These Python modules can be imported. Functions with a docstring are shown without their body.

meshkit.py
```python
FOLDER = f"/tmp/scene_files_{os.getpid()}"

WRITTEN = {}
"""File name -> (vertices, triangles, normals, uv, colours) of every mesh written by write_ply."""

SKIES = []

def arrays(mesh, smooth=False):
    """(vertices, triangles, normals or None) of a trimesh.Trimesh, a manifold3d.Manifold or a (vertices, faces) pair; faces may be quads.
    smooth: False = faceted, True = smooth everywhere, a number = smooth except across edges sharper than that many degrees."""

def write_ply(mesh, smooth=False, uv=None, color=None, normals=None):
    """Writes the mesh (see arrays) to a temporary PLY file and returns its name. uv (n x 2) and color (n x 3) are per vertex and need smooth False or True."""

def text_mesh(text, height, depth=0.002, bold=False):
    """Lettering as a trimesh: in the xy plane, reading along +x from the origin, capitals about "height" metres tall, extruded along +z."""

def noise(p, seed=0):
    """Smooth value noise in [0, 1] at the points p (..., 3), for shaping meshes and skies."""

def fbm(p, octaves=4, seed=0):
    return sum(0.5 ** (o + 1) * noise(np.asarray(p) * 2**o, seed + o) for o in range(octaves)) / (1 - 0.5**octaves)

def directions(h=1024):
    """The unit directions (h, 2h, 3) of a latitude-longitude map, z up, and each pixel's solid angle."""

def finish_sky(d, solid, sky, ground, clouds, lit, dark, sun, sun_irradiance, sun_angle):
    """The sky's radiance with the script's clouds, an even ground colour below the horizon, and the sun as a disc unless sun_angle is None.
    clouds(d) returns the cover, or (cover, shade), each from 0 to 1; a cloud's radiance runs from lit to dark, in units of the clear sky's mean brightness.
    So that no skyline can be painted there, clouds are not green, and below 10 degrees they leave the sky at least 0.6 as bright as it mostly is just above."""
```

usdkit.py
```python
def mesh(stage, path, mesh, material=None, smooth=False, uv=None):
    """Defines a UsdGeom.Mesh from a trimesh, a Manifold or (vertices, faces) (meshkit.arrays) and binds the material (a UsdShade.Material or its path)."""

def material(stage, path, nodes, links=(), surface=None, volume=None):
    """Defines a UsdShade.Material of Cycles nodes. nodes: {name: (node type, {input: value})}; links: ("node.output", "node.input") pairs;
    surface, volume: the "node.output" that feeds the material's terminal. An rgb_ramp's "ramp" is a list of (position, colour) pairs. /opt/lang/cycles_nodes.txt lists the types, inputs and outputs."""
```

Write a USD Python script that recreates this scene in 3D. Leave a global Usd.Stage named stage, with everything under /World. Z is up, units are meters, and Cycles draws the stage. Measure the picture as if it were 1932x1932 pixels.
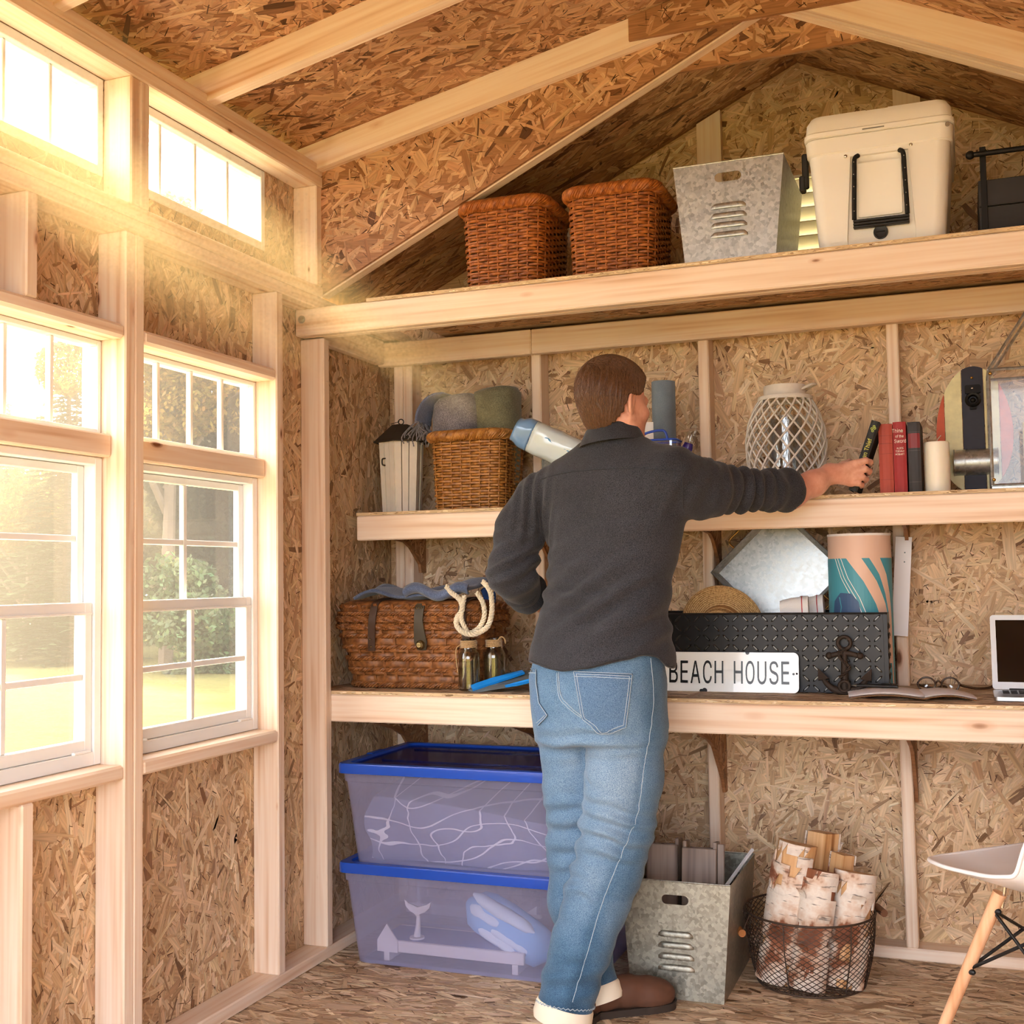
import math, random, re
import numpy as np, trimesh, manifold3d, usdkit, meshkit
from shapely.geometry import Polygon, Point, LineString, box as sbox
from shapely.ops import unary_union
from pxr import Usd, UsdGeom, UsdLux, UsdShade, Gf, Sdf, Vt

stage = Usd.Stage.CreateInMemory()
UsdGeom.SetStageUpAxis(stage, 'Z'); UsdGeom.SetStageMetersPerUnit(stage, 1.0)
world = UsdGeom.Xform.Define(stage, '/World'); stage.SetDefaultPrim(world.GetPrim())

# ------------------------------------------------------------------ camera, light, exposure
EYE = np.array([0.0, 0.0, 1.22])
FPX = 2232.566
RC = np.array([[0.9335147, 0.35821758, -0.0151813], [-0.03428843, 0.04704739, -0.99830399], [-0.3568958, 0.93245199, 0.05620214]])
cam = UsdGeom.Camera.Define(stage, '/World/camera')
cam.CreateHorizontalApertureAttr(36.0); cam.CreateVerticalApertureAttr(36.0)
cam.CreateFocalLengthAttr(FPX * 36.0 / 1932)
cam.CreateClippingRangeAttr(Gf.Vec2f(0.05, 500))
cam.CreateExposureAttr(2.95)
_m = Gf.Matrix4d(); _m.SetIdentity()
for i, r in enumerate((RC[0], -RC[1], -RC[2], EYE)):
    _m.SetRow(i, Gf.Vec4d(*map(float, r), 1.0 if i == 3 else 0.0))
cam.AddTransformOp().Set(_m)

SKY = (0.93, 0.965, 1.04)
dome = UsdLux.DomeLight.Define(stage, '/World/sky')
dome.CreateIntensityAttr(1.0)
_sk = usdkit.material(stage, '/World/Looks/sky_air', {'b': ('background_shader', {'color': SKY, 'strength': 1.0})}, [], surface='b.background')
UsdShade.MaterialBindingAPI.Apply(dome.GetPrim()).Bind(_sk)
sun = UsdLux.DistantLight.Define(stage, '/World/sun')
sun.CreateColorAttr(Gf.Vec3f(1.0, 0.78, 0.44)); sun.CreateIntensityAttr(2.4 / (math.pi * math.radians(2.0) ** 2)); sun.CreateAngleAttr(4.0)
SUN_FROM = np.array([-0.80, 0.55, 0.62]); SUN_FROM /= np.linalg.norm(SUN_FROM)      # beyond the left wall, ahead of the camera
_z = SUN_FROM; _x = np.cross([0, 0, 1.0], _z); _x /= np.linalg.norm(_x); _y = np.cross(_z, _x)
_m = Gf.Matrix4d(); _m.SetIdentity()
for i, r in enumerate((_x, _y, _z)):
    _m.SetRow(i, Gf.Vec4d(*map(float, r), 0.0))
sun.AddTransformOp().Set(_m)

# ------------------------------------------------------------------ helpers: pixels of the 1932 frame -> points of the place
def ray(px, py):
    return RC.T @ np.array([px - 966.0, py - 966.0, FPX])
def on(px, py, ax, val):
    d = ray(px, py); return EYE + d * ((val - EYE[ax]) / d[ax])
def fx(px, py, v): return on(px, py, 0, v)
def fy(px, py, v): return on(px, py, 1, v)
def fz(px, py, v): return on(px, py, 2, v)

# ------------------------------------------------------------------ helpers: prims
_used = {}
def _path(name, parent):
    base = (parent.GetPath() if parent is not None else Sdf.Path('/World'))
    k = (str(base), name); n = _used.get(k, 0); _used[k] = n + 1
    return base.AppendChild(name if n == 0 else '%s_%03d' % (name, n))
def tag(p, label=None, cat=None, group=None, kind=None):
    p = p.GetPrim() if hasattr(p, 'GetPrim') else p
    for k, v in (('label', label), ('category', cat), ('group', group), ('kind', kind)):
        if v: p.SetCustomDataByKey(k, v)
    return p
def rotmat(rx=0, ry=0, rz=0):
    return trimesh.transformations.euler_matrix(math.radians(rx), math.radians(ry), math.radians(rz))
def thing(name, label, cat, loc=(0, 0, 0), rz=0.0, rx=0.0, ry=0.0, group=None, parent=None, kind=None):
    x = UsdGeom.Xform.Define(stage, _path(name, parent))
    M = rotmat(rx, ry, rz); M[:3, 3] = loc
    x.AddTransformOp().Set(Gf.Matrix4d(*map(float, M.T.ravel())))
    return tag(x, label, cat, group, kind)
def obj(name, mesh, mat, parent=None, smooth=False, label=None, cat=None, group=None, kind=None):
    if isinstance(mesh, list): mesh = cat_(mesh)
    m = usdkit.mesh(stage, str(_path(name, parent)), mesh, mat, smooth=smooth)
    return tag(m, label, cat, group, kind)
def dup(root, label, loc, rz=0.0, rx=0.0, ry=0.0, group=None):
    was = root.GetCustomData()
    r = thing(re.sub(r'_\d{3}$', '', root.GetName()), label, was['category'], loc, rz, rx, ry, group or was.get('group'))
    r.GetReferences().AddInternalReference(root.GetPath())
    # the copy's own transform stays strongest
    r.SetInstanceable(True)
    return r

# ------------------------------------------------------------------ helpers: shapes (all give (vertices, faces) as trimesh)
def T(v, f): return trimesh.Trimesh(np.asarray(v, float), np.asarray(f, int), process=False)
def cat_(ms):
    vs, fs, n = [], [], 0
    for m in ms:
        if hasattr(m, 'to_mesh'): v, f, _ = meshkit.arrays(m)
        else: v, f = np.asarray(m.vertices), np.asarray(m.faces)
        vs.append(v); fs.append(f + n); n += len(v)
    return T(np.vstack(vs), np.vstack(fs))
def mv(m, d=(0, 0, 0), rx=0, ry=0, rz=0, s=None):
    m = T(np.array(m.vertices), np.array(m.faces))
    if s is not None: m.vertices = m.vertices * s
    if rx or ry or rz: m.vertices = m.vertices @ rotmat(rx, ry, rz)[:3, :3].T
    m.vertices = m.vertices + np.asarray(d, float)
    return m
def box(x0, x1, y0, y1, z0, z1, c=0.0):
    lo, hi = np.array([x0, y0, z0], float), np.array([x1, y1, z1], float)
    if c <= 0: return trimesh.creation.box(bounds=[lo, hi])
    c = min(c, (hi - lo).min() * 0.45)
    v = []
    for sx in (0, 1):
        for sy in (0, 1):
            for sz in (0, 1):
                p = np.where([sx, sy, sz], hi, lo); d = np.where([sx, sy, sz], -c, c)
                for k in range(3):
                    q = p + d; q[k] = p[k]; v.append(q)
    return T(*_hull(v))
def _hull(v):
    h = trimesh.convex.convex_hull(np.asarray(v, float)); return np.array(h.vertices), np.array(h.faces)
def hull(v): return T(*_hull(v))
def rbox(x0, x1, y0, y1, z0, z1, r, seg=4):
    """box with rounded edges and corners"""
    lo, hi = np.array([x0, y0, z0], float) + r, np.array([x1, y1, z1], float) - r
    s = trimesh.creation.icosphere(2, r) if seg > 3 else trimesh.creation.icosphere(1, r)
    return hull(np.vstack([s.vertices + np.where([a, b, c], hi, lo) for a in (0, 1) for b in (0, 1) for c in (0, 1)]))
def tube(pts, r, sides=8, closed=False, caps=True, twist=0.0):
    p = np.asarray(pts, float); n = len(p)
    t = (np.roll(p, -1, 0) - np.roll(p, 1, 0)) if closed else np.gradient(p, axis=0)
    t /= np.linalg.norm(t, axis=1, keepdims=True) + 1e-12
    a = np.zeros_like(p); up = np.array([0, 0, 1.0]) if abs(t[0, 2]) < 0.9 else np.array([1.0, 0, 0])
    x = np.cross(t[0], up); x /= np.linalg.norm(x)
    for i in range(n):
        x = x - t[i] * (x @ t[i]); x /= np.linalg.norm(x) + 1e-12; a[i] = x
    b = np.cross(t, a); ang = np.arange(sides) * 2 * np.pi / sides
    rr = np.broadcast_to(r, (n,)) if np.ndim(r) < 2 else r
    if np.ndim(rr) == 1: ra = rb = rr
    else: ra, rb = rr[:, 0], rr[:, 1]
    an = ang[None, :] + twist * np.arange(n)[:, None]
    v = p[:, None] + (ra[:, None] * np.cos(an))[..., None] * a[:, None] + (rb[:, None] * np.sin(an))[..., None] * b[:, None]
    v = v.reshape(-1, 3); f = []
    m = n if closed else n - 1
    i, j = np.meshgrid(np.arange(m), np.arange(sides), indexing='ij')
    i2 = (i + 1) % n; j2 = (j + 1) % sides
    q = np.stack([i * sides + j, i * sides + j2, i2 * sides + j2, i2 * sides + j], -1).reshape(-1, 4)
    f = np.vstack([q[:, [0, 1, 2]], q[:, [0, 2, 3]]])
    if caps and not closed:
        v = np.vstack([v, p[0], p[-1]]); k = len(v)
        j = np.arange(sides); j2 = (j + 1) % sides; o = (n - 1) * sides
        f = np.vstack([f, np.stack([j2, j, np.full(sides, k - 2)], 1), np.stack([o + j, o + j2, np.full(sides, k - 1)], 1)])
    return T(v, f)
def lathe(prof, n=32, closed=False):
    """profile of (r, z) points turned about z"""
    p = np.asarray(prof, float); k = len(p); ang = np.arange(n) * 2 * np.pi / n
    v = np.stack([p[:, None, 0] * np.cos(ang), p[:, None, 0] * np.sin(ang), np.broadcast_to(p[:, None, 1], (k, n))], -1).reshape(-1, 3)
    i, j = np.meshgrid(np.arange(k if closed else k - 1), np.arange(n), indexing='ij'); i2 = (i + 1) % k; j2 = (j + 1) % n
    q = np.stack([i * n + j, i * n + j2, i2 * n + j2, i2 * n + j], -1).reshape(-1, 4)
    return T(v, np.vstack([q[:, [0, 1, 2]], q[:, [0, 2, 3]]]))
def cyl(p, q, r, sides=16, r2=None):
    return tube([p, q], np.array([r, r if r2 is None else r2]), sides)
def ext(poly, h, z=0.0):
    """shapely polygon extruded along z"""
    ms = []
    for g in getattr(poly, 'geoms', [poly]):
        if g.area > 1e-10: ms.append(trimesh.creation.extrude_polygon(g, h, engine='earcut'))
    m = cat_(ms); m.vertices[:, 2] += z; return m
def extx(poly, x0, x1):
    m = ext(poly, x1 - x0); v = m.vertices; return T(np.stack([v[:, 2] + x0, v[:, 0], v[:, 1]], 1), m.faces)
def exty(poly, y0, y1):
    """polygon in (x, z) extruded along y"""
    m = ext(poly, y1 - y0); v = m.vertices; return T(np.stack([v[:, 0], v[:, 2] + y0, v[:, 1]], 1), m.faces[:, ::-1])
def rrect(x0, x1, y0, y1, r, n=6):
    return sbox(x0 + r, y0 + r, x1 - r, y1 - r).buffer(r, quad_segs=n)
def grid(P, closed_u=False, closed_v=False):
    """P (n, m, 3) -> surface"""
    n, m = P.shape[:2]
    i, j = np.meshgrid(np.arange(n if closed_u else n - 1), np.arange(m if closed_v else m - 1), indexing='ij'); i2 = (i + 1) % n; j2 = (j + 1) % m
    q = np.stack([i * m + j, i * m + j2, i2 * m + j2, i2 * m + j], -1).reshape(-1, 4)
    return T(P.reshape(-1, 3), np.vstack([q[:, [0, 1, 2]], q[:, [0, 2, 3]]]))
def loft(rings, caps=True):
    """list of (m, 3) rings, closed"""
    P = np.asarray(rings, float); g = grid(P, closed_v=True); v, f = g.vertices, g.faces
    if caps:
        n, m = P.shape[:2]; v = np.vstack([v, P[0].mean(0), P[-1].mean(0)]); k = len(v); j = np.arange(m); j2 = (j + 1) % m; o = (n - 1) * m
        f = np.vstack([f, np.stack([j2, j, np.full(m, k - 2)], 1), np.stack([o + j, o + j2, np.full(m, k - 1)], 1)])
    return T(v, f)
def shell(g, t):
    """a sheet given by grid() thickened along its normals"""
    v, f, n = meshkit.arrays(g, True); k = len(v)
    e = np.sort(np.vstack([f[:, [0, 1]], f[:, [1, 2]], f[:, [2, 0]]]), 1); d = np.vstack([f[:, [0, 1]], f[:, [1, 2]], f[:, [2, 0]]])
    u, inv, c = np.unique(e, axis=0, return_inverse=True, return_counts=True); bd = d[c[inv.ravel()] == 1]
    side = np.vstack([np.stack([bd[:, 1], bd[:, 0], bd[:, 0] + k], 1), np.stack([bd[:, 1], bd[:, 0] + k, bd[:, 1] + k], 1)])
    return T(np.vstack([v + n * t / 2, v - n * t / 2]), np.vstack([f, f[:, ::-1] + k, side]))
def catmull(pts, n=8, closed=False):
    p = np.asarray(pts, float)
    q = np.vstack([p[-1], p, p[0], p[1]]) if closed else np.vstack([2 * p[0] - p[1], p, 2 * p[-1] - p[-2]])
    out = []; t = np.linspace(0, 1, n, endpoint=False)[:, None]
    for i in range(len(q) - 3):
        a, b, c, d = q[i:i + 4]
        out.append(0.5 * (2 * b + (c - a) * t + (2 * a - 5 * b + 4 * c - d) * t ** 2 + (3 * b - a - 3 * c + d) * t ** 3))
    if not closed: out.append(p[-1:])
    return np.vstack(out)

# ------------------------------------------------------------------ helpers: materials
class O(str): pass
class G:
    """a small graph builder: g('noise_texture', vector=g.pos(), scale=3) returns the node; node.color is a socket"""
    def __init__(s): s.n, s.l, s.k = {}, [], 0
    def __call__(s, kind, **kw):
        s.k += 1; nm = 'n%d' % s.k; vals = {}
        for a, b in kw.items():
            if isinstance(b, O): s.l.append((str(b), nm + '.' + a))
            else: vals[a] = b
        s.n[nm] = (kind, vals)
        class N:
            def __getattr__(self, k): return O(nm + '.' + k)
        return N()
    def obj(s): return s('texture_coordinate').object
    def math(s, t, a, b=0.0, c=0.0): return s('math', math_type=t, value1=a, value2=b, value3=c).value
    def mapp(s, v, loc=(0, 0, 0), rot=(0, 0, 0), sc=(1, 1, 1)): return s('mapping', vector=v, location=loc, rotation=rot, scale=sc).vector
    def noise(s, v, scale, detail=2.0, rough=0.5, dist=0.0): return s('noise_texture', vector=v, scale=scale, detail=detail, roughness=rough, distortion=dist)
    def ramp(s, f, stops, interp=True): return s('rgb_ramp', fac=f, ramp=stops, interpolate=interp).color
    def mix(s, f, a, b, t='mix'): return s('mix_color', blend_type=t, fac=f, a=a, b=b).result
    def mr(s, v, a, b, c=0.0, d=1.0): return s('map_range', value=v, from_min=a, from_max=b, to_min=c, to_max=d, clamp=True).result
    def bump(s, h, strength=0.3, dist=0.002): return s('bump', height=h, strength=strength, distance=dist).normal
    def out(s, name, surf, vol=None): return usdkit.material(stage, '/World/Looks/' + name, s.n, s.l, surface=str(surf) if surf else None, volume=str(vol) if vol else None)
def lin(r, g=None, b=None):
    if g is None: r, g, b = r
    return tuple(((c / 255.0) / 12.92 if c <= 10 else (((c / 255.0) + 0.055) / 1.055) ** 2.4) for c in (r, g, b))
def plain(name, rgb, rough=0.5, metal=0.0, bump=0.0, bscale=200, var=0.0, vscale=6.0, **kw):
    g = G(); v = g.obj(); col = lin(rgb); a = dict(roughness=rough, metallic=metal, **kw)
    if var:
        n = g.noise(v, vscale, 4.0); a['base_color'] = g.mix(n.fac, tuple(c * (1 - var) for c in col), tuple(min(1, c * (1 + var)) for c in col))
    else: a['base_color'] = col
    if bump: a['normal'] = g.bump(g.noise(v, bscale, 3.0).fac, bump, 0.001)
    return g.out(name, g('principled_bsdf', **a).BSDF)

def _osb_mat(name):
    """the chips carry their own tone (tint) and a lengthwise coordinate (st) for the grain"""
    g = G(); t = g('attribute', attribute='tint').color; uv = g('texture_coordinate').UV
    n = g.noise(g.mapp(uv, sc=(14, 170, 1)), 1.0, 0.0).fac
    k = g.mr(n, 0.25, 0.75, 0.80, 1.14)
    c = g.mix(1.0, t, g('combine_color', r=k, g=k, b=k).color, 'multiply')
    return g.out(name, g('principled_bsdf', base_color=c, roughness=0.55, specular_ior_level=0.3).BSDF)
def chipmesh(poly, to3, nrm, tones, seed, ang=90.0, spread=40.0, size=1.0, cover=2.6, area=None, fleck=1.0, hmax=0.0011):
    """oriented strand board face: thousands of flat wood strands laid over one another. poly: the sheet (shapely, u v); to3(u, v, h): point of the place"""
    import shapely
    r = np.random.default_rng(seed); b = (area or poly).bounds
    A = (b[2] - b[0]) * (b[3] - b[1]); n = int(A * cover / (0.00095 * size ** 2)); nf = int(A * 1500 * fleck / size ** 1.5); N = n + nf
    isf = np.arange(N) >= n
    L = np.where(isf, r.uniform(.008, .034, N), np.exp(r.normal(math.log(.060), .45, N))) * size
    W = np.where(isf, r.uniform(.0008, .0032, N), np.exp(r.normal(math.log(.0125), .50, N))) * size
    L = np.clip(L, .006, .16); W = np.clip(np.minimum(W, L * .6), .0007, .045)
    th = np.radians(ang + np.where(isf, r.normal(0, spread * 1.2, N), r.normal(0, spread, N)))
    cu, cv = r.uniform(b[0], b[2], N), r.uniform(b[1], b[3], N)
    e = r.uniform(-.5, .5, (N, 6)); 
    lx = np.stack([-.5 + .10 * e[:, 0], -.05 + .2 * e[:, 1], .5 + .12 * e[:, 2], .5 + .10 * e[:, 3], .05 + .2 * e[:, 4], -.5 + .12 * e[:, 5]], 1) * L[:, None]
    q = r.uniform(.35, 1.0, (N, 4))
    ly = np.stack([-q[:, 0], -1 + 0 * q[:, 0], -q[:, 1], q[:, 2], 1 + 0 * q[:, 0], q[:, 3]], 1) * .5 * W[:, None]
    bend = r.normal(0, .06, N)[:, None] * (lx / L[:, None]) ** 2 * L[:, None]; ly2 = ly + bend
    c, s = np.cos(th)[:, None], np.sin(th)[:, None]
    u, v = cu[:, None] + lx * c - ly2 * s, cv[:, None] + lx * s + ly2 * c
    pad = poly.buffer(-.001); shapely.prepare(pad)
    ok = shapely.contains_xy(pad, u.ravel(), v.ravel()).reshape(N, 6).all(1)
    h = np.where(isf, r.uniform(.6, 1.0, N), r.uniform(.05, 1.0, N)) * hmax + r.uniform(0, 1e-5, N)
    dk, md, lt, pl = (np.array(t) for t in tones)
    x = r.random(N); t = r.random(N)[:, None]
    col = np.where((x < .07)[:, None], dk + (md - dk) * t, np.where((x < .34)[:, None], md + (lt - md) * t, np.where((x < .88)[:, None], lt + (pl - lt) * t * .5, lt + (pl - lt) * t)))
    col = np.where((isf & (r.random(N) < .75))[:, None], dk * (.35 + .9 * t), col)
    col = col * (1 + r.normal(0, .05, (N, 1))) * (1 + r.normal(0, .018, (N, 3)))
    k = ok.sum(); u, v, h, col, lx, ly = u[ok], v[ok], h[ok], col[ok], lx[ok], ly[ok]
    P = to3(u, v, h[:, None] + np.zeros((1, 6)))
    tl = r.normal(0, .13, (k, 3)); nn = np.asarray(nrm, float) + tl; nn /= np.linalg.norm(nn, axis=1, keepdims=True)
    F = (np.arange(k) * 6)[:, None, None] + np.array([[0, 1, 2], [0, 2, 3], [0, 3, 4], [0, 4, 5]])[None]
    a, b_, c_ = P[0, 0], P[0, 1], P[0, 2]
    ids = r.random((k, 1)) * 40
    st = np.stack([lx + ids, ly + ids * 3.7], -1)
    V = P.reshape(-1, 3); F = F.reshape(-1, 3)
    fn = np.cross(V[F[:, 1]] - V[F[:, 0]], V[F[:, 2]] - V[F[:, 0]]).sum(0)
    if fn @ np.asarray(nrm, float) < 0: F = F[:, ::-1]
    return V, F, np.repeat(nn, 6, 0), np.repeat(np.clip(col, .004, .9), 6, 0), st.reshape(-1, 2)
def osb_obj(name, board, chips, tones, parent, label=None):
    """the board itself and its strands as one mesh"""
    bv, bf = np.array(board.vertices), np.array(board.faces)
    tri = bv[bf]; fn = np.cross(tri[:, 1] - tri[:, 0], tri[:, 2] - tri[:, 0]); fn /= np.linalg.norm(fn, axis=1, keepdims=True) + 1e-12
    V, F = tri.reshape(-1, 3), np.arange(len(bf) * 3).reshape(-1, 3)
    Nn, Cc = np.repeat(fn, 3, 0), np.tile(np.array(tones[1]) * .75 + .25 * np.array(tones[2]), (len(V), 1))
    S = np.stack([V[:, 0] + V[:, 1], V[:, 2] + V[:, 1] * .3], 1)
    for v, f, n, c, s in chips:
        F = np.vstack([F, f + len(V)]); V = np.vstack([V, v]); Nn = np.vstack([Nn, n]); Cc = np.vstack([Cc, c]); S = np.vstack([S, s])
    m = UsdGeom.Mesh.Define(stage, _path(name, parent))
    m.CreatePointsAttr(Vt.Vec3fArray.FromNumpy(V.astype(np.float32))); m.CreateFaceVertexCountsAttr(Vt.IntArray.FromNumpy(np.full(len(F), 3, np.int32)))
    m.CreateFaceVertexIndicesAttr(Vt.IntArray.FromNumpy(F.astype(np.int32).ravel())); m.CreateSubdivisionSchemeAttr('none')
    m.CreateNormalsAttr(Vt.Vec3fArray.FromNumpy(Nn.astype(np.float32))); m.SetNormalsInterpolation('vertex')
    pv = UsdGeom.PrimvarsAPI(m)
    pv.CreatePrimvar('tint', Sdf.ValueTypeNames.Color3fArray, 'vertex').Set(Vt.Vec3fArray.FromNumpy(Cc.astype(np.float32)))
    pv.CreatePrimvar('st', Sdf.ValueTypeNames.TexCoord2fArray, 'vertex').Set(Vt.Vec2fArray.FromNumpy(S.astype(np.float32)))
    UsdShade.MaterialBindingAPI.Apply(m.GetPrim()).Bind(UsdShade.Material.Get(stage, '/World/Looks/chipboard'))
    return tag(m, label)

def lumber(name, axis, tone=((208, 166, 132), (232, 206, 182), (240, 222, 204)), rot=None, knots=True):
    """planed spruce framing: grain along axis, small knots; every piece shifted by its own random"""
    g = G(); v = g.obj(); rnd = g('object_info').random
    off = g('combine_xyz', x=g.math('multiply', rnd, 37.0), y=g.math('multiply', rnd, 53.0), z=g.math('multiply', rnd, 71.0)).vector
    if rot: v = g.mapp(v, rot=rot)
    v = g('vector_math', math_type='add', vector1=v, vector2=off).vector
    st = {'x': (1, 30, 30), 'y': (30, 1, 30), 'z': (30, 30, 1)}[axis]
    vo = None
    if knots:
        vo = g('voronoi_texture', dimensions='3D', vector=g.mapp(v, sc=tuple(5.0 if a == 1 else 13.0 for a in st)), scale=1.0, randomness=1.0)
    grain = g.noise(g.mapp(v, sc=tuple(a * 1.6 for a in st)), 1.0, 1.5, 0.62).fac
    a, b, c = (lin(t) for t in tone)
    col = g.ramp(grain, [(0.22, a), (0.40, b), (0.58, c), (0.74, b), (0.9, a)])
    tint = g.ramp(g.math('fraction', g.math('multiply', rnd, 7.3)), [(0, (1, 1, 1)), (0.5, (0.985, 0.97, 0.95)), (1, (0.93, 0.90, 0.87))])
    col = g.mix(1.0, col, tint, 'multiply')
    if knots:
        kr = g('separate_color', color=vo.color)
        size = g.math('multiply', g.mr(kr.g, 0, 1, 0.05, 0.17), g.math('greater_than', kr.r, 0.60))
        q = g.math('divide', vo.distance, g.math('maximum', size, 0.0001))
        col = g.mix(g.mr(q, 0.75, 1.6, 0.45, 0.0), col, lin(196, 134, 88))
        col = g.mix(g.mr(q, 0.45, 0.95, 1.0, 0.0), col, lin(118, 72, 44))
    return g.out(name, g('principled_bsdf', base_color=col, roughness=0.55, specular_ior_level=0.3).BSDF)

# ------------------------------------------------------------------ shared materials
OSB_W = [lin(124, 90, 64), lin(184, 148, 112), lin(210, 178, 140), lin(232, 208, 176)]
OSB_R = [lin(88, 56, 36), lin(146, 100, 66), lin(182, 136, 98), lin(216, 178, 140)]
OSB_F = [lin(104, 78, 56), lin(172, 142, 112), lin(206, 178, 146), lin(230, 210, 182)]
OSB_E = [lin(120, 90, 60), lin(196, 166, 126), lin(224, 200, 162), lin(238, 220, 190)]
_osb_mat('chipboard')
TOX = lambda x, sgn: (lambda u, v, h: np.stack([x + sgn * h + 0 * u, u, v], -1))        # sheet in the y z plane
TOY = lambda y, sgn: (lambda u, v, h: np.stack([u, y + sgn * h + 0 * u, v], -1))        # sheet in the x z plane
TOZ = lambda z, sgn: (lambda u, v, h: np.stack([u, v, z + sgn * h + 0 * u], -1))        # sheet in the x y plane
def clip(p, *b): return p.intersection(sbox(*b))
WX = lumber('spruce_x', 'x'); WY = lumber('spruce_y', 'y'); WZ = lumber('spruce_z', 'z')
SL1 = math.atan(0.205); SL2 = math.atan(0.475)
WR1 = lumber('spruce_rafter_low', 'x', rot=(0, SL1, 0)); WR2 = lumber('spruce_rafter_left', 'x', rot=(0, SL2, 0)); WR3 = lumber('spruce_rafter_right', 'x', rot=(0, -SL2, 0))
M_vinyl = plain('white_vinyl', (236, 238, 240), 0.35)
M_bolt = plain('zinc_bolt', (190, 190, 186), 0.35, 1.0)
def _pane():
    g = G(); lw = g('layer_weight', blend=0.5).facing; f = g.math('multiply_add', g.math('power', lw, 5.0), 0.8, 0.02)
    return g.out('window_glass', g('mix_closure', fac=f, closure1=g('transparent_bsdf', color=(0.985, 0.99, 0.985)).BSDF, closure2=g('glossy_bsdf', color=(1, 1, 1), roughness=0.02).BSDF).closure)
M_pane = _pane()

# ------------------------------------------------------------------ the shed
LX, SX = -2.06, -1.97            # left sheathing, left stud faces
BY, SY = 4.078, 3.99             # back sheathing, back stud faces
RX = 1.09
Y0 = -0.6                        # the shed's open front, behind the camera
CH = 3.42                        # cheek wall of the dormer
RID = -0.484
def zu(x): return 2.985 - 0.205 * (RID - x)          # underside of the dormer roof sheets
def zl(x): return 2.979 - 0.475 * abs(RID - x)       # underside of the main roof sheets
C = 0.004
def struct(name): return thing(name, None, None, kind='structure')

floor = struct('floor')
for (a, b) in ((-2.2, -1.02), (-1.017, 0.2), (0.203, 1.3)):
    for (c, d) in ((-0.9, 1.10), (1.103, 3.32), (3.323, 4.1)):
        pb = sbox(a, c, b, d)
        vis = clip(pb, -2.06, 1.4, 1.2, 4.0)
        osb_obj('floor_panel', box(a, b, c, d, -0.018, 0.0, 0.001), [chipmesh(vis, TOZ(0, 1), (0, 0, 1), OSB_F, int(a * 7 + c * 13) + 100, 0, 22, 1.05)] if vis.area > .05 else [], OSB_F, floor)

# windows of the left wall: (y0, y1) of each bay between the doubled studs
BAYS = [(2.501, 3.13), (1.795, 2.425), (1.089, 1.719), (0.383, 1.013)]
CLERE = [(2.52, 3.19), (1.80, 2.43), (1.09, 1.72), (0.38, 1.01)]
wl = struct('wall_left')
out = unary_union([sbox(Y0, -0.02, CH, 2.62), sbox(CH, -0.02, BY + 0.012, 2.17)])
for a, b in BAYS: out = out.difference(sbox(a + 0.012, 0.785, b - 0.012, 1.83))
for a, b in CLERE: out = out.difference(sbox(a, 2.285, b, 2.522))
osb_obj('sheathing', extx(out, LX - 0.012, LX), [chipmesh(clip(out, 1.2, 0, 4.1, 2.62), TOX(LX, 1), (1, 0, 0), OSB_W, 11, 90, 38)], OSB_W, wl)
def lum(name, parent, x0, x1, y0, y1, z0, z1, mat, c=C): return obj(name, box(x0, x1, y0, y1, z0, z1, c), mat, parent)
lum('base_plate', wl, LX, SX, Y0, BY, 0, 0.038, WY)
lum('plate', wl, LX, SX, Y0, 4.07, 2.123, 2.161, WY)
lum('plate', wl, LX, SX, Y0, CH, 2.1615, 2.198, WY)
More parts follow.
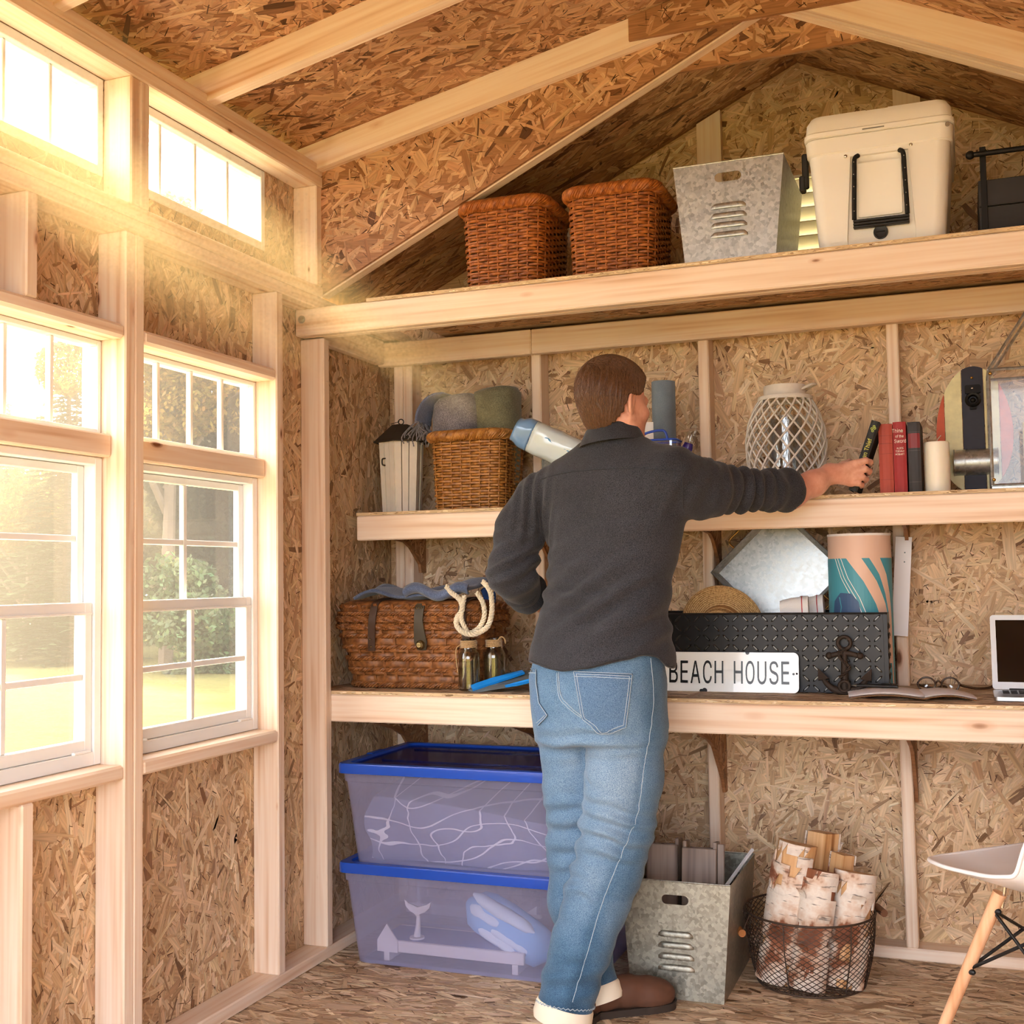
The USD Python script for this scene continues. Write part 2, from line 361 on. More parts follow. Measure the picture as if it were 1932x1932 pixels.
lum('top_plate', wl, LX, SX, Y0, CH, 2.535, 2.573, WY)
lum('top_plate', wl, LX, SX, Y0, CH, 2.5735, 2.611, WY)
for y in (2.425, 2.463, 1.719, 1.757, 1.013, 1.051, 0.307, 0.345):
    lum('stud', wl, LX, SX, y + .0005, y + 0.0375, 0.038, 2.123, WZ)
    lum('stud', wl, LX, SX, y + 0.0195, y + 0.0565, 2.198, 2.535, WZ)
lum('stud', wl, LX, SX, 3.13, 3.168, 0.038, 2.123, WZ)
lum('stud', wl, LX, SX, 3.418, 3.456, 0.038, 2.030, WZ)
lum('stud', wl, LX, SX, 3.376, 3.412, 2.198, 2.535, WZ)
for y in (2.085, 1.379, 0.673):
    lum('cripple_stud', wl, LX, SX, y, y + 0.037, 0.038, 0.735, WZ)
    lum('cripple_stud', wl, LX, SX, y, y + 0.037, 1.879, 2.123, WZ)
for a, b in BAYS:
    lum('header', wl, LX, SX, a, b, 1.842, 1.879, WY, 0.008)
    lum('sill', wl, LX, SX, a, b, 0.735, 0.772, WY, 0.006)
    lum('rail', wl, LX, -2.012, a, b, 1.543, 1.600, WY)

def frame_ring(x0, x1, y0, y1, z0, z1, w, wb=None, wt=None):
    wb = w if wb is None else wb; wt = w if wt is None else wt
    return cat_([box(x0, x1, y0, y0 + w, z0, z1, .002), box(x0, x1, y1 - w, y1, z0, z1, .002), box(x0, x1, y0 + w, y1 - w, z0, z0 + wb, .002), box(x0, x1, y0 + w, y1 - w, z1 - wt, z1, .002)])
def lights(t, x, y0, y1, z0, z1, ny, nz, bw, deep=0.008):
    """glass divided by grille bars"""
    for i in range(1, ny):
        y = y0 + (y1 - y0) * i / ny; obj('grille_bar', box(x - deep, x + deep, y - bw / 2, y + bw / 2, z0, z1, .002), M_vinyl, t)
    for i in range(1, nz):
        z = z0 + (z1 - z0) * i / nz; obj('grille_bar', box(x - deep * .9, x + deep * .9, y0, y1, z - bw / 2, z + bw / 2, .002), M_vinyl, t)
    for i in range(ny):
        for j in range(nz):
            a, b = y0 + (y1 - y0) * i / ny, y0 + (y1 - y0) * (i + 1) / ny; c, d = z0 + (z1 - z0) * j / nz, z0 + (z1 - z0) * (j + 1) / nz
            e = bw * .45
            obj('pane', box(x - .001, x + .001, a + (e if i else 0), b - (e if i < ny - 1 else 0), c + (e if j else 0), d - (e if j < nz - 1 else 0)), M_pane, t)
nw = 0
for a, b in BAYS:
    nw += 1; t = struct('window_%d' % nw)
    obj('frame', frame_ring(-2.105, -2.040, a + .001, b - .001, 0.773, 1.542, .026, .034, .020), M_vinyl, t)
    obj('upper_sash', frame_ring(-2.094, -2.074, a + .028, b - .028, 1.146, 1.521, .024, .026, .020), M_vinyl, t)
    lights(t, -2.084, a + .053, b - .053, 1.173, 1.500, 2, 2, .017)
    ls = obj('lower_sash', cat_([frame_ring(-2.070, -2.046, a + .028, b - .028, 0.808, 1.177, .026, .030, .030), box(-2.046, -2.040, a + .034, b - .034, 1.146, 1.152, .001)]), M_vinyl, t)
    for y in (a + .07, b - .07): obj('latch', box(-2.047, -2.036, y - .03, y + .03, .806, .813, .002), M_vinyl, t)
    lights(t, -2.058, a + .055, b - .055, 0.838, 1.146, 2, 2, .017)
    nw += 1; t = struct('window_%d' % nw)
    obj('frame', frame_ring(-2.095, -2.044, a + .001, b - .001, 1.6005, 1.8415, .014), M_vinyl, t)
    lights(t, -2.062, a + .015, b - .015, 1.615, 1.828, 4, 1, .014)
for a, b in CLERE:
    nw += 1; t = struct('window_%d' % nw)
    obj('frame', frame_ring(-2.10, -2.056, a - .012, b + .012, 2.276, 2.534, .022, .026, .026), M_vinyl, t)
    lights(t, -2.075, a + .010, b - .010, 2.302, 2.508, 4, 1, .012, .005)

# ---- back wall
wb_ = struct('wall_back')
gable = Polygon([(LX, -.02), (RX, -.02), (RX, zl(RX)), (RID, 2.979), (LX, zl(LX))])
VENT = (-0.66, -0.28, 2.26, 2.585)
gable = gable.difference(sbox(VENT[0], VENT[2], VENT[1], VENT[3]))
osb_obj('sheathing', exty(gable, BY, BY + 0.012), [chipmesh(clip(gable, LX, 0, .5, 3), TOY(BY, -1), (0, -1, 0), OSB_W, 12, 60, 55)], OSB_W, wb_)
lum('base_plate', wb_, SX, RX, SY, BY, 0, 0.038, WX)
for x in (-1.999, -1.961, -1.445, -0.836, -0.218, 0.392, 1.0):
    lum('stud', wb_, x, x + 0.037, SY, BY, 0.038, 2.04, WZ)
lum('top_plate', wb_, LX + .005, RX, SY, BY, 2.04, 2.078, WX); lum('top_plate', wb_, LX + .005, RX, SY, BY, 2.0785, 2.1155, WX)
for x, xe in ((-0.832, -0.748), (-0.175, -0.09)):
    a, b = zl(x) - .012, zl(xe) - .012
    obj('gable_stud', hull([(u, w, z) for u, zt in ((x, a), (xe, b)) for w in (BY - .038, BY) for z in (2.12, zt)]), WZ, wb_)

# ---- louvred vent in the gable
vt = struct('trim_1')
v0, v1, v2, v3 = VENT[0], VENT[1], VENT[2], VENT[3]
obj('vent_frame', cat_([box(v0, v0 + .012, BY - .006, BY + .03, v2, v3, .001), box(v1 - .012, v1, BY - .006, BY + .03, v2, v3, .001), box(v0, v1, BY - .006, BY + .03, v3 - .012, v3, .001)]), plain('vent_paint', (226, 220, 196), 0.5), vt)
nsl = 6
for i in range(nsl):
    z = v2 + .012 + (v3 - v2 - .03) * i / nsl
    obj('slat', hull([(x, y, zz) for x in (v0 + .012, v1 - .012) for y, zz in ((BY - .002, z + .050), (BY - .002, z + .053), (BY + .028, z), (BY + .028, z + .003))]), 'vent', vt) if False else obj('slat', hull([(x, y, zz) for x in (v0 + .012, v1 - .012) for y, zz in ((BY - .002, z + .050), (BY - .002, z + .053), (BY + .028, z), (BY + .028, z + .003))]), '/World/Looks/vent_paint', vt)

# ---- right wall (outside the frame, closes the room)
wr = struct('wall_right')
osb_obj('sheathing', extx(sbox(Y0, -.02, BY + .012, zl(RX) + .02), RX + .09, RX + .102), [], OSB_W, wr)
lum('base_plate', wr, RX, RX + .09, Y0, SY, 0, .038, WY); lum('plate', wr, RX, RX + .09, Y0, BY, 2.123, 2.161, WY)
for y in (-.5, .11, .72, 1.33, 1.94, 2.55, 3.16, 3.77): lum('stud', wr, RX, RX + .09, y, y + .038, .038, 2.123, WZ)

# ---- front wall behind the camera: a wide doorway stands open
wf = struct('wall_front')
obj('sheathing', exty(Polygon([(LX, -.02), (RX + .09, -.02), (RX + .09, zl(RX + .09)), (RID, 2.97), (LX, zu(LX))]).difference(sbox(-1.85, -.1, .98, 2.42)), Y0 - .012, Y0), '/World/Looks/spruce_x', wf)
for x in (-1.89, .98): lum('jamb', wf, x, x + .04, Y0, Y0 + .09, 0, 2.42, WZ)
lum('header', wf, -1.60, .60, Y0, Y0 + .09, 2.42, 2.48, WX)
# ---- roof
def slab(p, q, y0, y1, t=.012):
    (xa, za), (xb, zb) = p, q
    return exty(Polygon([(xa, za), (xb, zb), (xb, zb + t * 1.1), (xa, za + t * 1.1)]).buffer(0), y0, y1)
def rafter(parent, xa, xb, zfun, y0, mat, depth=.091, th=.038, plumb=True):
    p = Polygon([(xa, zfun(xa) - depth), (xb, zfun(xb) - depth), (xb, zfun(xb) - .001), (xa, zfun(xa) - .001)]).buffer(0)
    return obj('rafter', exty(p, y0, y0 + th), mat, parent)
ce = struct('ceiling')
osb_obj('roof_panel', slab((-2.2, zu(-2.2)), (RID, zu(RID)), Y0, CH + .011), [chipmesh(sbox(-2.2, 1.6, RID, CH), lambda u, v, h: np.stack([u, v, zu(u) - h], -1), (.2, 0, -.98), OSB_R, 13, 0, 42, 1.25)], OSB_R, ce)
for y in (3.381, 2.772, 2.162, 1.552, .942, .332, -.278): rafter(ce, -2.06, RID - .002, zu, y, WR1)
ce2 = struct('ceiling')
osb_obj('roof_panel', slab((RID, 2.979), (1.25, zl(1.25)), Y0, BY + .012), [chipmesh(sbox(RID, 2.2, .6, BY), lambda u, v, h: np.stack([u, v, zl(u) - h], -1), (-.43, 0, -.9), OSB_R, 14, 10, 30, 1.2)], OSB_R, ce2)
for y in (3.381, 2.772, 2.162, 1.552, .942, .332, -.278): rafter(ce2, RID + .002, 1.18, zl, y, WR3, .098)
rafter(ce2, RID + .002, 1.18, zl, 3.432, WR3, .098)
ce3 = struct('ceiling')
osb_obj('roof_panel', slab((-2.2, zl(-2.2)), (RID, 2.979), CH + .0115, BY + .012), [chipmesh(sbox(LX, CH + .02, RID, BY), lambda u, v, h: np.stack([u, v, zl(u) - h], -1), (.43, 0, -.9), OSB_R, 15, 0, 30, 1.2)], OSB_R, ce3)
rafter(ce3, -1.98, RID - .002, zl, 3.432, WR2, .098)
# cheek wall between dormer roof and main roof
wc = struct('wall_cheek')
pk = Polygon([(SX - .04, zl(SX - .04) - .092), (SX - .04, zu(SX - .04)), (RID, 2.984), (RID, 2.979 - .092)]).buffer(0)
osb_obj('sheathing', exty(pk, CH, CH + .011), [chipmesh(pk, TOY(CH, -1), (0, -1, 0), OSB_R, 16, 20, 50, 1.15)], OSB_R, wc)
# gusset plates of the two trusses
for y, z, xa, xb in ((3.369, 2.826, -.892, -.05), (3.4705, 2.748, -.93, -.05)):
    xs = np.linspace(xa, xb, 13)
    top = [(x, (min(zu(x), 2.985) if x < RID and y < CH else zl(x)) - .003) for x in xs]
    top = [(x, z_) for x, z_ in top if z_ > z + .01] + [(RID, 2.97)]
    top = sorted(top); g_ = Polygon([(top[0][0], z)] + top + [(top[-1][0], z)]).buffer(0)
    osb_obj('gusset', exty(g_, y, y + .011), [chipmesh(g_, TOY(y, -1), (0, -1, 0), OSB_R, int(y * 100), 40, 60, 1.15)], OSB_R, wc)

# ------------------------------------------------------------------ shelves along the back wall
ZU, ZM, ZC = 2.136, 1.458, 0.860
us = thing('loft_shelf', 'highest shelf, doubled spruce beam with chipboard deck under the gable', 'shelf')
obj('beam', box(-2.056, RX, 3.380, 3.4175, 2.034, 2.124, C), WX, us); obj('beam', box(-2.056, RX, 3.418, 3.455, 2.034, 2.124, C), WX, us)
osb_obj('deck', box(-1.79, RX, 3.382, 4.06, 2.1245, ZU, .001), [chipmesh(sbox(-1.79, 3.46, .4, 3.95), TOZ(2.1245, -1), (0, 0, -1), OSB_R, 21, 0, 25)], OSB_F, us)
osb_obj('deck_edge', box(-1.79, RX, 3.3805, 3.3818, 2.1245, ZU, 0), [chipmesh(sbox(-1.79, 2.1245, .4, ZU), TOY(3.3805, -1), (0, -1, 0), OSB_E, 23, 0, 6, .3, 1.2)], OSB_E, us)
obj('ledger', box(-2.046, -1.431, 3.952, SY, 2.024, 2.113, C), WX, us); obj('ledger', box(-1.430, RX, 3.952, SY, 2.024, 2.113, C), WX, us)
obj('end_block', box(-2.055, -2.017, 3.456, 3.95, 2.03, 2.119, C), WY, us)
obj('bolt', [mv(lathe([(0, .006), (.008, .006), (.009, 0), (.009, -.004), (0, -.004)], 6), (0, 0, 0), rx=90), mv(lathe([(.007, .002), (.013, .002), (.013, 0), (.007, 0)], 20), rx=90)], M_bolt, us)
_b = stage.GetPrimAtPath('/World/loft_shelf/bolt'); UsdGeom.Xformable(_b).AddTranslateOp().Set((-2.03, 3.380, 2.088))

def bracket(parent, x, zt, yb, ztip, pts):
    pg = Polygon([(BY, ztip), (BY, zt), (yb, zt)] + pts).buffer(0)
    osb_obj('bracket', extx(pg, x, x + .011), [chipmesh(pg, TOX(x + .011, 1), (1, 0, 0), OSB_R, int(x * 100) + 500, 30, 40)], OSB_R, parent)
ms = thing('middle_shelf', 'middle shelf at head height with a spruce front board and chipboard top', 'shelf')
obj('fascia', box(-1.99, RX, 3.672, 3.710, 1.361, 1.447, C), WX, ms)
osb_obj('deck', box(-1.99, RX, 3.674, BY, 1.4475, ZM, .001), [], OSB_F, ms)
osb_obj('deck_edge', box(-1.99, RX, 3.6725, 3.6738, 1.4475, ZM, 0), [chipmesh(sbox(-1.99, 1.4475, .4, ZM), TOY(3.6725, -1), (0, -1, 0), OSB_E, 23, 0, 6, .3, 1.2)], OSB_E, ms)
for x in (-1.923, -1.407, -.798, -.180, .43):
    bracket(ms, x, 1.4474, 3.711, 1.247, [(3.711, 1.372), (3.80, 1.366), (3.90, 1.358), (3.945, 1.34), (4.028, 1.278), (4.036, 1.247)])
wbn = thing('workbench', 'long workbench at waist height, thick spruce front board under chipboard top', 'workbench')
obj('fascia', box(-2.03, RX, 3.457, 3.495, 0.759, 0.848, C), WX, wbn)
for a, b in ((-2.05, -0.785), (-0.782, RX)): osb_obj('top', box(a, b, 3.459, BY, 0.8485, ZC, .001), [chipmesh(sbox(a, 3.46, min(b, .5), BY), TOZ(ZC, 1), (0, 0, 1), OSB_F, 22, 0, 20)], OSB_F, wbn)
osb_obj('top_edge', box(-2.05, RX, 3.4575, 3.4588, 0.8485, ZC, 0), [chipmesh(sbox(-2.05, 0.8485, .4, ZC), TOY(3.4575, -1), (0, -1, 0), OSB_E, 23, 0, 6, .3, 1.2)], OSB_E, wbn)
for x in (-1.923, -1.407, -.798, -.180, .43):
    bracket(wbn, x, .8484, 3.496, .485, [(3.496, .765), (3.60, .745), (3.80, .692), (3.868, .664), (4.013, .535), (4.044, .485)])

# ------------------------------------------------------------------ outside: lawn, trees, haze
def leafmat(name, rgb, var=0.35, trans=0.35):
    g = G(); t = g('attribute', attribute='tint').color
    c = g.mix(1.0, t, lin(rgb), 'multiply')
    return g.out(name, g('mix_closure', fac=trans, closure1=g('diffuse_bsdf', color=c).BSDF, closure2=g('translucent_bsdf', color=c).BSDF).closure)
def tinted(name, V, F, C_, mat, parent, kind=None):
    m = usdkit.mesh(stage, str(_path(name, parent)), T(V, F), mat)
    UsdGeom.PrimvarsAPI(m).CreatePrimvar('tint', Sdf.ValueTypeNames.Color3fArray, 'vertex').Set(Vt.Vec3fArray.FromNumpy(np.asarray(C_, np.float32)))
    return tag(m, kind=kind)
GZ = -0.22
def _lawn():
    g = G(); v = g.obj(); n = g.noise(g.mapp(v, sc=(1, 1, 0)), 3.0, 4.0).fac; n2 = g.noise(g.mapp(v, sc=(14, 14, 1)), 1.0, 3.0).fac
    c = g.mix(n, lin(80, 84, 52), lin(112, 102, 62)); c = g.mix(g.mr(n2, .3, .7, 0, .5), c, lin(128, 112, 68))
    return g.out('grass', g('diffuse_bsdf', color=c).BSDF)
_n = 60; gx = np.linspace(-60, 30, 91); gy = np.linspace(-40, 90, 131)
P = np.stack([*np.meshgrid(gx, gy, indexing='ij'), np.zeros((91, 131))], -1)
P[..., 2] = GZ + (meshkit.fbm(P * .12, 3, 5) - .5) * .25 * np.clip((np.abs(P[..., 0]) - 3) / 6, 0, 1)
lawn = obj('ground', grid(P), _lawn(), None, True); tag(lawn, kind='structure')

M_bark = plain('tree_bark', (92, 76, 62), 0.9, var=.3, vscale=4)
M_need = leafmat('spruce_needles', (72, 84, 60)); M_leaf = leafmat('golden_leaves', (128, 104, 56), trans=.45); M_dark = leafmat('dark_foliage', (56, 56, 42)); M_bush = leafmat('pale_shrub_leaves', (96, 106, 78), trans=.4)
def spruce(loc, H, R, seed, label, n=26, group=None):
    r = np.random.default_rng(seed); t = thing('spruce_tree', label, 'tree', loc, group=group)
    obj('trunk', tube([(0, 0, 0), (0, 0, H * .5), (0, 0, H)], [R * .07, R * .045, .01], 7), M_bark, t)
    V, F, Cc = [], [], []
    for i in range(int(n * 2.2)):
        f = i / (n * 2.2); z = H * (.06 + .94 * f); rad = R * (1 - f) ** .85 + .05
        for k in range(9):
            a = r.uniform(0, 2 * math.pi); L = rad * r.uniform(.65, 1.1); w = .10 * L + .05
            d = np.array([math.cos(a), math.sin(a), 0]); s = np.array([-d[1], d[0], 0])
            droop = -.12 - .30 * (1 - f)
            # a flat frond with side twigs
            for q in range(7):
                u = .15 + .85 * q / 7; c0 = np.array([0, 0, z]) + d * L * u + np.array([0, 0, droop * L * u ** 1.4 + .10 * L * u ** 3])
                for sd in (-1, 1):
                    e = c0 + s * sd * w * 2.2 * (1.15 - u) + d * L * .12 + np.array([0, 0, r.uniform(-.08, .03)])
                    b = c0 - d * L * .10
                    o = len(V); V += [b, e, c0 + d * L * .07 + np.array([0, 0, -.05 * w])]; F.append((o, o + 1, o + 2)); tn = r.uniform(.6, 1.25); Cc += [(tn, tn * r.uniform(.9, 1.1), tn * .95)] * 3
    tinted('foliage', V, F, Cc, M_need, t, 'stuff')
def broadleaf(loc, H, R, seed, label, mat, nl=9000, leaf=.09, name='broadleaf_tree', group=None, base=.25, cat='tree', trunk=True):
    r = np.random.default_rng(seed); t = thing(name, label, cat, loc, group=group)
    if trunk:
        tr = [tube([(0, 0, 0), (.1, 0, H * .35), (.05, .1, H * .8)], [R * .06, R * .045, .03], 7)]
        for k in range(7):
            a = r.uniform(0, 6.28); z = H * r.uniform(.25, .6); tr.append(tube([(0, 0, z), (math.cos(a) * R * .4, math.sin(a) * R * .4, z + H * .15), (math.cos(a) * R * .7, math.sin(a) * R * .7, z + H * .22)], [R * .03, R * .02, .01], 5))
        obj('trunk', tr, M_bark, t)
    nb = 26; bc = r.normal(0, 1, (nb, 3)); bc /= np.linalg.norm(bc, axis=1, keepdims=True); bc *= r.uniform(.25, .8, (nb, 1))
    bc = bc * np.array([R, R, H * (1 - base) / 2]) + np.array([0, 0, H * (base + (1 - base) / 2)]); br = r.uniform(.22, .45, nb) * R
    k = r.integers(0, nb, nl); d = r.normal(0, 1, (nl, 3)); d /= np.linalg.norm(d, axis=1, keepdims=True)
    p = bc[k] + d * (br[k] * r.uniform(.5, 1.0, nl) ** .5)[:, None] * np.array([1, 1, .85]); p[:, 2] = np.maximum(p[:, 2], .05)
    a = r.normal(0, 1, (nl, 3)); a /= np.linalg.norm(a, axis=1, keepdims=True); b = np.cross(a, r.normal(0, 1, (nl, 3))); b /= np.linalg.norm(b, axis=1, keepdims=True)
    s = leaf * r.uniform(.6, 1.3, (nl, 1)); q = np.stack([p - a * s, p + b * s * .55, p + a * s, p - b * s * .55], 1).reshape(-1, 3)
    f = (np.arange(nl) * 4)[:, None, None] + np.array([[0, 1, 2], [0, 2, 3]]); tn = r.uniform(.6, 1.3, (nl, 1)) * np.array([[1, 1, 1]]) * (1 + r.normal(0, .08, (nl, 3)))
    tinted('foliage', q, f.reshape(-1, 3), np.repeat(tn, 4, 0), mat, t, 'stuff')
def gp(px, py): return fz(px, py, GZ)
def far(px, d):
    """a spot on the lawn d metres away in the direction of a column of the picture"""
    v = ray(px, 1100); v[2] = 0; v /= np.linalg.norm(v); return (v[0] * d, v[1] * d, GZ)
spruce(far(128, 24), 6.3, 1.75, 1, 'slim young spruce with a pointed leader against the pale sky, seen in the transom window', 30)
spruce(far(-16, 27), 6.0, 1.9, 2, 'spruce at the left picture edge, only its right boughs showing in the transom window')
broadleaf(far(312, 22), 9.4, 2.3, 3, 'tall golden-leaved tree seen through the right-hand clerestory window', M_leaf, 34000, .06)
for k, (px, d, H, R) in enumerate(((440, 25, 8.6, 2.9), (590, 23, 9.0, 2.6))):
    broadleaf(far(px, d), H, R, 10 + k, ('dark dense tree behind the right-hand side of the right window', 'dark dense tree hidden mostly behind the window post')[k], M_dark, 26000, .085, base=-.06, trunk=False)
for k, (px, d, H, R) in enumerate(((-60, 31, 5.2, 2.6), (75, 33, 5.0, 2.8), (190, 30, 5.4, 2.6), (285, 31, 6.4, 2.7), (385, 31, 7.2, 2.7), (-190, 31, 6, 2.8), (500, 31, 7.4, 2.8))):
    broadleaf(far(px, d), H, R, 20 + k, 'dark shaded tree of the belt along the far edge of the lawn', M_dark, 18000, .10, base=-.10, group='dark trees along the lawn', trunk=False)
broadleaf(far(45, 25), 3.9, 1.2, 31, 'small tree with golden leaf tips in front of the dark belt, left window', M_leaf, 7000, .05, base=.45)
broadleaf(far(432, 20), 2.05, 1.75, 32, 'rounded pale green shrub on the lawn seen in the lower right window', M_bush, 16000, .06, name='shrub', base=-.35, cat='shrub', trunk=False)
hz = usdkit.material(stage, '/World/Looks/haze', {'v': ('scatter_volume', {'color': (1.0, 0.88, 0.72), 'density': 0.009, 'anisotropy': 0.1})}, [], volume='v.volume')
tag(obj('haze', box(-70, -7, -30, 95, -1.2, 14), hz), 'soft pale morning haze hanging over the lawn and trees outside', 'haze', kind='stuff')

hz2 = usdkit.material(stage, '/World/Looks/golden_haze', {'v': ('scatter_volume', {'color': (1.0, 0.84, 0.52), 'density': 0.032, 'anisotropy': 0.70})}, [], volume='v.volume')
_d = -SUN_FROM
def shaft(y0, y1, L):
    """the dusty air of one sun shaft, thinning out to a wedge"""
    a = np.array([(-1.955, y, z) for y in (y0, y1) for z in (2.21, 2.53)]); m = a.mean(0)
    return hull(np.vstack([a, m + (a - m) * np.array([1, .95, .9]) + _d * L * .45, m + (a - m) * np.array([1, .55, .12]) + _d * L]))
for k, (y0, y1) in enumerate(((2.53, 3.36), (1.80, 2.42))):
    tag(obj('sunlit_haze', shaft(y0, y1, 1.55), hz2), ('shaft of warm dusty air slanting in from the right-hand high window', 'shaft of warm dusty air slanting in from the left-hand high window')[k], 'haze', kind='stuff')

# ------------------------------------------------------------------ the man: implicit shapes meshed by surface nets
def surfnets(f, lo, hi, h):
    lo = np.asarray(lo, float); n = np.ceil((np.asarray(hi) - lo) / h).astype(int) + 1
    ax = [lo[k] + h * np.arange(n[k]) for k in range(3)]
    X = np.stack(np.meshgrid(*ax, indexing='ij'), -1).reshape(-1, 3)
    F = np.concatenate([f(X[i:i + 400000]) for i in range(0, len(X), 400000)]).reshape(n)
    S = F < 0; cn = n - 1; cnt = np.zeros(cn); pos = np.zeros((*cn, 3))
    offs = [(a, b, c) for a in (0, 1) for b in (0, 1) for c in (0, 1)]
    sl = lambda o: tuple(slice(o[k], o[k] + cn[k]) for k in range(3))
    for a in offs:
        for k in range(3):
            if a[k]: continue
            b = list(a); b[k] = 1; Fa, Fb = F[sl(a)], F[sl(b)]; cr = (Fa < 0) != (Fb < 0)
            t = np.where(cr, Fa / np.where(cr, Fa - Fb, 1), 0); p = np.zeros((*cn, 3)); p[...] = a; p[..., k] += t
            pos += np.where(cr[..., None], p, 0); cnt += cr
    act = cnt > 0; idx = -np.ones(cn, int); idx[act] = np.arange(act.sum())
    base = np.argwhere(act); V = lo + h * (base + pos[act] / cnt[act][:, None])
    Q = []
    for k in range(3):
        i, j = [(1, 2), (2, 0), (0, 1)][k]
        A = S[tuple(slice(0, -1) if d == k else slice(None) for d in range(3))]; B = S[tuple(slice(1, None) if d == k else slice(None) for d in range(3))]
        e = np.argwhere(A != B); e = e[(e[:, i] > 0) & (e[:, j] > 0) & (e[:, i] < n[i] - 1) & (e[:, j] < n[j] - 1)]
        d = np.zeros(3, int); di, dj = d.copy(), d.copy(); di[i] = 1; dj[j] = 1
        q = np.stack([idx[tuple((e - o).T)] for o in (di + dj, dj, d, di)], 1)
        fl = A[tuple(e.T)]; q[~fl] = q[~fl][:, ::-1]; Q.append(q)
    Q = np.vstack(Q); m = T(V, np.vstack([Q[:, [0, 1, 2]], Q[:, [0, 2, 3]]]))
    return m
def taubin(m, iterations=4, l1=.5, l2=-.53):
    from scipy.sparse import coo_matrix, diags
    v, f = np.array(m.vertices), np.asarray(m.faces); n = len(v); e = np.vstack([f[:, [0, 1]], f[:, [1, 2]], f[:, [2, 0]]]); e = np.unique(np.sort(e, 1), axis=0)
    A = coo_matrix((np.ones(2 * len(e)), (np.r_[e[:, 0], e[:, 1]], np.r_[e[:, 1], e[:, 0]])), (n, n)).tocsr(); dg = np.asarray(A.sum(1)).ravel(); A = diags(1 / np.maximum(dg, 1)) @ A
    for _ in range(iterations):
        for l in (l1, l2): v = v + l * (A @ v - v)
    return T(v, f)
def smin(a, b, k):
    hh = np.clip(.5 + .5 * (b - a) / k, 0, 1); return b + (a - b) * hh - k * hh * (1 - hh)
def union(ds, k):
    d = ds[0]
    for e in ds[1:]: d = smin(d, e, k)
    return d
def cone(P, a, b, ra, rb):
    a, b = np.asarray(a, float), np.asarray(b, float); ab = b - a; t = np.clip(((P - a) @ ab) / (ab @ ab), 0, 1)
    return np.linalg.norm(P - a - t[:, None] * ab, axis=1) - (ra + (rb - ra) * t)
def limb(P, pts, rs, k=.02):
    return union([cone(P, pts[i], pts[i + 1], rs[i], rs[i + 1]) for i in range(len(pts) - 1)], k)
def ell(P, c, r, R=None, n=2.0):
    q = P - np.asarray(c, float)
    if R is not None: q = q @ R
    r = np.asarray(r, float); s = (np.abs(q / r) ** n).sum(1) ** (1 / n); return (s - 1) * r.min()
def rings(P, rg, ca, sa, n=2.3):
    """stack of superellipse rings (z, cx, cy, a, b); ca, sa: the lateral direction"""
    rg = np.asarray(rg, float); z = np.clip(P[:, 2], rg[0, 0], rg[-1, 0]); v = [np.interp(z, rg[:, 0], rg[:, k]) for k in range(1, 5)]
    dx, dy = P[:, 0] - v[0], P[:, 1] - v[1]; u, w = dx * ca + dy * sa, -dx * sa + dy * ca
    s = (np.abs(u / v[2]) ** n + np.abs(w / v[3]) ** n) ** (1 / n); d = (s - 1) * np.minimum(v[2], v[3])
    dz = np.maximum(rg[0, 0] - P[:, 2], P[:, 2] - rg[-1, 0]); return np.where(dz > 0, np.sqrt(np.maximum(d, 0) ** 2 + dz ** 2), d)
def proj(V):
    q = (V - EYE) @ RC.T; return q[:, :2] / q[:, 2:] * FPX + 966.0
def march(f, px, py, t0=2.6, t1=4.0):
    """where the view through these pixels meets an implicit surface"""
    d = np.stack([px - 966.0, py - 966.0, np.full(len(px), FPX)], 1) @ RC; d /= np.linalg.norm(d, axis=1, keepdims=True); t = np.full(len(px), t0)
    for _ in range(70): t = np.minimum(t + np.maximum(f(EYE + d * t[:, None]) * .7, 0), t1)
    return EYE + d * t[:, None], -d
def W(px, py, y): return fy(px, py, y)
def polyline(pts, n=60):
    p = catmull(np.asarray(pts, float), 10); s = np.r_[0, np.cumsum(np.linalg.norm(np.diff(p, axis=0), axis=1))]; q = np.linspace(0, s[-1], n)
    return np.stack([np.interp(q, s, p[:, k]) for k in range(p.shape[1])], 1)
def seam(f, pts, r=.0016, n=60, lift=.0006):
    q = polyline(pts, n); p, nn = march(f, q[:, 0], q[:, 1]); ok = np.linalg.norm(p - EYE, axis=1) < 3.9
    return tube(p[ok] + nn[ok] * lift, r, 5)
def fabric(V, N, amp, sc, seed, oct=3):
    return V + N * ((meshkit.fbm(V * np.asarray(sc), oct, seed) - .5) * 2 * amp)[:, None]
def folds(V, N, lines, f_amp=1.0):
    """creases: each line (points, width, height) raises or lowers the cloth along a path"""
    for pts, w, a in lines:
        p = catmull(np.asarray(pts, float), 5); d = np.full(len(V), 9.0)
        for i in range(len(p) - 1):
            ab = p[i + 1] - p[i]; t = np.clip(((V - p[i]) @ ab) / (ab @ ab), 0, 1); d = np.minimum(d, np.linalg.norm(V - p[i] - t[:, None] * ab, axis=1))
        V = V + N * (a * f_amp * np.exp(-(d / w) ** 2))[:, None]
    return V
def vnorm(m): return meshkit.arrays(m, True)[2]

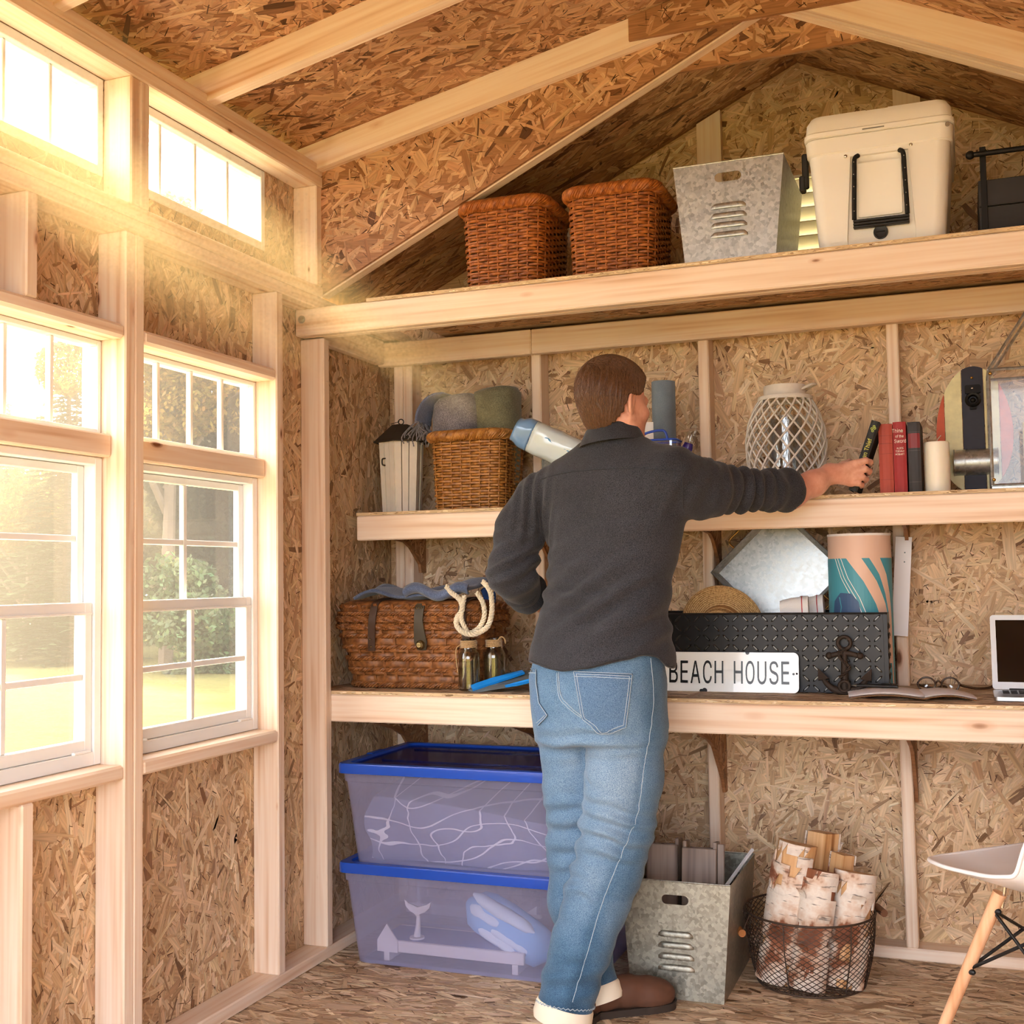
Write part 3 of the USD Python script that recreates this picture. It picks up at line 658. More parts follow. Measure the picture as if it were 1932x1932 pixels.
YAW = math.radians(18); FW = np.array([math.sin(YAW), math.cos(YAW), 0]); LAT = np.array([math.cos(YAW), -math.sin(YAW), 0])
def body_ring(py, L, R, y, k, sc=1.0):
    c = W((L + R) / 2, py, y); hw = (R - L) / 2 * np.linalg.norm(c - EYE) / FPX * .985
    a = hw / math.sqrt(.687 + .313 * k * k) * sc; return (c[2], c[0], c[1], a, a * k)
TORSO = [body_ring(*r) for r in ((1275, 998, 1270, 3.20, .74), (1255, 996, 1270, 3.20, .72), (1220, 1001, 1266, 3.20, .69), (1180, 1012, 1260, 3.20, .66), (1140, 1024, 1259, 3.205, .64), (1100, 1031, 1264, 3.21, .62), (1050, 1034, 1274, 3.215, .60), (1000, 1030, 1286, 3.22, .58), (960, 1024, 1292, 3.22, .56), (925, 1016, 1290, 3.22, .54), (890, 1022, 1284, 3.22, .50), (868, 1050, 1262, 3.22, .50), (850, 1082, 1236, 3.22, .58), (836, 1098, 1218, 3.215, .75))]
SH_R, SH_L = W(1268, 899, 3.15), W(1016, 940, 3.255)
RS = [SH_R, W(1330, 922, 3.235), W(1392, 925, 3.345), W(1462, 925, 3.472)]; RSR = [.078, .079, .058, .058]
LS = [SH_L, W(982, 1000, 3.245), W(966, 1080, 3.215), W(985, 1112, 3.33)]; LSR = [.072, .072, .070, .056]
HEM = np.array([(960, 1246), (1003, 1251), (1030, 1262), (1060, 1268), (1110, 1262), (1170, 1246), (1210, 1239), (1240, 1241), (1258, 1259), (1270, 1262), (1320, 1262)], float)
def f_shirt(P):
    d = rings(P, TORSO, math.cos(-YAW), math.sin(-YAW))
    tr = union([cone(P, W(1160, 862, 3.215), SH_R + [0, 0, .010], .060, .062), cone(P, W(1145, 864, 3.22), SH_L + [0, 0, -.004], .060, .056)], .03)
    d = smin(d, tr, .05)
    d = smin(d, limb(P, RS, RSR, .02), .035); d = smin(d, limb(P, LS, LSR, .02), .018)
    q = proj(P); hem = (q[:, 1] - np.interp(q[:, 0], HEM[:, 0], HEM[:, 1])) * 3.35 / FPX
    return np.maximum(d, hem)
def f_body(P):      # skin: neck, forearms (hands and head are joined on later)
    return union([limb(P, [W(1150, 860, 3.215), W(1153, 815, 3.205), W(1160, 780, 3.21)], [.062, .058, .055], .02)], .02)
LEGR = [(1182, 1380, 3.165, .108), (1177, 1470, 3.16, .102), (1165, 1560, 3.155, .096), (1147, 1640, 3.15, .090), (1125, 1700, 3.135, .085), (1098, 1780, 3.11, .079), (1077, 1850, 3.09, .073), (1065, 1902, 3.08, .073)]
LEGL = [(1077, 1380, 3.235, .097), (1084, 1500, 3.24, .083), (1085, 1600, 3.25, .076), (1086, 1700, 3.255, .074), (1108, 1800, 3.25, .062), (1128, 1866, 3.24, .060)]
PELV = [body_ring(*r) for r in ((1400, 1014, 1250, 3.195, .74), (1365, 1008, 1253, 3.195, .78), (1320, 1003, 1254, 3.195, .80), (1280, 1000, 1253, 3.2, .77), (1250, 1007, 1248, 3.2, .66), (1215, 1016, 1240, 3.2, .58))]
def f_jeans(P):
    l = [W(*p[:3]) for p in LEGL]; r = [W(*p[:3]) for p in LEGR]
    dl, dr = limb(P, l, [p[3] for p in LEGL], .03), limb(P, r, [p[3] for p in LEGR], .03)
    d = smin(dl, dr, .010); pv = rings(P, PELV, math.cos(-YAW), math.sin(-YAW))
    d = smin(d, pv, .022)
    cutr = (P - r[-1]) @ ((r[-2] - r[-1]) / np.linalg.norm(r[-2] - r[-1])); cutl = (P - l[-1]) @ ((l[-2] - l[-1]) / np.linalg.norm(l[-2] - l[-1]))
    d = np.maximum(d, np.where(dr < dl, -cutr, -9)); d = np.maximum(d, np.where(dl < dr, -cutl, -9))
    return d

def _cloth(name, c0, c1, sheen=.3):
    g = G(); v = g.obj(); t = g('attribute', attribute='tint').color; n = g.noise(v, 420.0, 2.0, .7).fac
    c = g.mix(g.mr(n, .3, .7), lin(c0), lin(c1)); c = g.mix(1.0, c, t, 'multiply')
    return g.out(name, g('principled_bsdf', base_color=c, roughness=.85, specular_ior_level=.15, sheen_weight=sheen, sheen_roughness=.5).BSDF)
M_shirt = _cloth('charcoal_twill', (24, 25, 30), (64, 65, 71), .12)
M_jean = _cloth('faded_denim', (78, 108, 146), (142, 170, 198), .15)
M_seamd = plain('dark_thread', (40, 42, 48), .9); M_seamb = plain('denim_thread', (160, 176, 190), .9); M_cuffw = plain('ecru_cloth', (236, 226, 206), .9, bump=.2, bscale=300)
def _skin():
    g = G(); v = g.obj(); n = g.noise(v, 38.0, 4.0, .6).fac; n2 = g.noise(v, 7.0, 2.0).fac
    c = g.mix(g.mr(n, .3, .7), lin(200, 142, 118), lin(224, 172, 148)); c = g.mix(g.mr(n2, .4, .7, 0, .5), c, lin(206, 128, 106))
    return g.out('skin', g('principled_bsdf', base_color=c, roughness=.48, specular_ior_level=.4, sheen_weight=.1).BSDF)
M_skin = _skin()
M_boot = plain('brown_suede', (92, 58, 40), .75, bump=.3, bscale=160, var=.25, vscale=30); M_sole = plain('dark_rubber', (52, 40, 32), .8)

man = thing('person', 'person in a charcoal shirt and faded jeans seen from behind, reaching for a book', 'person')
sm = surfnets(f_shirt, (-1.36, 2.96, .86), (-.42, 3.62, 1.70), .0085)
v = taubin(T(sm.vertices, sm.faces), iterations=8).vertices; N = vnorm(T(v, sm.faces))
def drag(V, N, c, r, along, across, sc_, amp, seed, q=None):
    """cloth pulled along a direction: long soft folds, strongest round a place of the body"""
    al = np.asarray(along, float); al /= np.linalg.norm(al); ac = np.asarray(across, float); ac -= al * (ac @ al); ac /= np.linalg.norm(ac); dp = np.cross(al, ac)
    wob = .11 * (meshkit.fbm(np.stack([(V @ al) * sc_[0], (V @ ac) * 5, (V @ dp) * 2], 1), 3, seed + 5) - .5)
    n = np.sin(2 * math.pi * (V @ ac + wob) * sc_[1]); n = np.sign(n) * np.abs(n) ** .8 * (.35 + 1.3 * meshkit.fbm(np.stack([(V @ al) * sc_[0] * 1.5, (V @ ac) * 12, (V @ dp) * 3], 1), 2, seed + 9))
    m = np.exp(-(((V - np.asarray(c)) / np.asarray(r)) ** 2).sum(1)); return V + N * (amp * m * n)[:, None]
Z3 = (0, 0, 1.0)
a0, b0 = W(1262, 1085, 3.15), W(1045, 1195, 3.10)
v = drag(v, N, W(1175, 1140, 3.09), (.17, .25, .11), a0 - b0, Z3, (2.2, 15), .013, 31)
v = drag(v, N, W(1060, 1110, 3.1), (.10, .2, .09), (1, 0, -.05), Z3, (3, 20), .007, 32)
v = drag(v, N, W(1170, 1010, 3.1), (.16, .2, .10), (1, 0, .25), Z3, (2.5, 14), .005, 36)
v = drag(v, N, W(985, 1060, 3.2), (.09, .12, .08), (1, .2, .35), Z3, (4, 24), .010, 33)
v = drag(v, N, W(1390, 925, 3.33), (.10, .12, .09), (.15, 0, 1), (1, .6, 0), (4, 22), .010, 34)
v = drag(v, N, W(1300, 930, 3.18), (.09, .12, .10), (.55, .2, .8), (1, 0, -.4), (3, 18), .007, 35)
v = drag(v, N, W(1012, 960, 3.2), (.05, .1, .10), (.15, 0, 1), (1, 0, 0), (3, 30), .008, 37)
v = fabric(v, N, .0035, (9, 9, 6), 3); v = fabric(v, N, .0012, (26, 26, 18), 4)
N2 = vnorm(T(v, sm.faces)); tn = .82 + .4 * meshkit.fbm(v * 7, 3, 9)
tinted('shirt', v, sm.faces, np.stack([tn, tn, tn * 1.02], 1), M_shirt, man)
mm = stage.GetPrimAtPath('/World/person/shirt')
def shade_smooth(prim, v, f):
    m = UsdGeom.Mesh(prim); m.CreateNormalsAttr(Vt.Vec3fArray.FromNumpy(vnorm(T(v, f)).astype(np.float32))); m.SetNormalsInterpolation('vertex')
shade_smooth(mm, v, sm.faces)
shirt = mm
for pts in ([(1009, 908), (1061, 893), (1126, 886), (1190, 884), (1284, 889)], [(1021, 872), (1006, 925), (1016, 968), (1025, 1030)], [(1284, 856), (1287, 899), (1289, 960)]):
    obj('seam', seam(f_shirt, pts, .0014, 70, .0016), M_seamd, shirt)
q = polyline(HEM[1:-1] - [0, 3.5], 80); p_, n_ = march(f_shirt, q[:, 0], q[:, 1]); obj('hem', tube(p_ + n_ * .001, np.tile([[.0014, .0014]], (len(p_), 1)), 6), M_shirt if False else M_seamd, shirt)
# collar: a folded band round the neck
ang = np.linspace(0, 2 * math.pi, 57)[:-1]; cc = W(1157, 826, 3.208)
def collar_ring(r, dz, k=1.0):      # lower towards the back, open and lower at the throat
    u, w = np.cos(ang), np.sin(ang)                                     # u: right, w: front (in the body's frame)
    P_ = cc + np.outer(r * u, LAT) + np.outer(r * 1.02 * w, FW); P_[:, 2] += dz + .010 - .034 * np.clip(w, 0, 1) * k + .010 * u
    return P_
obj('collar', loft([collar_ring(.097, -.030), collar_ring(.090, -.012), collar_ring(.077, .016), collar_ring(.071, .024), collar_ring(.066, .022), collar_ring(.064, .010), collar_ring(.066, -.03)], False), M_shirt, shirt, True)
# rolled cuffs
def cuff(pts, r0, r1, name='cuff', mat=M_shirt, n=40):
    p = polyline(pts, 12); t = np.linspace(0, 1, 12); rr = r0 + (r1 - r0) * t + .004 * np.sin(t * math.pi * 3)
    rr[0] *= .93; rr[-1] *= .95
    m = tube(p, rr, n, caps=False); vv = fabric(m.vertices, vnorm(m), .0055, (22, 22, 22), 5, 3)
    inn = tube(p[::-1], (rr * .88)[::-1], n, caps=False); k = len(vv)
    a = np.arange(n); b = (a + 1) % n; e = 11 * n
    F = np.vstack([m.faces, inn.faces + k]); 
    return cat_([T(vv, m.faces), inn, tube([p[-1], p[-1] + (p[-1] - p[-2]) * .05], np.array([rr[-1], rr[-1] * .86]), n, caps=False), tube([p[0] - (p[1] - p[0]) * .05, p[0]], np.array([rr[0] * .86, rr[0]]), n, caps=False)])
obj('cuff', cuff([W(1442, 925, 3.435), W(1466, 925, 3.48), W(1490, 924, 3.525)], .060, .064), M_shirt, shirt, True)
obj('cuff', cuff([W(978, 1106, 3.29), W(988, 1114, 3.345), W(1000, 1122, 3.39)], .057, .060), M_shirt, shirt, True)
for p in ('cuff', 'cuff_001', 'collar'):
    pr_ = stage.GetPrimAtPath('/World/person/shirt/' + p); nv = len(UsdGeom.Mesh(pr_).GetPointsAttr().Get())
    UsdGeom.PrimvarsAPI(pr_).CreatePrimvar('tint', Sdf.ValueTypeNames.Color3fArray, 'vertex').Set(Vt.Vec3fArray.FromNumpy(np.full((nv, 3), 1.0, np.float32)))

# jeans
jm = surfnets(f_jeans, (-1.24, 2.96, .02), (-.74, 3.42, 1.03), .0085)
v = taubin(T(jm.vertices, jm.faces), iterations=8).vertices; N = vnorm(T(v, jm.faces))
Jm = lambda *pp: [march(f_jeans, np.array([float(a)]), np.array([float(b)]))[0][0] for a, b in pp]
pk_ = polyline([(1216, 1444), (1203, 1536), (1181, 1592), (1136, 1705), (1109, 1796), (1082, 1882)], 32); v = folds(v, N, [(Jm((a - 7, b + 4), (a - 1, b)), .0045, -.0045) for a, b in pk_])
v = drag(v, N, W(1150, 1575, 3.05), (.09, .2, .09), (1, .1, -.18), Z3, (4, 20), .011, 41)
v = drag(v, N, W(1066, 1580, 3.15), (.07, .2, .12), (1, .1, .12), Z3, (4, 18), .010, 42)
v = drag(v, N, W(1140, 1392, 3.05), (.10, .2, .045), (1, .1, .03), Z3, (3, 26), .008, 43)
v = drag(v, N, W(1060, 1405, 3.12), (.08, .2, .045), (1, .1, .08), Z3, (3, 26), .008, 44)
v = drag(v, N, W(1095, 1690, 3.04), (.09, .2, .07), (1, .1, -.25), Z3, (4, 18), .006, 45)
v = drag(v, N, W(1065, 1850, 3.0), (.09, .2, .06), (1, .1, .1), Z3, (4, 18), .007, 46)
v = folds(v, N, [(Jm((1093, 1360), (1098, 1420), (1110, 1480)), .006, -.006), (Jm((1048, 1268), (1052, 1312), (1068, 1334), (1090, 1354)), .012, -.007)])
v = fabric(v, N, .003, (10, 10, 16), 13); v = fabric(v, N, .0009, (30, 30, 44), 14)
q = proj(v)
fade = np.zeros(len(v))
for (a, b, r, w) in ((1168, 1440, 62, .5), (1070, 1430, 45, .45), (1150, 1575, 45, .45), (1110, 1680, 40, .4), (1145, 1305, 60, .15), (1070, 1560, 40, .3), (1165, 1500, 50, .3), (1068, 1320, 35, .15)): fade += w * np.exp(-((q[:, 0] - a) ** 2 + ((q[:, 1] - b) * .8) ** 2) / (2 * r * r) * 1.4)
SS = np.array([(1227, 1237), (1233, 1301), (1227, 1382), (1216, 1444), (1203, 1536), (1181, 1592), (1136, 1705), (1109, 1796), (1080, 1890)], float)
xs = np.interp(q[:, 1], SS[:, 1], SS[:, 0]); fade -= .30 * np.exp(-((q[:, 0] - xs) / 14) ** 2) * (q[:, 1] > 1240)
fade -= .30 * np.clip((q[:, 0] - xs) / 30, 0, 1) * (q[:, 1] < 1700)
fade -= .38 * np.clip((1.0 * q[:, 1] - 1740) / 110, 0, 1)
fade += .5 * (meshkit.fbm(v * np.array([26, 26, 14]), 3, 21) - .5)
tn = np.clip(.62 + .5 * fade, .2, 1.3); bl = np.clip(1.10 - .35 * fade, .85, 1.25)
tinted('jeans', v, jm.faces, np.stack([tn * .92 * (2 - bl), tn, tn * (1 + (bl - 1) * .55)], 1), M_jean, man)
jeans = stage.GetPrimAtPath('/World/person/jeans'); shade_smooth(jeans, v, jm.faces)
_kd = None
from scipy.spatial import cKDTree
_kd = cKDTree(v); _vn = vnorm(T(v, jm.faces))
def on_jeans(px, py, lift=.0014):
    p, n = march(f_jeans, np.asarray(px, float), np.asarray(py, float)); d, i = _kd.query(p, k=4); w = 1 / (d + .002); w /= w.sum(1, keepdims=True)
    off = (((v[i] - p[:, None]) * _vn[i]).sum(-1) * w).sum(1); nn = (_vn[i] * w[..., None]).sum(1); nn /= np.linalg.norm(nn, axis=1, keepdims=True)
    return p + nn * (off + lift)[:, None], nn
def jseam(pts, r=.0013, n=60, lift=.0012):
    q = polyline(pts, n); p, nn = on_jeans(q[:, 0], q[:, 1], lift); return tube(p, r, 5)
obj('side_seam', jseam([(1227, 1242)] + [tuple(p) for p in SS[1:]], .0011, 120, .0004), M_seamb, jeans)
obj('back_seam', cat_([jseam([(1048, 1268), (1052, 1312), (1068, 1334), (1093, 1356)], .0011), jseam([(1053, 1268), (1057, 1310), (1072, 1331), (1096, 1352)], .0011)]), M_seamb, jeans)
def pocket(poly, edge_n=90):
    P2 = Polygon(poly); x0, y0, x1, y1 = P2.bounds; nu, nv = 26, 26
    # map a unit square on the outline: rows from the top edge to the bottom edge
    us = np.linspace(0, 1, nu); rows = []
    for t in np.linspace(0, 1, nv):
        yy = y0 + (y1 - y0) * (.005 + .99 * t); c = P2.intersection(LineString([(x0 - 9, yy), (x1 + 9, yy)])); a, b = c.bounds[0], c.bounds[2]; rows.append(np.stack([a + (b - a) * us, np.full(nu, yy)], 1))
    R_ = np.stack(rows); p, nn = on_jeans(R_[..., 0].ravel(), R_[..., 1].ravel(), .0028); g_ = grid(p.reshape(nv, nu, 3))
    fn = np.cross(g_.vertices[g_.faces[0][1]] - g_.vertices[g_.faces[0][0]], g_.vertices[g_.faces[0][2]] - g_.vertices[g_.faces[0][0]])
    if fn @ nn[0] < 0: g_ = T(g_.vertices, g_.faces[:, ::-1])
    return shell(g_, .0022)
PK1 = [(1082, 1267), (1193.5, 1271), (1181, 1373), (1136, 1386), (1099, 1358)]; PK2 = [(998, 1261), (1013, 1262), (1015, 1300), (1018, 1325), (1035, 1349), (1018, 1369), (1008, 1330), (1001, 1295)]
for pk in (PK1, PK2):
    m = pocket(pk); o = obj('pocket', m, M_jean, jeans, True); nv = len(UsdGeom.Mesh(o).GetPointsAttr().Get())
    UsdGeom.PrimvarsAPI(o).CreatePrimvar('tint', Sdf.ValueTypeNames.Color3fArray, 'vertex').Set(Vt.Vec3fArray.FromNumpy(np.full((nv, 3), (.52, .60, .66), np.float32)))
def inset(poly, d): 
    c = np.asarray(Polygon(poly).buffer(-d, join_style=2).exterior.coords); return [tuple(x) for x in c]
def straight(pts, n): 
    p = np.asarray(pts, float); s = np.r_[0, np.cumsum(np.linalg.norm(np.diff(p, axis=0), axis=1))]; q = np.linspace(0, s[-1], n); return np.stack([np.interp(q, s, p[:, k]) for k in (0, 1)], 1)
st_ = []
for d in (1.2, 5.5):
    q = straight(inset(PK1, d), 140); p, nn = on_jeans(q[:, 0], q[:, 1], .0042); st_.append(tube(p, .0010, 4, True))
for pts in ([(1086, 1277), (1190, 1281)],):
    q = straight(pts, 40); p, nn = on_jeans(q[:, 0], q[:, 1], .0042); st_.append(tube(p, .0010, 4))
for pts in ([(1013, 1264), (1015, 1300), (1018, 1325), (1034, 1349), (1018, 1368)], [(998, 1270), (1013, 1271)], [(1030, 1349), (1015, 1364)]):
    q = straight(pts, 50); p, nn = on_jeans(q[:, 0], q[:, 1], .0042); st_.append(tube(p, .0011, 4))
obj('stitching', st_, M_seamb, jeans)
# turned-up ecru hems
def hemcuff(leg, drop, r):
    a, b = W(*leg[-2][:3]), W(*leg[-1][:3]); d = (b - a) / np.linalg.norm(b - a); return b, d, tube([b - d * .012, b - d * .004, b + d * drop * .6, b + d * drop], np.array([r + .003, r + .006, r + .008, r + .004]), 40, caps=True)
b, d, m = hemcuff(LEGR, .036, .073); obj('hem_cuff', m, M_cuffw, jeans, 40)
obj('hem_stitch', tube([b + .0795 * (math.cos(t) * LAT + math.sin(t) * np.cross(d, LAT)) - d * (.010 + (.004 if k % 2 else 0)) for k, t in enumerate(np.linspace(0, 2 * math.pi, 81)[:-1])], .0014, 4, True), M_seamb, jeans)
b, d, m = hemcuff(LEGL, .034, .060); obj('hem_cuff', m, M_cuffw, jeans, 40)

# boots
def boot(heel, yaw, name='boot'):
    """heel: floor point under the heel; yaw: degrees the toe points away from +x (counter-clockwise)"""
    def f(P):
        ca, sa = math.cos(math.radians(yaw)), math.sin(math.radians(yaw)); x = (P[:, 0] - heel[0]) * ca + (P[:, 1] - heel[1]) * sa; y = -(P[:, 0] - heel[0]) * sa + (P[:, 1] - heel[1]) * ca; Q = np.stack([x, y, P[:, 2]], 1)
        top = union([limb(Q, [(.042, 0, .12), (.042, 0, .075), (.050, 0, .05)], [.044, .046, .044], .02), limb(Q, [(.05, 0, .055), (.13, .003, .055), (.19, .006, .042), (.225, .008, .038)], [.044, .042, .044, .036], .02), ell(Q, (.215, .007, .040), (.055, .044, .034))], .025)
        return np.maximum(np.maximum(top, .016 - P[:, 2]), P[:, 2] - .125)
    m = surfnets(f, (heel[0] - .34, heel[1] - .34, 0), (heel[0] + .34, heel[1] + .34, .2), .006); vv = taubin(m, iterations=6).vertices
    o = obj(name, T(fabric(vv, vnorm(T(vv, m.faces)), .0015, (30, 30, 30), 7), m.faces), M_boot, man, True)
    sp = unary_union([Point(.04, 0).buffer(.048), Point(.13, .003).buffer(.044), Point(.20, .007).buffer(.050), Point(.232, .008).buffer(.044)]).convex_hull.buffer(-.001).simplify(.0006)
    obj('sole', mv(ext(sp, .018), (heel[0], heel[1], 0), rz=yaw), M_sole, o, 40); obj('welt', mv(ext(sp.buffer(.0025).difference(sp.buffer(-.003)), .005, .016), (heel[0], heel[1], 0), rz=yaw), M_sole, o)
for leg, yw in ((LEGL, 33), (LEGR, 80)):
    e = W(*leg[-1][:3]); a = math.radians(yw); boot((e[0] - .045 * math.cos(a), e[1] - .045 * math.sin(a)), yw)

# ---- head, neck, forearms and hands
HC = W(1160, 762, 3.205); HY = math.radians(33)
_hr = rotmat(rx=-7)[:3, :3]; _hz = np.array([[math.cos(HY), math.sin(HY), 0], [-math.sin(HY), math.cos(HY), 0], [0, 0, 1]])
HR = _hz @ _hr            # columns: the head's right, front and up in the room
def hl(P): return (P - HC) @ HR
def hw_(p): return HC + np.asarray(p, float) @ HR.T
def f_ear(L):
    d = np.full(len(L), 9.0)
    for s in (-1, 1):
        q = L - np.array([s * .0785, -.008, -.004]); a = np.radians(26 * s); 
        x = (q[:, 0] * math.cos(a) + q[:, 1] * math.sin(a)); y = -q[:, 0] * math.sin(a) + q[:, 1] * math.cos(a); z = q[:, 2] - .15 * q[:, 1]
        e = ell(np.stack([x, y, z], 1), (0, 0, 0), (.0075, .0185, .033)); hole = ell(np.stack([x - s * .0075, y - .002, z - .004], 1), (0, 0, 0), (.0055, .0115, .020))
        rim = np.abs(np.sqrt((y / .0155) ** 2 + (z / .029) ** 2) - 1) * .017; rim = np.sqrt(rim ** 2 + (x - s * .003) ** 2) - .0042; rim = np.where(y > .010, 9, rim)
        d = np.minimum(d, smin(np.maximum(e, -hole), rim, .003))
    return d
def f_skull(L, o=0.0):
    return smin(ell(L, (0, -.014, .034), (.0765 + o, .0985 + o, .086 + o)), ell(L, (0, .012, -.028), (.066 + o, .078 + o, .074 + o)), .03)
def f_head(P):
    L = hl(P); d = f_skull(L)
    d = smin(d, ell(L, (0, .034, -.050), (.060, .060, .064)), .03)
    jaw = union([cone(L, (s * .059, .000, -.054), (s * .026, .076, -.098), .018, .017) for s in (-1, 1)] + [ell(L, (0, .084, -.096), (.024, .016, .018))], .02)
    d = smin(d, jaw, .025)
    d = smin(d, cone(L, (-.032, .082, .020), (.032, .082, .020), .011, .011), .014)
    for s in (-1, 1): d = smin(d, ell(L, (s * .042, .064, -.020), (.022, .020, .018)), .02)
    d = smin(d, union([cone(L, (0, .090, .012), (0, .110, -.026), .0075, .0105)] + [ell(L, (s * .011, .102, -.031), (.008, .009, .007)) for s in (-1, 1)], .008), .008)
    for s in (-1, 1): d = np.maximum(d, -(np.linalg.norm(L - np.array([s * .031, .098, .002]), axis=1) - .013))
    for s in (-1, 1): d = smin(d, np.linalg.norm(L - np.array([s * .031, .080, .002]), axis=1) - .0125, .002)
    d = smin(d, ell(L, (0, .094, -.058), (.023, .008, .0055)), .004); d = smin(d, ell(L, (0, .092, -.067), (.020, .008, .006)), .004)
    d = np.maximum(d, -cone(L, (-.022, .103, -.0625), (.022, .103, -.0625), .0022, .0022))
    d = smin(d, f_ear(L), .006)
    nk = limb(P, [W(1150, 862, 3.215), W(1156, 815, 3.208), hw_((0, -.02, -.05))], [.064, .056, .052], .02)
    return smin(d, nk, .02)
hm = surfnets(f_head, HC + [-.14, -.15, -.22], HC + [.14, .15, .14], .0036)
hv = taubin(hm, iterations=4).vertices
def hand(P, wrist, kn, fingers, thumb, rw, rk=.0115):
    palm = union([cone(P, wrist, k, rw, rk) for k in kn], .012)
    d = palm
    for f, rs in fingers: d = smin(d, limb(P, f, rs, .004), .005)
    return smin(d, limb(P, thumb, [.0150, .0115, .0100, .0085], .006), .010)
WR = W(1566, 894, 3.628)
FR = [([W(1612, 875, 3.646), W(1633, 869, 3.648), W(1642, 872, 3.674), W(1641, 877, 3.700)], [.0118, .0098, .0088, .0078]),
      ([W(1614, 888, 3.643), W(1632, 885, 3.645), W(1640, 889, 3.672), W(1638, 894, 3.699)], [.0118, .0100, .0090, .0080]),
      ([W(1611, 901, 3.643), W(1627, 900, 3.646), W(1634, 904, 3.671), W(1632, 908, 3.695)], [.0115, .0095, .0085, .0076]),
      ([W(1605, 911, 3.645), W(1619, 912, 3.648), W(1626, 915, 3.669), W(1625, 918, 3.687)], [.0105, .0085, .0075, .0068])]
TH = [W(1582, 886, 3.642), W(1593, 877, 3.660), W(1600, 873, 3.688), W(1603, 870, 3.712)]
def f_armr(P):
    d = hand(P, WR, [f[0][0] for f in FR], FR, TH, .0250)
    fa = limb(P, [W(1440, 930, 3.43), W(1492, 929, 3.52), W(1535, 912, 3.583), WR], [.046, .043, .034, .0265], .03)
    return smin(d, fa, .015)
WLh = W(1026, 1138, 3.455); _u = np.array([.93, .34, -.12]); _u /= np.linalg.norm(_u); _dn = np.array([0, 0, -1.0])
KL = [WLh + _u * .085 + np.array([0, 0, .028 - .020 * i]) for i in range(4)]
FL = [([k, k + _u * .040 + np.array([0, .010, -.004]), k + _u * .052 + np.array([0, .032, -.012]), k + _u * .040 + np.array([0, .048, -.018])], [.0115, .0098, .0088, .0078]) for k in KL]
TL = [WLh + _u * .025 + np.array([0, .008, .022]), WLh + _u * .055 + np.array([0, .030, .034]), WLh + _u * .082 + np.array([0, .046, .032]), WLh + _u * .100 + np.array([0, .054, .026])]
def f_arml(P):
    d = hand(P, WLh, KL, FL, TL, .025)
    return smin(d, limb(P, [W(985, 1110, 3.32), W(1004, 1126, 3.40), WLh], [.044, .038, .026], .02), .015)
def mesh_of(f, pts, pad, h, it=4):
    pts = np.asarray(pts); m = surfnets(f, pts.min(0) - pad, pts.max(0) + pad, h); return T(taubin(m, iterations=it).vertices, m.faces)
ar = mesh_of(f_armr, [W(1440, 930, 3.43), WR] + [p for f, _ in FR for p in f] + TH, .055, .0034)
al = mesh_of(f_arml, [W(985, 1110, 3.32), WLh] + [p for f, _ in FL for p in f] + TL, .055, .0042)
obj('body', cat_([T(hv, hm.faces), ar, al]), M_skin, man, True)
M_eye = plain('eye_white', (232, 228, 222), .2); M_iris = plain('eye_iris', (70, 60, 48), .2)
for s in (-1, 1):
    e = obj('eye', mv(trimesh.creation.icosphere(3, .0122), hw_((s * .031, .0815, .002))), M_eye, man, True); obj('iris', mv(trimesh.creation.icosphere(2, .006), hw_((s * .031, .0885, .002))), M_iris, e, True)
M_nail = plain('fingernail', (224, 176, 156), .3)
for f, rs in FR:
    d = f[3] - f[2]; d /= np.linalg.norm(d); obj('fingernail', mv(trimesh.creation.icosphere(2, 1.0), f[3] + np.array([.0045, 0, 0]) + d * .002, s=np.array([.0035, .006, .0048])), M_nail, stage.GetPrimAtPath('/World/person/body'), True)

# hair: a combed cap and a few thousand single strands on it
def hair_mask(L):
    x, y, z = np.abs(L[:, 0]), L[:, 1], L[:, 2]
    line = np.interp(z, [-.12, -.085, -.055, -.036, .010, .020, .030, .060, .080, .10, .13], [-.070, -.058, -.042, -.034, -.028, .016, .028, .040, .060, .074, .074])
    line = line - np.clip(.045 - x, 0, .045) * np.interp(z, [-.06, -.02], [.25, 0]) 
    return y - line
def f_hair(P):
    L = hl(P); t = np.interp(L[:, 2], [-.10, -.06, .0, .06, .12], [.004, .009, .013, .013, .014])
    sk = smin(ell(L, (0, -.014, .034), (.0765, .0985, .086)), ell(L, (0, -.010, -.030), (.064, .074, .080)), .035)
    d = sk - t
    m = hair_mask(L); d = smin(d, np.full(len(d), 9.), .001)
    d = np.maximum(d, (m - .004) * .8); d = np.maximum(d, -.096 - L[:, 2]); 
    return np.maximum(d, -(sk + .006))
km = surfnets(f_hair, HC + [-.14, -.16, -.15], HC + [.14, .15, .16], .0042)
kv = taubin(km, iterations=4).vertices; KN = vnorm(T(kv, km.faces)); KL_ = hl(kv)
ph = np.arctan2(KL_[:, 0], -KL_[:, 1] + .02) * 26 + 9 * meshkit.fbm(KL_ * np.array([30, 30, 9]), 3, 2)
kv = kv + KN * (.0018 * np.sin(ph * 2.2) + .004 * (meshkit.fbm(KL_ * np.array([60, 60, 14]), 3, 6) - .5))[:, None]
def _hairmat(name, a, b):
    g = G(); r = g('geometry').random_per_island; n = g.noise(g.obj(), 160.0, 2.0).fac
    c = g.mix(g.math('multiply_add', n, .6, g.math('multiply', r, .4)), lin(a), lin(b))
    return g.out(name, g('principled_bsdf', base_color=c, roughness=.42, specular_ior_level=.45).BSDF)
M_hair = _hairmat('brown_hair', (52, 32, 20), (112, 74, 46)); M_strand = _hairmat('hair_strands', (62, 38, 22), (140, 96, 60))
hair = obj('hair', T(kv, km.faces), M_hair, man, True)
rg = np.random.default_rng(44); NS = 6500
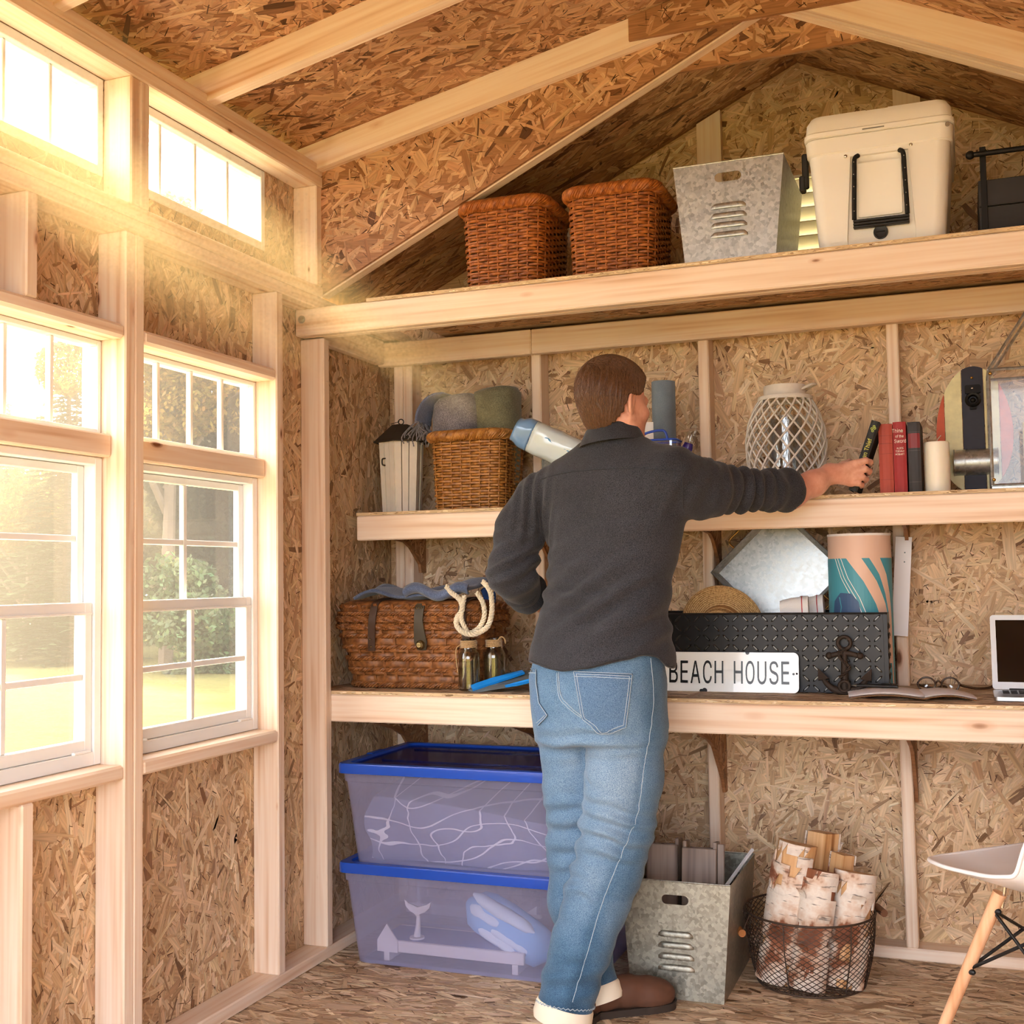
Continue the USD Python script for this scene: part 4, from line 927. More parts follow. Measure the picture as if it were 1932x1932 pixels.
kt = trimesh.Trimesh(kv, km.faces, process=False); ctr = kt.triangles_center; ar_ = kt.area_faces; fnm = kt.face_normals
_cl = hl(ctr); outw = (((ctr - hw_((0, -.01, 0))) * fnm).sum(1) > .02) & (hair_mask(_cl) < -.006) & (_cl[:, 2] > -.074); pr_ = ar_ * outw; fi = rg.choice(len(ctr), NS, p=pr_ / pr_.sum())
P0 = ctr[fi] + rg.normal(0, .0012, (NS, 3)); pts = [P0]
crown = np.array([0.01, -.055, .12])
len_ = rg.uniform(.018, .040, NS)
for k in range(5):
    L = hl(pts[-1]); up = np.clip((L[:, 2] - .05) / .07, 0, 1)[:, None]
    down = np.array([[0, .02, -1.0]]) + np.stack([-.12 * L[:, 0] / .07, np.where(L[:, 1] < -.02, -.05, .10), np.zeros(NS)], 1)
    fwd = np.stack([L[:, 0] * 7 + .15, np.full(NS, .8), np.full(NS, -.1)], 1)
    dr = down * (1 - up) + fwd * up; dr = dr @ HR.T + rg.normal(0, .10, (NS, 3))
    e = .002; p = pts[-1]; base_ = f_hair(p); gr = np.stack([f_hair(p + np.eye(3)[j] * e) - base_ for j in range(3)], 1); gr /= np.linalg.norm(gr, axis=1, keepdims=True) + 1e-9
    dr -= gr * (dr * gr).sum(1, keepdims=True); dr /= np.linalg.norm(dr, axis=1, keepdims=True) + 1e-9
    p = p + dr * (len_ / 5)[:, None]; p = p - gr * np.clip(f_hair(p) - (.0005 + .0012 * k / 4), -.004, .004)[:, None]; q_ = hl(p); stop = (hair_mask(q_) > -.002) | (q_[:, 2] < -.084); p = np.where(stop[:, None], pts[-1] + (p - pts[-1]) * .05, p); pts.append(p)
_S = np.stack(pts, 1); _ln = np.linalg.norm(np.diff(_S, axis=1), axis=2); _E = hl(_S.reshape(-1, 3)).reshape(_S.shape)
_ok = (_ln.max(1) < .012) & (_E[..., 2].min(1) > -.094) & (f_hair(_S.reshape(-1, 3)).reshape(NS, 6).max(1) < .006); _S = _S[_ok]; NS = len(_S)
cv = UsdGeom.BasisCurves.Define(stage, _path('strands', hair.GetPrim() if hasattr(hair, 'GetPrim') else hair))
cv.CreateTypeAttr('linear'); cv.CreatePointsAttr(Vt.Vec3fArray.FromNumpy(_S.reshape(-1, 3).astype(np.float32))); cv.CreateCurveVertexCountsAttr(Vt.IntArray.FromNumpy(np.full(NS, 6, np.int32)))
cv.CreateWidthsAttr(Vt.FloatArray.FromNumpy(np.tile([.0009, .0009, .0009, .0008, .0006, .0002], NS).astype(np.float32))); cv.SetWidthsInterpolation('vertex')
UsdShade.MaterialBindingAPI.Apply(cv.GetPrim()).Bind(M_strand); tag(cv, kind='stuff')

# ------------------------------------------------------------------ things on the shelves
def _wicker(name, a, b, c):
    g = G(); v = g.obj(); n = g.noise(g.mapp(v, sc=(60, 60, 60)), 1.0, 3.0).fac; r = g('geometry').random_per_island
    col = g.ramp(g.math('multiply_add', n, .6, g.math('multiply', r, .4)), [(.2, lin(a)), (.5, lin(b)), (.85, lin(c))])
    return g.out(name, g('principled_bsdf', base_color=col, roughness=.45, specular_ior_level=.4).BSDF)
M_wick_d = _wicker('dark_rattan', (120, 62, 22), (200, 122, 54), (232, 168, 96)); M_wick_l = _wicker('honey_rattan', (130, 80, 30), (206, 146, 74), (232, 184, 116))
M_wick_p = _wicker('picnic_willow', (96, 56, 28), (170, 112, 62), (206, 156, 104)); M_inner = plain('basket_inside', (84, 54, 30), .9)
def loop(w, d, r, n):
    """closed rounded rectangle, n points evenly spaced"""
    p = np.asarray(rrect(-w / 2, w / 2, -d / 2, d / 2, r, 8).exterior.coords)[:-1]; p = np.vstack([p, p[:1]]); s = np.r_[0, np.cumsum(np.linalg.norm(np.diff(p, axis=0), axis=1))]; q = np.linspace(0, s[-1], n + 1)[:-1]
    return np.stack([np.interp(q, s, p[:, 0]), np.interp(q, s, p[:, 1])], 1), s[-1]
def onorm(p):
    t = np.roll(p, -1, 0) - np.roll(p, 1, 0); t /= np.linalg.norm(t, axis=1, keepdims=True); return np.stack([t[:, 1], -t[:, 0]], 1)
def weave(t, w0, d0, w1, d1, z0, z1, rows, spacing, mat, r=.045, amp=.0042, fat=.40, flat=.72, name='weave', per=4, seed=0, kind='stuff'):
    rg = np.random.default_rng(seed); ms = []
    for i in range(rows):
        f = (i + .5) / rows; w, d = w0 + (w1 - w0) * f, d0 + (d1 - d0) * f; _, Lp = loop(w, d, r, 40); ns = int(round(Lp / spacing / 2)) * 2; n = ns * per; p, _ = loop(w, d, r, n); o = onorm(p)
        ph = np.cos(np.pi * np.arange(n) / per + (math.pi if i % 2 else 0)); hgt = (z1 - z0) / rows
        q = p + o * (amp * ph)[:, None] * rg.uniform(.8, 1.2); z = z0 + (z1 - z0) * f + hgt * .16 * meshkit.noise(np.stack([p[:, 0] * 14, p[:, 1] * 14, np.full(n, i * 3.1)], 1), seed) - hgt * .08
        ms.append(tube(np.column_stack([q, z]), np.tile([[hgt * fat * flat, hgt * fat * 1.25]], (n, 1)) * rg.uniform(.9, 1.08), 5, True))
    return obj(name, ms, mat, t, 50, kind=kind)
def stakes(t, w0, d0, w1, d1, z0, z1, spacing, mat, r=.045, rad=.0032):
    _, Lp = loop(w1, d1, r, 40); ns = int(round(Lp / spacing / 2)) * 2; a, _ = loop(w0, d0, r, ns); b, _ = loop(w1, d1, r, ns)
    obj('stakes', [tube([(*a[i], z0), (*b[i], z1)], rad, 5) for i in range(ns)], mat, t, kind='stuff')
def braid(t, w, d, z, r, R, n_str, turns, mat, name='rim', sr=.006):
    n = 260; p, _ = loop(w, d, r, n); o = onorm(p); ms = []
    for k in range(n_str):
        a = 2 * math.pi * (k / n_str + turns * np.arange(n) / n); q = np.column_stack([p + o * (R * np.cos(a))[:, None], z + R * .9 * np.sin(a)]); ms.append(tube(q, sr, 5, True))
    return obj(name, ms, mat, t, 50)
def basket(name, label, loc, w, d, h, mat, rz=0, group=None, rows=26, seed=0):
    t = thing(name, label, 'basket', loc, rz, group=group); w0, d0 = w * .90, d * .90; w, d = w - .01, d - .01
    obj('base', mv(ext(rrect(-w0 / 2 + .004, w0 / 2 - .004, -d0 / 2 + .004, d0 / 2 - .004, .04), .012), (0, 0, .002)), M_inner, t)
    g_ = [np.column_stack([loop(w0 + (w - w0) * f - .012, d0 + (d - d0) * f - .012, .045, 60)[0], np.full(60, .008 + (h - .03) * f)]) for f in (0, .5, 1)]
    obj('lining', grid(np.array(g_), closed_v=True), M_inner, t)
    stakes(t, w0, d0, w, d, .006, h - .02, .036, mat); weave(t, w0, d0, w, d, .004, h - .034, rows, .036, mat, seed=seed)
    braid(t, w + .006, d + .006, h - .022, .05, .016, 9, 16, mat); return t
b1 = basket('wicker_basket', 'dark rattan basket on the loft shelf, the left one of the pair', (-1.338, 3.578, ZU), .285, .30, .292, M_wick_d)
b2 = dup(b1, 'dark rattan basket on the loft shelf touching the galvanized bin', (-.985, 3.578, ZU), 1)
basket('wicker_basket', 'honey coloured wicker basket holding two throws on the middle shelf', (-1.605, 3.868, ZM), .285, .25, .283, M_wick_l, seed=4)

def _galv(name, a=(150, 154, 154), b=(206, 208, 206), rough=.36):
    g = G(); v = g.obj(); vo = g('voronoi_texture', dimensions='3D', vector=v, scale=110.0, randomness=1.0); n = g.noise(v, 26.0, 3.0).fac
    s = g('separate_color', color=vo.color); f = g.math('multiply_add', s.r, .55, g.math('multiply', n, .45)); c = g.mix(f, lin(a), lin(b))
    return g.out(name, g('principled_bsdf', base_color=c, metallic=.85, roughness=g.mr(f, 0, 1, rough - .06, rough + .16)).BSDF)
M_galv = _galv('galvanized_steel'); M_galv_d = _galv('aged_galvanized', (120, 118, 108), (190, 186, 172), .40)
def bin_(label, loc, rz, mat, w0=.265, w1=.325, d=.41, h=.30, group=None):
    t = thing('metal_bin', label, 'bin', loc, rz, group=group); s = .0016
    face = Polygon([(-w0 / 2, 0), (w0 / 2, 0), (w1 / 2, h), (-w1 / 2, h)]); slot = LineString([(-.026, h * .845), (.026, h * .845)]).buffer(.0135, quad_segs=6)
    obj('front_panel', exty(face.difference(slot), -d / 2 - s, -d / 2), mat, t); obj('back_panel', exty(face.difference(slot), d / 2, d / 2 + s), mat, t)
    for sg in (-1, 1): obj('side_panel', hull([(sg * (x + e), y, z) for x, z in ((w0 / 2, 0), (w1 / 2, h)) for y in (-d / 2, d / 2) for e in (0, -s)]), mat, t)
    obj('bottom', box(-w0 / 2, w0 / 2, -d / 2, d / 2, 0, .002), mat, t)
    for yy in (-d / 2 - s / 2, d / 2 + s / 2): obj('rolled_edge', tube([(-w1 / 2, yy, h), (w1 / 2, yy, h)], .0026, 8), mat, t)
    for k in range(4):
        z = h * (.245 + .095 * k); hw = .054 - .001 * k; n = 9; a = np.linspace(0, math.pi / 2, 7); ms = []
        P_ = np.zeros((13, 7, 3)); xs = np.linspace(-hw, hw, 13); e = np.clip((hw - np.abs(xs)) / .012, 0, 1) ** .5
        for i in range(13): P_[i, :, 0] = xs[i]; P_[i, :, 1] = -d / 2 - s - .0105 * e[i] * np.sin(a) * (1 - .35 * (a / (math.pi / 2))) ; P_[i, :, 2] = z + .017 * np.cos(a) * (.4 + .6 * e[i])
        P_[:, 6, 2] = z; obj('louvre', shell(grid(P_), .001), mat, t, True)
    return t
bin_('galvanized steel bin on the loft shelf between dark basket and white cooler', (-.615, 3.627, ZU), 0, M_galv)
bin_('weathered galvanized bin on the floor with grey wooden boxes in it', (-.822, 3.628, 0), 0, M_galv_d, .272, .325, .412, .335)

# cooler
M_roto = plain('white_rotomould', (232, 228, 222), .45, bump=.15, bscale=600); M_black = plain('black_plastic', (18, 18, 20), .5); M_rope_b = plain('black_rope', (20, 20, 22), .9); M_steel = plain('bright_steel', (200, 198, 192), .25, 1.0)
def rr3(x0, x1, y0, y1, z, r, n=10): 
    p = np.asarray(rrect(x0, x1, y0, y1, r, n).exterior.coords)[:-1]; return np.column_stack([p, np.full(len(p), z)])
t = thing('cooler', 'white hard cooler with black rope handle at the right of the loft shelf', 'cooler', (-.192, 3.42, ZU)); D = .42
def cring(z, w, dd=0, r=.035): return rr3(-w, w, dd, D - dd, z, r)
bd = loft([cring(.0, .155, .012), cring(.006, .168, .004), cring(.02, .172, .0), cring(.26, .190, -.002), cring(.275, .191, -.003), cring(.279, .197, -.008), cring(.318, .200, -.010), cring(.322, .197, -.008)])
bm = manifold3d.Manifold(manifold3d.Mesh(np.asarray(bd.vertices, np.float32), np.asarray(bd.faces, np.uint32)))
cut = lambda m: manifold3d.Manifold(manifold3d.Mesh(np.asarray(m.vertices, np.float32), np.asarray(m.faces, np.uint32)))
bm = bm - cut(hull(np.vstack([rr3(-.088, .092, -.1, .006, z, .003, 3) + [dx, 0, 0] for z, dx in ((-.01, 0),)] + [rr3(-.075, .080, -.1, .010, .262, .003, 3), rr3(-.090, .094, -.1, .009, .03, .003, 3)])))
obj('body', bm, M_roto, t, 35)
ld = loft([cring(.323, .199, -.010), cring(.326, .203, -.014), cring(.338, .203, -.014), cring(.342, .199, -.010), cring(.372, .196, -.006), cring(.392, .186, .006), cring(.398, .165, .03)])
lm = cut(ld) - cut(box(.000, .060, -.05, .5, .386, .42)) if False else cut(ld) - cut(box(-.030, .030, -.05, .5, .390, .42))
lid = obj('lid', lm, M_roto, t, 35); obj('lid_slot', box(-.040, .020, -.0145, -.010, .3285, .3335, .001), plain('grey_slot', (128, 124, 118), .7), lid)
obj('placard', exty(rrect(-.058, .060, .085, .240, .006), .002, .0085), plain('white_placard', (238, 236, 230), .35), t)
for sg in (-1, 1):
    x = .002 + sg * .067; obj('rope', tube(catmull([(x - sg * .012, -.002, .262), (x - sg * .002, -.010, .250), (x, -.010, .21), (x + sg * .003, -.010, .12), (x + sg * .004, -.008, .078)], 6), .0065, 8), M_rope_b, t, True)
    bl = obj('bolt', mv(trimesh.creation.icosphere(2, .005), (sg * .088, -.004 if sg < 0 else -.004, .268 + .004 * sg), s=np.array([1, .6, 1])), M_steel, t, True)
    obj('fleck', [mv(trimesh.creation.icosphere(1, .0018), (x + sg * .003 * q, -.0165, .24 - .035 * k)) for k, q in enumerate((0, .5, .6, .8, 1.))], M_steel, t)
obj('grip', [box(-.072, .078, -.016, .002, .068 - .0085 * k, .0755 - .0085 * k, .002) for k in range(3)], M_black, t)
obj('drain_plug', [mv(lathe([(0, .010), (.012, .010), (.018, .012), (.020, .004), (.020, 0), (0, 0)], 24), (.0, .008, .038), rx=90), box(-.012, .012, -.006, .0, .0365, .0395, .001)], M_black, t, 40)
obj('latch', [box(-.214, -.196, .03, .055, .20, .30, .004), box(-.222, -.205, .025, .060, .19, .235, .004)], M_black, t)
obj('hinge_pin', mv(cyl((0, 0, 0), (0, -.006, 0), .006), (.185, -.009, .312)), M_steel, t, 40)

# black crate with a rail
M_blackwood = plain('black_stained_wood', (36, 34, 38), .7, bump=.4, bscale=90, var=.3, vscale=25); M_iron = plain('black_iron', (26, 24, 24), .55, .6)
t = thing('wooden_crate', 'black wooden crate with iron hand rail at the right end of the loft shelf', 'crate', (.066, 3.44, ZU))
for z0, z1 in ((.004, .079), (.081, .153)): obj('front_board', box(0, .40, 0, .014, z0, z1, .002), M_blackwood, t); obj('back_board', box(0, .40, .246, .26, z0, z1, .002), M_blackwood, t)
for x in (0, .386): obj('end_board', box(x, x + .014, .0145, .2455, .004, .153, .002), M_blackwood, t)
obj('bottom', box(.014, .386, .014, .246, .004, .014), M_blackwood, t)
for x in (.006, .374): obj('post', [box(x, x + .016, -.005, -.0005, .0, .245, .001)], M_iron, t); 
obj('rail', [cyl((-.012, -.016, .222), (.41, -.016, .222), .0075, 12), mv(trimesh.creation.icosphere(2, .012), (-.018, -.016, .222)), mv(trimesh.creation.icosphere(2, .012), (.416, -.016, .222))], M_iron, t, 40)

# hexagonal birdhouse lantern
M_white_w = plain('distressed_white', (224, 216, 200), .7, bump=.3, bscale=120, var=.10, vscale=30); M_tin = plain('rusty_dark_tin', (64, 58, 50), .65, .5, bump=.4, bscale=60, var=.3, vscale=20)
t = thing('birdhouse', 'white wooden birdhouse with dark tin roof at the left end of the middle shelf', 'birdhouse', (-1.905, 3.86, ZM), 8)
hexp = lambda r, z: [(r * math.cos(math.pi / 6 + k * math.pi / 3), r * math.sin(math.pi / 6 + k * math.pi / 3), z) for k in range(6)]
R0, R1, Hb = .070, .082, .262
for k in range(6):
    a0, a1 = np.array(hexp(R0, .004))[[k, (k + 1) % 6]]; b0, b1 = np.array(hexp(R1, Hb))[[k, (k + 1) % 6]]; nrm = np.array([math.cos(math.pi / 3 * (k + 1)), math.sin(math.pi / 3 * (k + 1)), 0])
    for q in range(3):
        e = .02; p = [a0 + (a1 - a0) * (q / 3 + e), a0 + (a1 - a0) * ((q + 1) / 3 - e), b0 + (b1 - b0) * ((q + 1) / 3 - e), b0 + (b1 - b0) * (q / 3 + e)]
        dp = .002 * ((q + k) % 2); obj('slat', hull([x + nrm * s for x in p for s in (-.009, dp)]), M_white_w, t)
rf = obj('roof', hull(hexp(.100, Hb - .002) + hexp(.098, Hb + .004) + hexp(.036, Hb + .062) + hexp(.034, Hb + .064)), M_tin, t)
obj('eave_trim', tube([p for p in hexp(.099, Hb)], .004, 6, True), M_tin, t); obj('ring', [mv(lathe([(.0095 + .002 * math.cos(a), .002 * math.sin(a)) for a in np.linspace(0, 6.283, 9)[:-1]], 20, True), (0, 0, Hb + .076), rx=90, rz=20), tube([(0, 0, Hb + .06), (0, 0, Hb + .068)], .003, 6), tube([(-.006, 0, Hb + .078), (-.035, -.01, Hb + .068)], .0012, 5)], M_tin, t, 40)
obj('perch_hook', tube(catmull([(.0, -.075, .20), (.0, -.088, .196), (0, -.088, .178), (0, -.076, .174)], 5), .003, 6), M_tin, t); UsdGeom.Xformable(stage.GetPrimAtPath('/World/birdhouse/perch_hook')).AddTransformOp().Set(Gf.Matrix4d(*rotmat(rz=-32).T.ravel()))

# throws
def _woven(name, a, b, sc=260.0):
    g = G(); v = g.obj(); n = g.noise(v, sc, 2.0, .7).fac; n2 = g.noise(v, 14.0, 2.0).fac; c = g.mix(g.mr(n, .3, .7), lin(a), lin(b)); k = g.mr(n2, .3, .7, .8, 1.1); c = g.mix(1.0, c, g('combine_color', r=k, g=k, b=k).color, 'multiply')
    return g.out(name, g('principled_bsdf', base_color=c, roughness=.95, specular_ior_level=.1, sheen_weight=.3).BSDF)
M_thr1 = _woven('heather_throw', (88, 86, 96), (150, 146, 152)); M_thr2 = _woven('olive_throw', (82, 82, 66), (122, 120, 98)); M_thr3 = _woven('blue_stripe_wool', (84, 96, 132), (132, 140, 168))
def soft(rg_, seed, amp=.006, sc=14):
    m = loft(rg_); v = m.vertices; return T(fabric(v, vnorm(m), amp, (sc, sc, sc), seed), m.faces)
def supr(c, a, b, z, tx=0, n=40, e=3.2, rot=0):
    th = np.linspace(0, 2 * math.pi, n + 1)[:-1]; x = a * np.sign(np.cos(th)) * np.abs(np.cos(th)) ** (2 / e); y = b * np.sign(np.sin(th)) * np.abs(np.sin(th)) ** (2 / e); ca, sa = math.cos(rot), math.sin(rot)
    return np.stack([c[0] + x * ca - y * sa, c[1] + x * sa + y * ca, z + tx * x], 1)
t = thing('throw_blanket', 'folded grey throw with blue fringed end hanging out of the honey basket', 'blanket', (-1.735, 3.87, ZM + .02))
obj('folded_cloth', soft([supr((.055, 0), .085 * k, .085 * k, z, .12) for z, k in ((0, .75), (.06, .85), (.16, .95), (.25, 1), (.33, 1), (.372, .93), (.392, .75), (.398, .4))], 5), M_thr1, t, True)
obj('striped_end', shell(grid(np.array([[(x + .006 * math.sin(9 * y), y, z) for y in np.linspace(-.095, .02, 14)] for x, z in catmull([(.04, .398), (.0, .395), (-.035, .375), (-.060, .340), (-.068, .300)], 4)])), .007), M_thr3, t, True)
rg = np.random.default_rng(8); ms_ = []
for k in range(38):
    y = -.093 + .113 * k / 37; L = rg.uniform(.05, .085); a = rg.normal(0, .012, 2); ms_.append(tube(catmull([(-.068, y, .305), (-.074 + a[0], y + a[1] * .5, .28), (-.072 + a[0] * 2, y + a[1], .305 - L * .7), (-.076 + a[0] * 1.5, y + a[1] * 2, .305 - L)], 4), .0024, 4))
obj('fringe', ms_, M_thr1, t, kind='stuff')
t = thing('throw_blanket', 'rolled olive throw standing behind the grey one in the honey basket', 'blanket', (-1.545, 3.90, ZM + .02))
obj('rolled_cloth', soft([supr((0, 0), .082 * k, .072 * k, z, .10) for z, k in ((0, .75), (.06, .85), (.2, 1), (.32, 1.02), (.392, 1), (.412, .9), (.420, .6))], 9, .007, 16), M_thr2, t, True)

# plastic-wrapped bedding pack, grey box, mat, beach things behind the man
M_wrap = plain('clear_wrap', (150, 176, 206), .12, coat_weight=.6); M_wrap_w = plain('wrapped_white_cloth', (206, 218, 222), .18, coat_weight=.5, coat_roughness=.05, bump=.5, bscale=24); M_wrap_b = plain('wrapped_blue_cloth', (112, 150, 194), .18, coat_weight=.5, coat_roughness=.05, bump=.5, bscale=24); M_fish = plain('blue_fish_print', (92, 146, 186), .25)
t = thing('bedding_pack', 'shiny plastic-wrapped pack with blue fish print above the left shoulder', 'bedding', W(977, 810, 3.70))
ax_ = W(1090, 862, 3.74) - W(977, 810, 3.70); Lp = np.linalg.norm(ax_); ax_ /= Lp; up_ = np.array([.35, -.1, .93]); up_ -= ax_ * (up_ @ ax_); up_ /= np.linalg.norm(up_); dp_ = np.cross(ax_, up_)
def pack(f0, f1, k0=1, k1=1, n=9):
    rs = []
    for f in np.linspace(f0, f1, n):
        th = np.linspace(0, 2 * math.pi, 41)[:-1]; a = .055 * (1 - .25 * math.exp(-(f / .08) ** 2)); rs.append(np.outer(np.ones(40), ax_ * Lp * f) + np.outer(a * np.sign(np.sin(th)) * np.abs(np.sin(th)) ** .75, up_) + np.outer(.048 * np.sign(np.cos(th)) * np.abs(np.cos(th)) ** .8, dp_))
    m = loft(rs); return T(fabric(m.vertices, vnorm(m), .004, (26, 26, 26), 3), m.faces)
obj('blue_border', pack(-.02, .26), M_wrap_b, t, True); obj('white_cloth', pack(.255, 1.25, n=16), M_wrap_w, t, True)
for k, (f, u, s) in enumerate(((.62, .020, 1), (.50, -.022, .9), (.92, .012, .8), (.88, -.026, .8))):
    fish = unary_union([Point(0, 0).buffer(1).buffer(0), Polygon([(-.8, 0), (-1.5, .5), (-1.35, 0), (-1.5, -.5)])]); from_ = np.asarray(fish.exterior.coords); pts2 = np.stack([from_[:, 0] * .024 * s, from_[:, 1] * .008 * s], 1)
    m = ext(Polygon(pts2), .001); v = m.vertices; base = ax_ * Lp * f; sgn = -1 if (dp_ @ (EYE - W(1020, 830, 3.7))) < 0 else 1
    vv = base + np.outer(v[:, 0], ax_) + np.outer(v[:, 1] + u, up_) + np.outer(v[:, 2] + .0475 - 8 * (v[:, 1] + u) ** 2, dp_ * sgn); obj('printed_fish', T(vv, m.faces if sgn > 0 else m.faces[:, ::-1]), M_fish, t)
M_felt = _woven('grey_felt', (92, 92, 88), (120, 118, 112))
t = thing('fabric_bin', 'grey fabric storage bin mostly hidden behind the left shoulder', 'bin', (-1.185, 3.84, ZM))
for s in (-1, 1): obj('side', box(s * .13 - .004, s * .13 + .004, -.11, .11, 0, .212, .002), M_felt, t); obj('side', box(-.126, .126, s * .11 - .004, s * .11 + .004, 0, .212, .002), M_felt, t)
obj('bottom', box(-.126, .126, -.106, .106, 0, .006), M_felt, t)
M_mat = _woven('blue_grey_foam', (110, 124, 138), (132, 146, 160), 500)
t = thing('yoga_mat', 'blue grey rolled foam mat standing upright right of the head', 'mat', (-.955, 3.94, ZM))
sp = [(r * math.cos(a), r * math.sin(a)) for a, r in ((a, .012 + .0052 * a) for a in np.linspace(0, 6.2 * math.pi / 3.0, 90))]
obj('roll', mv(ext(LineString(sp).buffer(.0024, cap_style=2), .426), (0, 0, .0)), M_mat, t, 40)
M_clear = None
def clearmat(name, tint, fac):
    g = G(); lw = g('layer_weight', blend=.5).facing; f = g.math('multiply_add', g.math('power', lw, 3.0), .28, fac)
    return g.out(name, g('mix_closure', fac=f, closure1=g('transparent_bsdf', color=tint).BSDF, closure2=g('glossy_bsdf', color=(1, 1, 1), roughness=.05).BSDF).closure)
M_clear = clearmat('clear_plastic', (.93, .95, .96), .06); M_blue_t = plain('blue_piping', (44, 84, 196), .3)
t = thing('beach_bag', 'clear plastic bag with bright blue piping just right of the chin', 'bag', (-.935, 3.80, ZM))
obj('wall', shell(grid(np.array([rr3(-.07, .07, -.05, .05, z, .02, 4) for z in (0, .1, .205)]), closed_v=True), .001), M_clear, t); obj('piping', [tube(rr3(-.07, .07, -.05, .05, z, .02, 4), .004, 6, True) for z in (.003, .206)], M_blue_t, t, True)
obj('carry_loop', tube(catmull([(-.045, -.05, .205), (-.03, -.05, .228), (.03, -.05, .235), (.045, -.05, .205)], 6), .0045, 6), M_blue_t, t, True)
obj('label_card', box(-.06, -.02, .02, .022, .05, .275, .0005), plain('white_card', (232, 232, 236), .6), t)
t = thing('water_squirter', 'purple tube with clear nozzle leaning beside the post above the raised arm', 'toy', (-.880, 3.86, ZM))
ax2 = np.array([.052, 0, .14]); ax2 /= np.linalg.norm(ax2); q_ = lambda f: np.array([-.040, 0, .0]) + ax2 * f
obj('tube', tube([q_(.012), q_(.20), q_(.215)], np.array([.018, .018, .014]), 16), plain('purple_plastic', (58, 42, 128), .3), t, 40); obj('nozzle', tube([q_(.2155), q_(.228), q_(.262), q_(.282)], np.array([.014, .017, .013, .004]), 16), M_clear, t, 40)
t = thing('driftwood_hook', 'small brown curved driftwood piece behind the raised sleeve at the post', 'driftwood', (-.80, 3.90, ZM))
obj('branch', tube(catmull([(-.03, 0, .10), (-.025, -.005, .13), (-.008, -.006, .148), (.012, 0, .142), (.018, 0, .12), (.01, .0, .0)], 6), .008, 8), M_bark, t, True)

# lattice lantern
M_latt = plain('whitewashed_willow', (214, 206, 196), .7, bump=.3, bscale=150, var=.12, vscale=50)
t = thing('lantern', 'whitewashed willow lattice lantern with glass cylinder on the middle shelf', 'lantern', (-.530, 3.868, ZM))
prof = catmull([(.072, .006), (.098, .05), (.118, .11), (.125, .17), (.120, .23), (.103, .285), (.080, .325), (.068, .335)], 8); sl_ = np.r_[0, np.cumsum(np.linalg.norm(np.diff(prof, axis=0), axis=1))]; sl_ /= sl_[-1]
for k in range(18):
    for sg in (-1, 1):
        f = np.linspace(0, 1, 30); r = np.interp(f, sl_, prof[:, 0]) + .002 * sg; z = np.interp(f, sl_, prof[:, 1]); a = 2 * math.pi * k / 18 + sg * f * 2.25
        obj('strip', tube(np.stack([r * np.cos(a), r * np.sin(a), z], 1), np.tile([[.0016, .0042]], (30, 1)) if False else .0034, 5), M_latt, t, True)
for r, z, h in ((.076, .0, .012), (.082, .322, .013)): obj('hoop', lathe([(r - .008, z), (r + .003, z), (r + .005, z + h / 2), (r + .003, z + h), (r - .008, z + h)], 40, True), M_latt, t, 40)
obj('neck', lathe([(.060, .335), (.066, .335), (.067, .350), (.067, .366), (.066, .370), (.060, .370)], 40, True), M_latt, t, 40)
obj('handle', [tube(catmull([(.055, .03, .352), (.085, .02, .368), (.098, .0, .370), (.085, -.02, .366), (.055, -.03, .352)], 6), .0048, 8)], M_latt, t, True)
obj('glass_cylinder', lathe([(.052, .01), (.054, .01), (.054, .27), (.052, .27)], 32, True), clearmat('lantern_glass', (.80, .82, .82), .08), t, 40); obj('floor_disc', lathe([(0, .004), (.074, .004), (.074, .012), (0, .012)], 32), M_latt, t)

# books
M_page = plain('book_pages', (226, 214, 190), .9, bump=.4, bscale=500)
def book(label, base, w, h, d, col, lean=0, rz=0, texts=(), bands=()):
    t = thing('book', label, 'book', base, rz, ry=lean); m = plain('book_cloth_%d' % len(_used), col, .65, bump=.3, bscale=700, var=.08, vscale=80); c = .0022
    obj('cover', [box(-w / 2, -w / 2 + c, .002, d, 0, h, .0008), box(w / 2 - c, w / 2, .002, d, 0, h, .0008), loft([np.array([(-w / 2, .004, z), (-w / 2, .001, z), (-w / 4, -.0025, z), (0, -.0034, z), (w / 4, -.0025, z), (w / 2, .001, z), (w / 2, .004, z)]) for z in (0, h)])], m, t)
    obj('pages', box(-w / 2 + c, w / 2 - c, .005, d - .004, .003, h - .003), M_page, t)
    for z0, z1, bc in bands: obj('spine_band', loft([np.array([(-w * .47, .0006, z), (-w / 4, -.0031, z), (0, -.0040, z), (w / 4, -.0031, z), (w * .47, .0006, z)]) for z in (z0, z1)]), plain('band_%d' % len(_used), bc, .5), t)
    for s, hh, x, z, rot, bc, xs in texts:
        tm = meshkit.text_mesh(s, hh, .0006); v = tm.vertices.copy(); v[:, 0] *= xs; v[:, 0] -= v[:, 0].mean() if not rot else 0
        if rot: v = np.stack([v[:, 0] * 0 + x - (v[:, 1] - hh / 2), v[:, 2] * -1 - .0040, z + v[:, 0]], 1) 
        else: v = np.stack([x + v[:, 0], -v[:, 2] - .0040, z + v[:, 1]], 1)
        obj('title', T(v, tm.faces if not rot else tm.faces), plain('print_%d' % len(_used), bc, .5), t)
    return t
GOLD = (200, 196, 60); CRM = (232, 222, 206)
bb = W(1609, 926, 3.666)
book('black book with yellow green title tilted in the hand', tuple(bb), .026, .218, .15, (30, 32, 32), 19.5, 0, [('gyman Thief', .0125, .0, .070, True, GOLD, .95), ('❦', .012, 0, .196, False, GOLD, 1)] if False else [('gyman Thief', .0125, .0, .070, True, GOLD, .92)])
